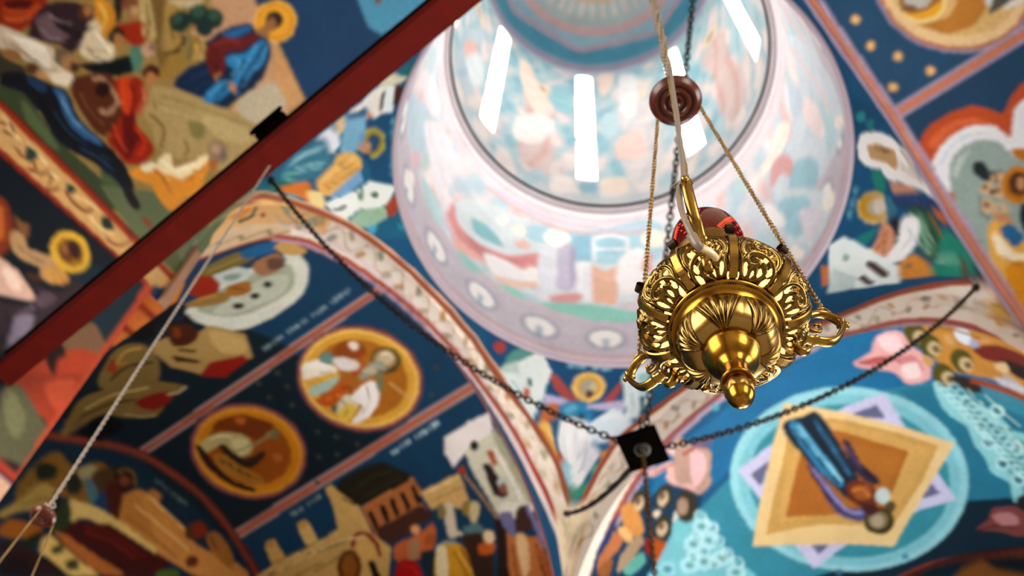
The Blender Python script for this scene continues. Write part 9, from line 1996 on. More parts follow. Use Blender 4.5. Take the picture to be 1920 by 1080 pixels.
PANE = nmat('window_daylight', 'ffffff', .3, emis='fff8f4', estr=17.5)
FRAME = nmat('window_frame', '8c868c', .5)
def window_slit(i, a):
    w = tag(empty('window_%d' % (i + 1)), None, kind='structure')
    ca, sa = math.cos(a), math.sin(a)
    def P(x, y, z): return (ca * x - sa * y, sa * x + ca * y, z)
    outl = [(-WHW, WZ0), (WHW, WZ0)] + [(WHW * math.cos(t), WZ1 - WHW + WHW * math.sin(t)) for t in np.linspace(0, PI, 9)]
    n = len(outl); dep = .38
    ins = [P(math.sqrt(RW**2 - y * y) - .01, y, z) for y, z in outl]
    outs = [P(RW + dep, y * .92, z if z > WZ0 else z + .25) for y, z in outl]
    mesh('reveal', ins + outs, [(k, (k + 1) % n, n + (k + 1) % n, n + k) for k in range(n)], w, REVEAL, smooth=False)
    zm = (WZ0 + WZ1) / 2 - .15
    lo = [P(RW + dep - .02, y * .9, z) for y, z in ((-WHW, WZ0), (WHW, WZ0), (WHW, zm - .11), (-WHW, zm - .11))]
    mesh('pane', lo, [(0, 1, 2, 3)], w, PANE, smooth=False)
    up = [P(RW + dep - .02, y * .9, z) for y, z in [(-WHW, zm + .11), (WHW, zm + .11)] + outl[2:]]
    mesh('pane', up, [tuple(range(len(up)))], w, PANE, smooth=False)
    bx = [P(x, y, z) for x in (RW + dep - .12, RW + dep) for y in (-WHW, WHW) for z in (zm - .11, zm + .11)]
    mesh('crossbar', bx, [(0, 1, 3, 2), (4, 6, 7, 5), (0, 2, 6, 4), (1, 5, 7, 3), (0, 4, 5, 1), (2, 3, 7, 6)], w, FRAME, smooth=False)
for i, a in enumerate(WAZ): window_slit(i, a)

# ---- side windows of the arms, added out of view to light the vaults
PANE2 = nmat('added_window_glow', 'ffffff', .3, emis='fffaf2', estr=5)
wn = 9
def added_side_window(cx, cy, nx, ny, z0, z1, hw):
    global wn
    w = tag(empty('window_%d' % wn, (cx, cy, 0)), kind='structure'); wn += 1
    tx, ty = -ny, nx
    def P(a, d, z): return (tx * a + nx * d, ty * a + ny * d, z)
    fr = .07
    for a0, a1, zz0, zz1 in ((-hw - fr, -hw, z0 - fr, z1 + fr), (hw, hw + fr, z0 - fr, z1 + fr), (-hw, hw, z0 - fr, z0), (-hw, hw, z1, z1 + fr), (-.02, .02, z0, z1)):
        v = [P(a, d, z) for a in (a0, a1) for d in (.001, .05) for z in (zz0, zz1)]
        mesh('window_frame', v, [(0, 1, 3, 2), (4, 6, 7, 5), (0, 2, 6, 4), (1, 5, 7, 3), (0, 4, 5, 1), (2, 3, 7, 6)], w, FRAME, smooth=False)
    for a0, a1 in ((-hw, -.02), (.02, hw)):
        mesh('pane', [P(a0, .02, z0), P(a1, .02, z0), P(a1, .02, z1), P(a0, .02, z1)], [(0, 1, 2, 3)], w, PANE2, smooth=False)
for q in ADDED_SIDE: added_side_window(*q[:7])

# ---- floor
FLOOR = nmat('floor_stone', 'a89a88', .35, noise=.3, nscale=3)
mesh('floor', [(-6.2, -6.2, 0), (6.2, -6.2, 0), (6.2, 6.2, 0), (-6.2, 6.2, 0)], [(0, 1, 2, 3)], None, FLOOR, smooth=False)['kind'] = 'structure'

# ================================================================== things
BRASS = nmat('brass', 'b08a42', .27, metal=1, noise=.35, nscale=60, bump=.15)
BRASS_D = nmat('brass_aged', '98743a', .34, metal=1, noise=.4, nscale=45, bump=.2)
BRASS_P = nmat('brass_polished', 'ab7d2c', .24, metal=1, noise=.25, nscale=20)
PATINA = nmat('brass_dark_patina', '2a1a10', .5, metal=.6)
def engraved(name, base):
    mt = nmat(name, base, .27, metal=1, noise=.3, nscale=50, bump=.15); nt = mt.node_tree; b = nt.nodes['Principled BSDF']
    at = nt.nodes.new('ShaderNodeAttribute'); at.attribute_name = 'wear'
    src = b.inputs['Base Color'].links[0].from_socket
    mx = nt.nodes.new('ShaderNodeMix'); mx.data_type = 'RGBA'; mx.inputs[6].default_value = lin('2c1a08') + [1]
    nt.links.new(at.outputs['Fac'], mx.inputs[0]); nt.links.new(src, mx.inputs[7]); nt.links.new(mx.outputs[2], b.inputs['Base Color'])
    return mt
BRASS_E = engraved('brass_chased', 'b08e4e')
def set_wear(o, w):
    at = o.data.color_attributes.new('wear', 'FLOAT_COLOR', 'POINT'); w = np.clip(np.asarray(w, float).ravel(), 0, 1)
    at.data.foreach_set('color', np.stack([w, w, w, np.ones_like(w)], -1).ravel().astype(np.float32))
GLOW = nmat('added_glow_liner', 'fff0c0', .5, emis='ffd67a', estr=1.6)  # glow added in place of the bulb's light inside the body
RUBY = nmat('ruby_glass', '4a0608', .08)
RUBY.node_tree.nodes['Principled BSDF'].inputs['Transmission Weight'].default_value = .25
RUBY.node_tree.nodes['Principled BSDF'].inputs['Emission Color'].default_value = (.4, .01, .01, 1)
RUBY.node_tree.nodes['Principled BSDF'].inputs['Emission Strength'].default_value = .05  # faint red glow put into the glass
ETCH = nmat('etched_ruby_glow', 'ff5030', .35, emis='ff4a28', estr=.55)  # glow put into the cut pattern, as if lit from within
WOOD = nmat('turned_wood', '5c2412', .3, noise=.6, nscale=25)
CORD = nmat('clear_cord', '85786a', .35, noise=.15, nscale=80)
ROPE = nmat('grey_rope', '94887c', .7, noise=.5, nscale=90)
IRON = nmat('chain_iron', '3a342c', .45, metal=.7, noise=.5, nscale=40)
BLACK = nmat('black_paint', '060504', .95, noise=.3, nscale=15)
REDWOOD = nmat('red_painted_wood', '560c04', .75, noise=.35, nscale=9, bump=.2)

CHAINM = nmat('chain_brass', 'a98c5e', .35, metal=1, noise=.5, nscale=12)
BLACK.node_tree.nodes['Principled BSDF'].inputs['Specular IOR Level'].default_value = 0
REDWOOD.node_tree.nodes['Principled BSDF'].inputs['Specular IOR Level'].default_value = .12
def lathe(name, prof, parent, mat, n=96, mod=None, label=None):
    k = len(prof); vs = []; fs = []
    for i in range(n):
        a = 2 * PI * i / n
        for j, (r, z) in enumerate(prof):
            if mod: r, z2 = mod(a, j / (k - 1), r, z)
            else: z2 = z
            vs.append((r * math.cos(a), r * math.sin(a), z2))
    for i in range(n):
        i2 = (i + 1) % n
        fs += [(i * k + j, i2 * k + j, i2 * k + j + 1, i * k + j + 1) for j in range(k - 1)]
    o = mesh(name, vs, fs, parent, mat)
    if label: o['label'] = label
    return o
def spline(p, n=6):
    p = [Vector(q) for q in p]; out = []
    for i in range(len(p) - 1):
        a, b, c, d = p[max(i - 1, 0)], p[i], p[i + 1], p[min(i + 2, len(p) - 1)]
        for k in range(n):
            t = k / n
            out.append(.5 * ((2 * b) + (c - a) * t + (2 * a - 5 * b + 4 * c - d) * t * t + (3 * b - a - 3 * c + d) * t ** 3))
    return out + [p[-1]]
def tube_data(path, rad, n=10):
    vs, fs = [], []; m = len(path); up = Vector((.3, .2, 1)).normalized()
    for i, p in enumerate(path):
        t = (path[min(i + 1, m - 1)] - path[max(i - 1, 0)]).normalized()
        a = t.cross(up)
        if a.length < .05: a = t.cross(Vector((1, 0, 0)))
        a.normalize(); b = t.cross(a); up = a.cross(t)
        r = rad(i / (m - 1)) if callable(rad) else rad
        for k in range(n):
            w = 2 * PI * k / n; vs.append(p + a * (r * math.cos(w)) + b * (r * math.sin(w)))
    for i in range(m - 1):
        for k in range(n):
            k2 = (k + 1) % n; fs.append((i * n + k, i * n + k2, (i + 1) * n + k2, (i + 1) * n + k))
    fs.append(tuple(range(n))[::-1]); fs.append(tuple((m - 1) * n + k for k in range(n)))
    return vs, fs
def tube(name, path, rad, parent, mat, n=10, label=None):
    vs, fs = tube_data(path, rad, n); o = mesh(name, vs, fs, parent, mat)
    if label: o['label'] = label
    return o
def chain(name, path, pitch, width, wire, parent, mat, label=None, n1=12, n2=5):
    """real links, every second one turned a quarter; joined because they are only a few pixels each"""
    path = [Vector(p) for p in path]; pos = []; acc = 0; L = [0]
    for i in range(1, len(path)): L.append(L[-1] + (path[i] - path[i - 1]).length)
    n = max(2, int(L[-1] / pitch)); co = []; fa = []
    link_v = []
    for i in range(n1):
        a = 2 * PI * i / n1; c = Vector((math.cos(a) * (pitch * .68), math.sin(a) * width / 2, 0)); d = Vector((math.cos(a), math.sin(a), 0))
        for k in range(n2):
            w = 2 * PI * k / n2; link_v.append(c + d * (wire * math.cos(w)) + Vector((0, 0, wire * math.sin(w))))
    link_f = [(i * n2 + k, i * n2 + (k + 1) % n2, ((i + 1) % n1) * n2 + (k + 1) % n2, ((i + 1) % n1) * n2 + k) for i in range(n1) for k in range(n2)]
    LV = np.array(link_v); LF = np.array(link_f); s = 0
    for q in range(n):
        d = L[-1] * (q + .5) / n
        while s < len(L) - 2 and L[s + 1] < d: s += 1
        t = (d - L[s]) / max(L[s + 1] - L[s], 1e-9); p = path[s].lerp(path[s + 1], t); x = (path[s + 1] - path[s]).normalized()
        y = x.cross(Vector((0.2, 1, .1))).normalized(); z = x.cross(y); r = (q % 2) * PI / 2 + q * .12
        y2 = y * math.cos(r) + z * math.sin(r); z2 = x.cross(y2)
        Mx = np.array([x, y2, z2]); co.append(LV @ Mx + np.array(p)); fa.append(LF + q * len(LV))
    V = np.concatenate(co); F = np.concatenate(fa)
    me = D.meshes.new(name); me.from_pydata(V.tolist(), [], F.tolist()); me.update()
    o = link(name, me, parent, mat); o['kind'] = 'stuff'
    if label: o['label'] = label
    return o
def box(name, x0, x1, y0, y1, z0, z1, parent, mat, bev=.003, M4=None, label=None):
    bm = bmesh.new(); bmesh.ops.create_cube(bm, size=1)
    for v in bm.verts: v.co = Vector(((x0 + x1) / 2 + v.co.x * (x1 - x0), (y0 + y1) / 2 + v.co.y * (y1 - y0), (z0 + z1) / 2 + v.co.z * (z1 - z0)))
    if bev: bmesh.ops.bevel(bm, geom=bm.edges[:], offset=bev, segments=2, affect='EDGES')
    if M4: bmesh.ops.transform(bm, matrix=M4, verts=bm.verts)
    me = D.meshes.new(name); bm.to_mesh(me); bm.free(); o = link(name, me, parent, mat, smooth=False)
    if label: o['label'] = label
    return o

# ---------------------------------------------------------------- the red tie beam
beam = tag(empty('tie_beam', (-2.925, -.8, 6.45)), 'dark red painted wooden tie beam crossing the upper left under the vault', 'beam')
bang = math.atan2(.130, 3.0)
beam.rotation_euler.z = -bang
box('beam_timber', -.0625, .0625, -1.52, 3.115, 0, .17, beam, REDWOOD, .006)
box('shade_strip', -.075, .075, -1.47, 3.115, .17, .20, beam, BLACK, .004, label='black strip added for the shade on the side of the beam')  # black strip added where the beam's side face lies in shade
# floodlight on the beam
fl = tag(empty('floodlight', (-2.875, .27, 6.65)), 'small black floodlight fixed on the top of the red beam', 'floodlight')
fl.rotation_euler = (0, 0, -bang)
box('housing', -.11, -.02, -.09, .09, .004, .075, fl, BLACK, .008)
box('lens_bezel', -.13, -.11, -.10, .10, .0, .08, fl, BLACK, .006)
for i in range(5): box('cooling_fin', -.1 + i * .016, -.095 + i * .016, -.08, .08, .075, .092, fl, BLACK, 0)
box('bracket', -.03, .03, -.012, .012, -.02, .01, fl, DARK, .002)

# ---------------------------------------------------------------- hanging brass lamp
LX, LY, LZ = -2.9828, -1.7515, 2.65
HAZ = [math.radians(a) for a in (78, -41, -162)]
lamp = tag(empty('hanging_oil_lamp', (LX, LY, LZ)), 'polished openwork brass hanging lamp with ruby glass cup, in sharp focus', 'lamp', 'brass vigil lamps on chains')
fin = [(.0004, -.1995), (.004, -.199), (.008, -.1968), (.0115, -.193), (.0138, -.188), (.0145, -.183), (.0142, -.179)]
finial = lathe('finial', fin, lamp, BRASS_P, 64, label='smooth ball finial at the lowest point')
def petal(a, t, r, z): return r * (1 + .06 * abs(math.cos(4 * a)) * math.sin(PI * t)), z + .0016 * math.cos(8 * a) * (1 - t)
lathe('petal_collar', [(.0143, -.183), (.0152, -.180), (.0156, -.176), (.0148, -.1715), (.0125, -.168), (.0100, -.166)], finial, BRASS_D, 128, petal, 'chased leaf collar around the ball')
lathe('stem_cup', [(.0098, -.168), (.0098, -.158), (.0108, -.1575), (.0125, -.1590), (.0145, -.1620), (.0172, -.1630), (.0180, -.1612), (.0174, -.1580), (.0150, -.1510), (.0138, -.1430), (.0140, -.1360), (.0160, -.1300),
                   (.0200, -.1262), (.0245, -.1225), (.0285, -.1165), (.0308, -.1100), (.0318, -.1040), (.0312, -.1010), (.0300, -.0995)], lamp, BRASS_P, 96, label='smooth bell-shaped stem and round bowl')
# six-lobed dish with shell petals
def shell(a, t, r, z):
    ph = ((a - math.radians(-162) + PI / 6) % (PI / 3)) - PI / 6; w = .07 + .43 * t ** .8
    d = abs(ph) / w
    lob = 1 + .05 * (math.cos(ph * 3) - .6) * t
    if d < 1:
        h = .0042 * (1 - d * d) ** .5 * math.sin(PI * min(t * 1.05, 1)) ** .7
        h += .0012 * math.cos(ph / w * PI * 6.5 * (1 - .2 * t) + 2.5 * t) * math.sin(PI * t)
        edge = .0022 * max(0, 1 - abs(d - .97) / .06)
        h -= edge
    else: h = .0006 * math.sin(PI * t)
    return r * lob + h * .55, z - h
N = 46
dish = [(.0300 + .0255 * math.sin(PI / 2 * (i / N)) ** 1.0, -.1025 + .033 * (1 - math.cos(PI / 2 * i / N))) for i in range(N + 1)]
sd = lathe('shell_dish', dish, lamp, BRASS_E, 540, shell, 'six-lobed dish chased with ribbed shell petals')
ww = []
for i in range(540):
    a = 2 * PI * i / 540; ph = ((a - math.radians(-162) + PI / 6) % (PI / 3)) - PI / 6
    for j in range(N + 1):
        t = j / N; w = .07 + .43 * t ** .8; d = abs(ph) / w
        ww.append(1 - .95 * max(0, 1 - abs(d - 1) * w / .035) if d > .9 or d > 1 - .03 / w else .62 + .38 * math.cos(ph / w * PI * 6.5 * (1 - .2 * t) + 2.5 * t))
set_wear(sd, ww)
# wide rim
rimp = [(.0500, -.0715), (.0520, -.0665), (.0550, -.0620), (.0585, -.0590), (.0615, -.0578), (.0632, -.0576), (.0645, -.0565), (.0650, -.0545), (.0642, -.0525), (.0620, -.0515), (.0590, -.0500)]
rim = lathe('wide_rim', rimp, lamp, BRASS_P, 128, label='broad concave rim with a punched edge')
bm = bmesh.new()
for i in range(150):
    a = 2 * PI * i / 150
    for rr, zz, s in ((.0614, -.0583, .00085), (.0626, -.0581, .0005)):
        aa = a + (.02 if s < .0008 else 0)
        bmesh.ops.create_icosphere(bm, subdivisions=1, radius=s * (1 + .3 * math.sin(i * 7)), matrix=Matrix.Translation((rr * math.cos(aa), rr * math.sin(aa), zz)) @ Matrix.Rotation(aa, 4, 'Z') @ Matrix.Diagonal((1.5, 1.1, .5, 1)))
me = D.meshes.new('punched_dots'); bm.to_mesh(me); bm.free(); o = link('punched_dots', me, rim, PATINA); o['kind'] = 'stuff'; o['label'] = 'row of dark punch marks along the rim'
# openwork body
BP = spline([(.0585, 0, -.0500), (.0690, 0, -.0505), (.0810, 0, -.0450), (.0900, 0, -.0350), (.0940, 0, -.0230), (.0925, 0, -.0095), (.0870, 0, .0040), (.0790, 0, .0170), (.0690, 0, .0290), (.0615, 0, .0400), (.0585, 0, .0480)], 14)
BP = np.array([(p.x, p.z) for p in BP]); seg = np.r_[0, np.cumsum(np.hypot(*np.diff(BP, axis=0).T))]; BL = seg[-1]
NP_ = 9; OFF = math.radians(78 + 20)
def body_r(q): return np.interp(q * BL, seg, BP[:, 0]), np.interp(q * BL, seg, BP[:, 1])
nt, nq = 1080, 170
th = np.linspace(0, 2 * PI, nt, endpoint=False); qq = np.linspace(0, 1, nq)
TH, QQ = np.meshgrid(th, qq, indexing='ij')
pan = ((TH - OFF) / (2 * PI / NP_)); pid = np.floor(pan).astype(int); px = (pan - pid - .5) * 2      # -1..1 across a panel
mir = np.where(pid % 2 == 0, 1, -1); RQ, ZQ = body_r(QQ)
x = px * mir * .0300; y = QQ * BL * 1.42; y = np.where(y > .104, .208 - y, y)
def sdist(pts):
    d = np.full(x.shape, 9.); s = np.zeros(x.shape)
    for i in range(len(pts) - 1):
        ax, ay = pts[i]; bx, by = pts[i + 1]; dx, dy = bx - ax, by - ay; L2 = dx * dx + dy * dy
        t = np.clip(((x - ax) * dx + (y - ay) * dy) / L2, 0, 1); e = np.hypot(x - ax - t * dx, y - ay - t * dy)
        m_ = e < d; d = np.where(m_, e, d); s = np.where(m_, (i + t) / (len(pts) - 1), s)
    return d, s
def curve2(p, n=5):
    return [(v.x, v.y) for v in spline([(a / 1000, b / 1000, 0) for a, b in p], n)]
def curl(cx, cy, r0, a0, turns, n=16, grow=1):
    return [((cx + r0 * (1 - .75 * i / n) * math.cos(a0 + grow * turns * 2 * PI * i / n)), (cy + r0 * (1 - .75 * i / n) * math.sin(a0 + grow * turns * 2 * PI * i / n))) for i in range(n + 1)]
strokes = [   # points in mm (across, up the wall), width mm, height mm
    (curve2([(-21, 3), (-22, 18), (-19, 34), (-11, 47), (0, 53), (11, 50), (16, 41), (12, 32), (3, 33), (2, 40), (7, 42)]), 3.4, 3.6),
    (curve2([(6, 2), (-2, 10), (-8, 20), (-9, 32), (-4, 40)]), 2.6, 2.8),
    (curve2([(7, 2), (4, 12), (1, 20), (2, 28)]), 1.9, 2.2),
    (curve2([(9, 2), (11, 12), (11, 22), (8, 28)]), 2.0, 2.2),
    (curve2([(13, 2), (18, 12), (20, 24), (20, 36), (22, 48)]), 2.3, 2.6),
    (curve2([(-20, 34), (-22, 50), (-18, 66), (-8, 76), (4, 75), (9, 67), (4, 60), (-3, 63), (-2, 68)]), 3.0, 3.0),
    (curve2([(-8, 54), (-10, 60), (-12, 64)]), 1.8, 1.6),
    (curve2([(20, 46), (22, 60), (18, 74), (10, 84), (0, 86), (-5, 80), (-1, 76)]), 2.8, 2.8),
    (curve2([(12, 54), (15, 62), (14, 70)]), 2.0, 2.0),
    (curve2([(-24, 56), (-22, 76), (-14, 90), (-6, 96)]), 2.4, 2.4), (curve2([(24, 70), (20, 88), (12, 96), (6, 92)]), 2.4, 2.4),
    (curve2([(-27, 4), (-27, 40), (-26, 80), (-22, 100)]), 1.6, 1.4), (curve2([(27, 4), (27, 40), (26, 80), (22, 100)]), 1.6, 1.4),
    (curve2([(-28, 104), (0, 102), (28, 104)]), 4.5, 1.6), (curve2([(-30, 0), (0, 1), (30, 0)]), 2.5, 1.2)]
rib_all = np.ones(x.shape); H = np.zeros(x.shape); near = np.full(x.shape, 9.)
for pts_, w, h in strokes:
    w *= .00138; h *= .00112
    d, s = sdist(pts_); tap = w * (1.0 - .35 * s)
    rib = 1 + .22 * np.cos(d / tap * PI * 2.0)
    hh = np.where(d < tap, h * np.sqrt(np.clip(1 - (d / tap) ** 2, 0, 1)) * rib, 0); rib_all = np.where(hh > H, np.cos(d / tap * PI * 3), rib_all)
    H = np.maximum(H, np.where(d < tap, h * np.sqrt(np.clip(1 - (d / tap) ** 2, 0, 1)) * rib, 0)); near = np.minimum(near, d / tap)
holes = [(-15, 12, 3.6, 9, -10), (-14.5, 31, 3.0, 6.5, -14), (-3.5, 23, 2.2, 8, 4), (5.4, 17, 1.6, 7, 0), (15.5, 23, 2.2, 9, 8), (-4, 45, 4.6, 2.4, 25), (17, 46, 2.2, 5, 0),
  (5, 57, 4.6, 2.4, 10), (-14, 57, 2.4, 6, -10), (0, 80, 4.0, 2.0, -5), (-14, 80, 2.6, 4.4, 20), (0, 92, 5.0, 2.2, 0), (-24, 22, 1.6, 9, 0), (24, 12, 1.8, 6, 0)]
HO = np.zeros(x.shape, bool)
for cx, cy, ra, rb, an in holes:
    a = math.radians(an); dx = x - cx / 1000; dy = y - cy / 1000
    u_ = dx * math.cos(a) - dy * math.sin(a); v_ = dx * math.sin(a) + dy * math.cos(a)
    HO |= (u_ / (ra * 1.25 / 1000)) ** 2 + (v_ / (rb * 1.12 / 1000)) ** 2 < 1
HO &= near > .72
H += .0004 * np.sin(x * 1500 + np.sin(y * 300) * 2) * (near > 1)
rr = RQ + H * .9; zz = ZQ + H * .25 * np.sign(ZQ + .02)
V = np.stack([rr * np.cos(TH), rr * np.sin(TH), zz], -1).reshape(-1, 3)
ix = np.arange(nt * nq).reshape(nt, nq); nx_ = np.roll(ix, -1, 0)
F = np.stack([ix[:, :-1], nx_[:, :-1], nx_[:, 1:], ix[:, 1:]], -1); F = F[~HO[:, :-1]]
me = D.meshes.new('openwork_body'); me.from_pydata(V.tolist(), [], F.reshape(-1, 4).tolist()); me.update()
body = link('openwork_body', me, lamp, BRASS_E); set_wear(body, np.where(near > 1, .5, np.clip(.25 + (1 - near) * 1.8, 0, 1) * np.clip(.7 + .5 * rib_all, 0, 1))); body['label'] = 'pierced bulbous body chased with acanthus scrolls'
lin_p = [(BP[i, 0] * .9, BP[i, 1]) for i in range(0, len(BP), 8)]
lathe('glow_shell', lin_p, lamp, GLOW, 72, label='added glowing liner standing in for the bulb-lit inside of the body')
for k in range(NP_):
    a = OFF + 2 * PI * k / NP_; hw = .0048; vs = []; fs = []
    qs = np.linspace(.06, .60, 22); r_, z_ = body_r(qs)
    dr = np.gradient(r_, qs); dz = np.gradient(z_, qs); ln = np.hypot(dr, dz); n_r, n_z = dz / ln, -dr / ln
    ca, sa = math.cos(a), math.sin(a)
    for i in range(22):
        for (w, o_) in ((-hw, .0030), (-hw * .8, .0048), (hw * .8, .0048), (hw, .0030)):
            R_ = r_[i] + n_r[i] * o_; Z_ = z_[i] + n_z[i] * o_
            vs.append((R_ * ca - w * sa, R_ * sa + w * ca, Z_))
    fs = [(i * 4 + j, i * 4 + j + 1, i * 4 + j + 5, i * 4 + j + 4) for i in range(21) for j in range(3)]
    st = mesh('strap', vs, fs, lamp, BRASS, smooth=False)
    R_, Z_ = r_[-1] + .0085, z_[-1] + .004
    p = [Vector((ca * (R_ + .0055 * math.cos(w)), sa * (R_ + .0055 * math.cos(w)), Z_ + .0055 * math.sin(w))) for w in np.linspace(-2.2, 2.6, 12)]
    vs = []
    for q_ in p: vs += [(q_.x - sa * hw, q_.y + ca * hw, q_.z), (q_.x + sa * hw, q_.y - ca * hw, q_.z)]
    mesh('rolled_clip', vs, [(2 * i, 2 * i + 1, 2 * i + 3, 2 * i + 2) for i in range(11)], st, PATINA, smooth=True)
def crown(a, t, r, z): return r + .0016 * abs(math.sin(13.5 * a)) * math.sin(PI * t), z + .0022 * abs(math.cos(13.5 * a)) * t
lathe('pierced_collar', [(.0585, .046), (.0625, .049), (.0645, .053), (.0635, .058), (.0600, .061), (.0560, .063), (.050, .060), (.047, .058)], lamp, BRASS_D, 216, crown, 'ornamental collar above the pierced body')
lathe('glass_holder', [(.047, .058), (.0400, .064), (.0385, .075), (.0400, .090), (.0435, .105), (.0455, .118), (.0462, .122), (.0450, .124)], lamp, BRASS_D, 96, label='plain brass holder under the red glass')
glass = lathe('glass_cup', [(.030, .100), (.040, .112), (.0452, .128), (.0475, .146), (.0478, .162), (.0468, .176), (.0450, .186), (.0440, .190), (.0425, .190), (.0440, .175), (.0450, .155), (.0430, .130), (.030, .108)], lamp, RUBY, 96, label='ruby red cut glass cup')
bm = bmesh.new()
def leaf(az, z, ang, ln, wd):
    R_ = np.interp(z, [.112, .128, .146, .162, .176, .186], [.040, .0452, .0475, .0478, .0468, .0450]) + .0004
    vv = []
    for t, w in ((0, 0), (.3, .8), (.6, 1), (1, 0), (.6, -1), (.3, -.8)):
        du = ln * t * math.cos(ang) - wd * w * math.sin(ang); dv = ln * t * math.sin(ang) + wd * w * math.cos(ang)
        a_ = az + du / .047; vv.append(bm.verts.new((R_ * math.cos(a_), R_ * math.sin(a_), z + dv)))
    bm.faces.new(vv)
for g in range(4):
    a0 = g * PI / 2 - 2.4
    for i in range(9):
        z0 = .128 + .0042 * i; leaf(a0 + i * .05, z0, .9, .0085, .0013); leaf(a0 + i * .05, z0, -.4, .0085, .0013)
    for i in range(8): leaf(a0 + i * .05, .127 + .0042 * i, .8, .006, .0007)
    for i in range(7):
        for j in range(6): leaf(a0 + .62 + i * .085, .124 + j * .0095, .8 if (i + j) % 2 else 2.3, .0062, .0010)
me = D.meshes.new('etched_sprigs'); bm.to_mesh(me); bm.free(); o = link('etched_sprigs', me, glass, ETCH, False); o['kind'] = 'stuff'; o['label'] = 'bright cut sprigs and lattice on the red glass'
# three S-shaped handles
HP = [(.092, -.004), (.104, .020), (.118, .036), (.132, .041), (.1445, .034), (.1495, .022), (.1440, .004), (.1330, -.018), (.1210, -.028), (.1040, -.031), (.0900, -.033), (.0805, -.044), (.0790, -.057), (.0860, -.064), (.0930, -.059), (.0925, -.052)]
for a in HAZ:
    ca, sa = math.cos(a), math.sin(a); W3 = lambda r, z, w=0: Vector((r * ca - w * sa, r * sa + w * ca, z))
    hd = tube('handle', spline([W3(r, z) for r, z in HP], 7), lambda t: .0042 - .0012 * abs(t - .5) * 2 + (.0012 if .585 < t < .60 or .63 < t < .645 or .30 < t < .315 else 0), lamp, BRASS, 14)
    for v in hd.data.vertices:     # broader across than it is deep
        tw = -v.co.x * sa + v.co.y * ca; v.co.x += -sa * tw * .6; v.co.y += ca * tw * .6
    tube('inner_curl', spline([W3(r, z) for r, z in ((.098, .004), (.105, -.006), (.114, -.007), (.1190, .001), (.1180, .009), (.1130, .008))], 6), lambda t: .0030 * (1 - .3 * t), hd, BRASS_D, 10)
    for r, z, s in ((.155, .026, .0046), (.119, .010, .0030)):
        bm = bmesh.new(); bmesh.ops.create_uvsphere(bm, u_segments=14, v_segments=10, radius=s, matrix=Matrix.Translation(W3(r, z)))
        me = D.meshes.new('knob'); bm.to_mesh(me); bm.free(); link('knob', me, hd, BRASS)
    tube('chain_ring', [W3(.1325 + .0075 * math.cos(w), .050 + .0075 * math.sin(w)) for w in np.linspace(0, 2 * PI, 20)], .0016, hd, BRASS, 8)
    chain('lamp_chain', [W3(.1310, .056), W3(.0445, .748)], .0052, .0060, .0011, lamp, CHAINM, 'fine twisted brass chain')
    tube('hook', spline([W3(.0445, .738), W3(.0475, .744), W3(.0465, .752), W3(.0430, .752)], 4), .0014, lamp, BRASS, 8)
lathe('turned_disc', [(.0005, .7500), (.006, .7490), (.0085, .7440), (.0125, .7420), (.015, .7475), (.0175, .7480), (.020, .7415), (.025, .7400), (.0275, .7460), (.030, .7465), (.0325, .7410), (.037, .7420), (.0405, .7470), (.0445, .7510), (.0460, .7560), (.0445, .7610), (.038, .7650), (.020, .7690), (.006, .7710), (.0005, .772)], lamp, WOOD, 96, label='turned reddish brown disc that spreads the three chains')
own = []      # what the second lamp does not share
own.append(chain('suspension_chain', [Vector((0, 0, .772)), Vector((0, 0, 7.55))], .0105, .0125, .0026, lamp, nmat('chain_silvered', '9a8c78', .4, metal=.6, noise=.4, nscale=60), 'thicker twisted chain the lamp hangs by'))
hel = [Vector((.0075 * math.cos(z * 26), .0075 * math.sin(z * 26), z)) for z in np.linspace(7.5, .98, 260)]
cp = hel + spline([Vector(p) for p in ((-.010, -.006, .93), (-.034, -.016, .82), (-.0470, -.0210, .76), (-.0578, -.0239, .6835), (-.0752, -.0284, .5408), (-.0914, -.033, .406), (-.1058, -.0356, .2909), (-.1165, -.0381, .2033), (-.1262, -.0403, .1247), (-.1330, -.0400, .066), (-.1400, -.0360, .030), (-.1380, -.0330, -.0100), (-.1328, -.0333, -.0459), (-.1263, -.0352, -.073))], 6)
cord = tube('power_cord', cp, .0034, lamp, CORD, 10, 'clear beige electric cord beside the chain'); own.append(cord)
own.append(tube('cord_connector', spline([Vector(p) for p in ((-.1250, -.0340, -.068), (-.1220, -.0365, -.0840), (-.1160, -.0380, -.0880))], 4), lambda t: .0058 - .0015 * t, cord, CORD, 12))
own.append(tube('cord_tail', spline([Vector(p) for p in ((-.1170, -.038, -.087), (-.1070, -.036, -.068), (-.0930, -.0385, -.060), (-.0820, -.038, -.052))], 5), .0042, cord, nmat('pale_sleeve', 'f0d8a8', .2, noise=.1), 12))
own.append(tube('cord_tie', spline([Vector(p) for p in ((-.1120, -.034, .1020), (-.119, -.020, .098), (-.1240, -.030, .0900), (-.119, -.044, .0880), (-.110, -.034, .096))], 5), .0018, cord, CORD, 8))

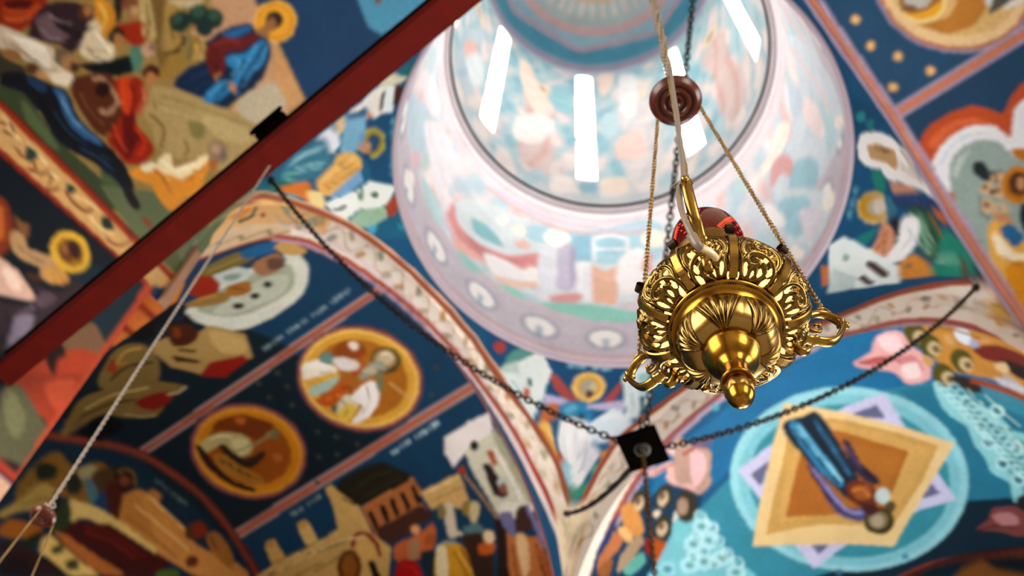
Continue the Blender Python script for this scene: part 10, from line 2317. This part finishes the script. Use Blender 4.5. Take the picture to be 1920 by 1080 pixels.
# the second lamp hangs from the beam; its body is below the picture
def copy_tree(o, parent=None, skip=()):
    if o in skip: return None
    c = o.copy(); COL.objects.link(c); c.parent = parent
    for ch in list(o.children): copy_tree(ch, c, skip)
    return c
lamp2 = copy_tree(lamp, None, own)
lamp2['label'] = 'second brass vigil lamp, its small red disc and orange-lit chains at the lower left corner'
lamp2.location = (-2.846, .308, 3.262); lamp2.scale = (.79, .79, .79); lamp2.rotation_euler.z = .5
rp = [Vector((.0036 * math.cos(z * 90), .0036 * math.sin(z * 90), z)) for z in np.linspace(.80, 4.035, 500)]
tube('rope_strand', rp, 0.0040, lamp2, ROPE, 6, 'pale twisted rope up to the beam')
tube('rope_strand', [Vector((-p.x, -p.y, p.z)) for p in rp], .0040, lamp2, ROPE, 6)
tube('rope_knot', spline([Vector(p) for p in ((.012, 0, .775), (.014, .012, .80), (-.012, .010, .81), (-.012, -.012, .79), (.012, -.010, .82), (0, 0, .84))], 6), .005, lamp2, CORD, 8)

lamp.rotation_euler = (.0096, .0072, 0)
# ---------------------------------------------------------------- chandelier suspension in the crossing
hang = tag(empty('chandelier_hanger', (-.045, .015, 7.15)), 'black square ceiling plate held in mid-air by four iron chains below the dome', 'chandelier hanger')
pa = math.radians(13.8)
box('plate', -.135, .135, -.125, .125, -.02, .012, hang, BLACK, .004, Matrix.Rotation(pa, 4, 'Z'), 'flat black square plate')
lathe('boss', [(.001, -.06), (.02, -.055), (.03, -.04), (.032, -.02), (.05, -.021)], hang, IRON, 32)
for sx, sy in ((1, 1), (-1, 1), (1, -1), (-1, -1)):
    sag = {(1, 1): .12, (-1, 1): .5, (1, -1): .36, (-1, -1): .1}[(sx, sy)]; e = Vector((sx * 2.16 + .045, sy * 2.16 - .015, 3.15)); s0 = Vector((sx * .07, sy * .07, .02))
    pp = [s0.lerp(e, t) - Vector((0, 0, sag * 4 * t * (1 - t))) for t in np.linspace(0, 1, 30)]
    chain('stay_chain', pp, .042, .036, .0072, hang, IRON, n1=10)
    lathe('anchor_bolt', [(.001, -.03), (.03, -.025), (.035, 0), (.02, .02)], hang, IRON, 16).location = e
chain('drop_chain', [Vector((0, 0, -.05)), Vector((0, 0, -3.2))], .032, .028, .0052, hang, nmat('chain_bronze', '6a4a22', .4, metal=.8, noise=.5, nscale=40), 'bronze chain dropping from the plate', n1=10)
chain('riser_chain', [Vector((0, 0, .02)), Vector((0, 0, .32))], .032, .028, .0052, hang, IRON, n1=10)
tube('end_hook', spline([Vector(p) for p in ((0, 0, -3.19), (0, 0, -3.24), (.03, 0, -3.28), (.0, 0, -3.32), (-.03, 0, -3.29))], 6), .008, hang, IRON, 10)
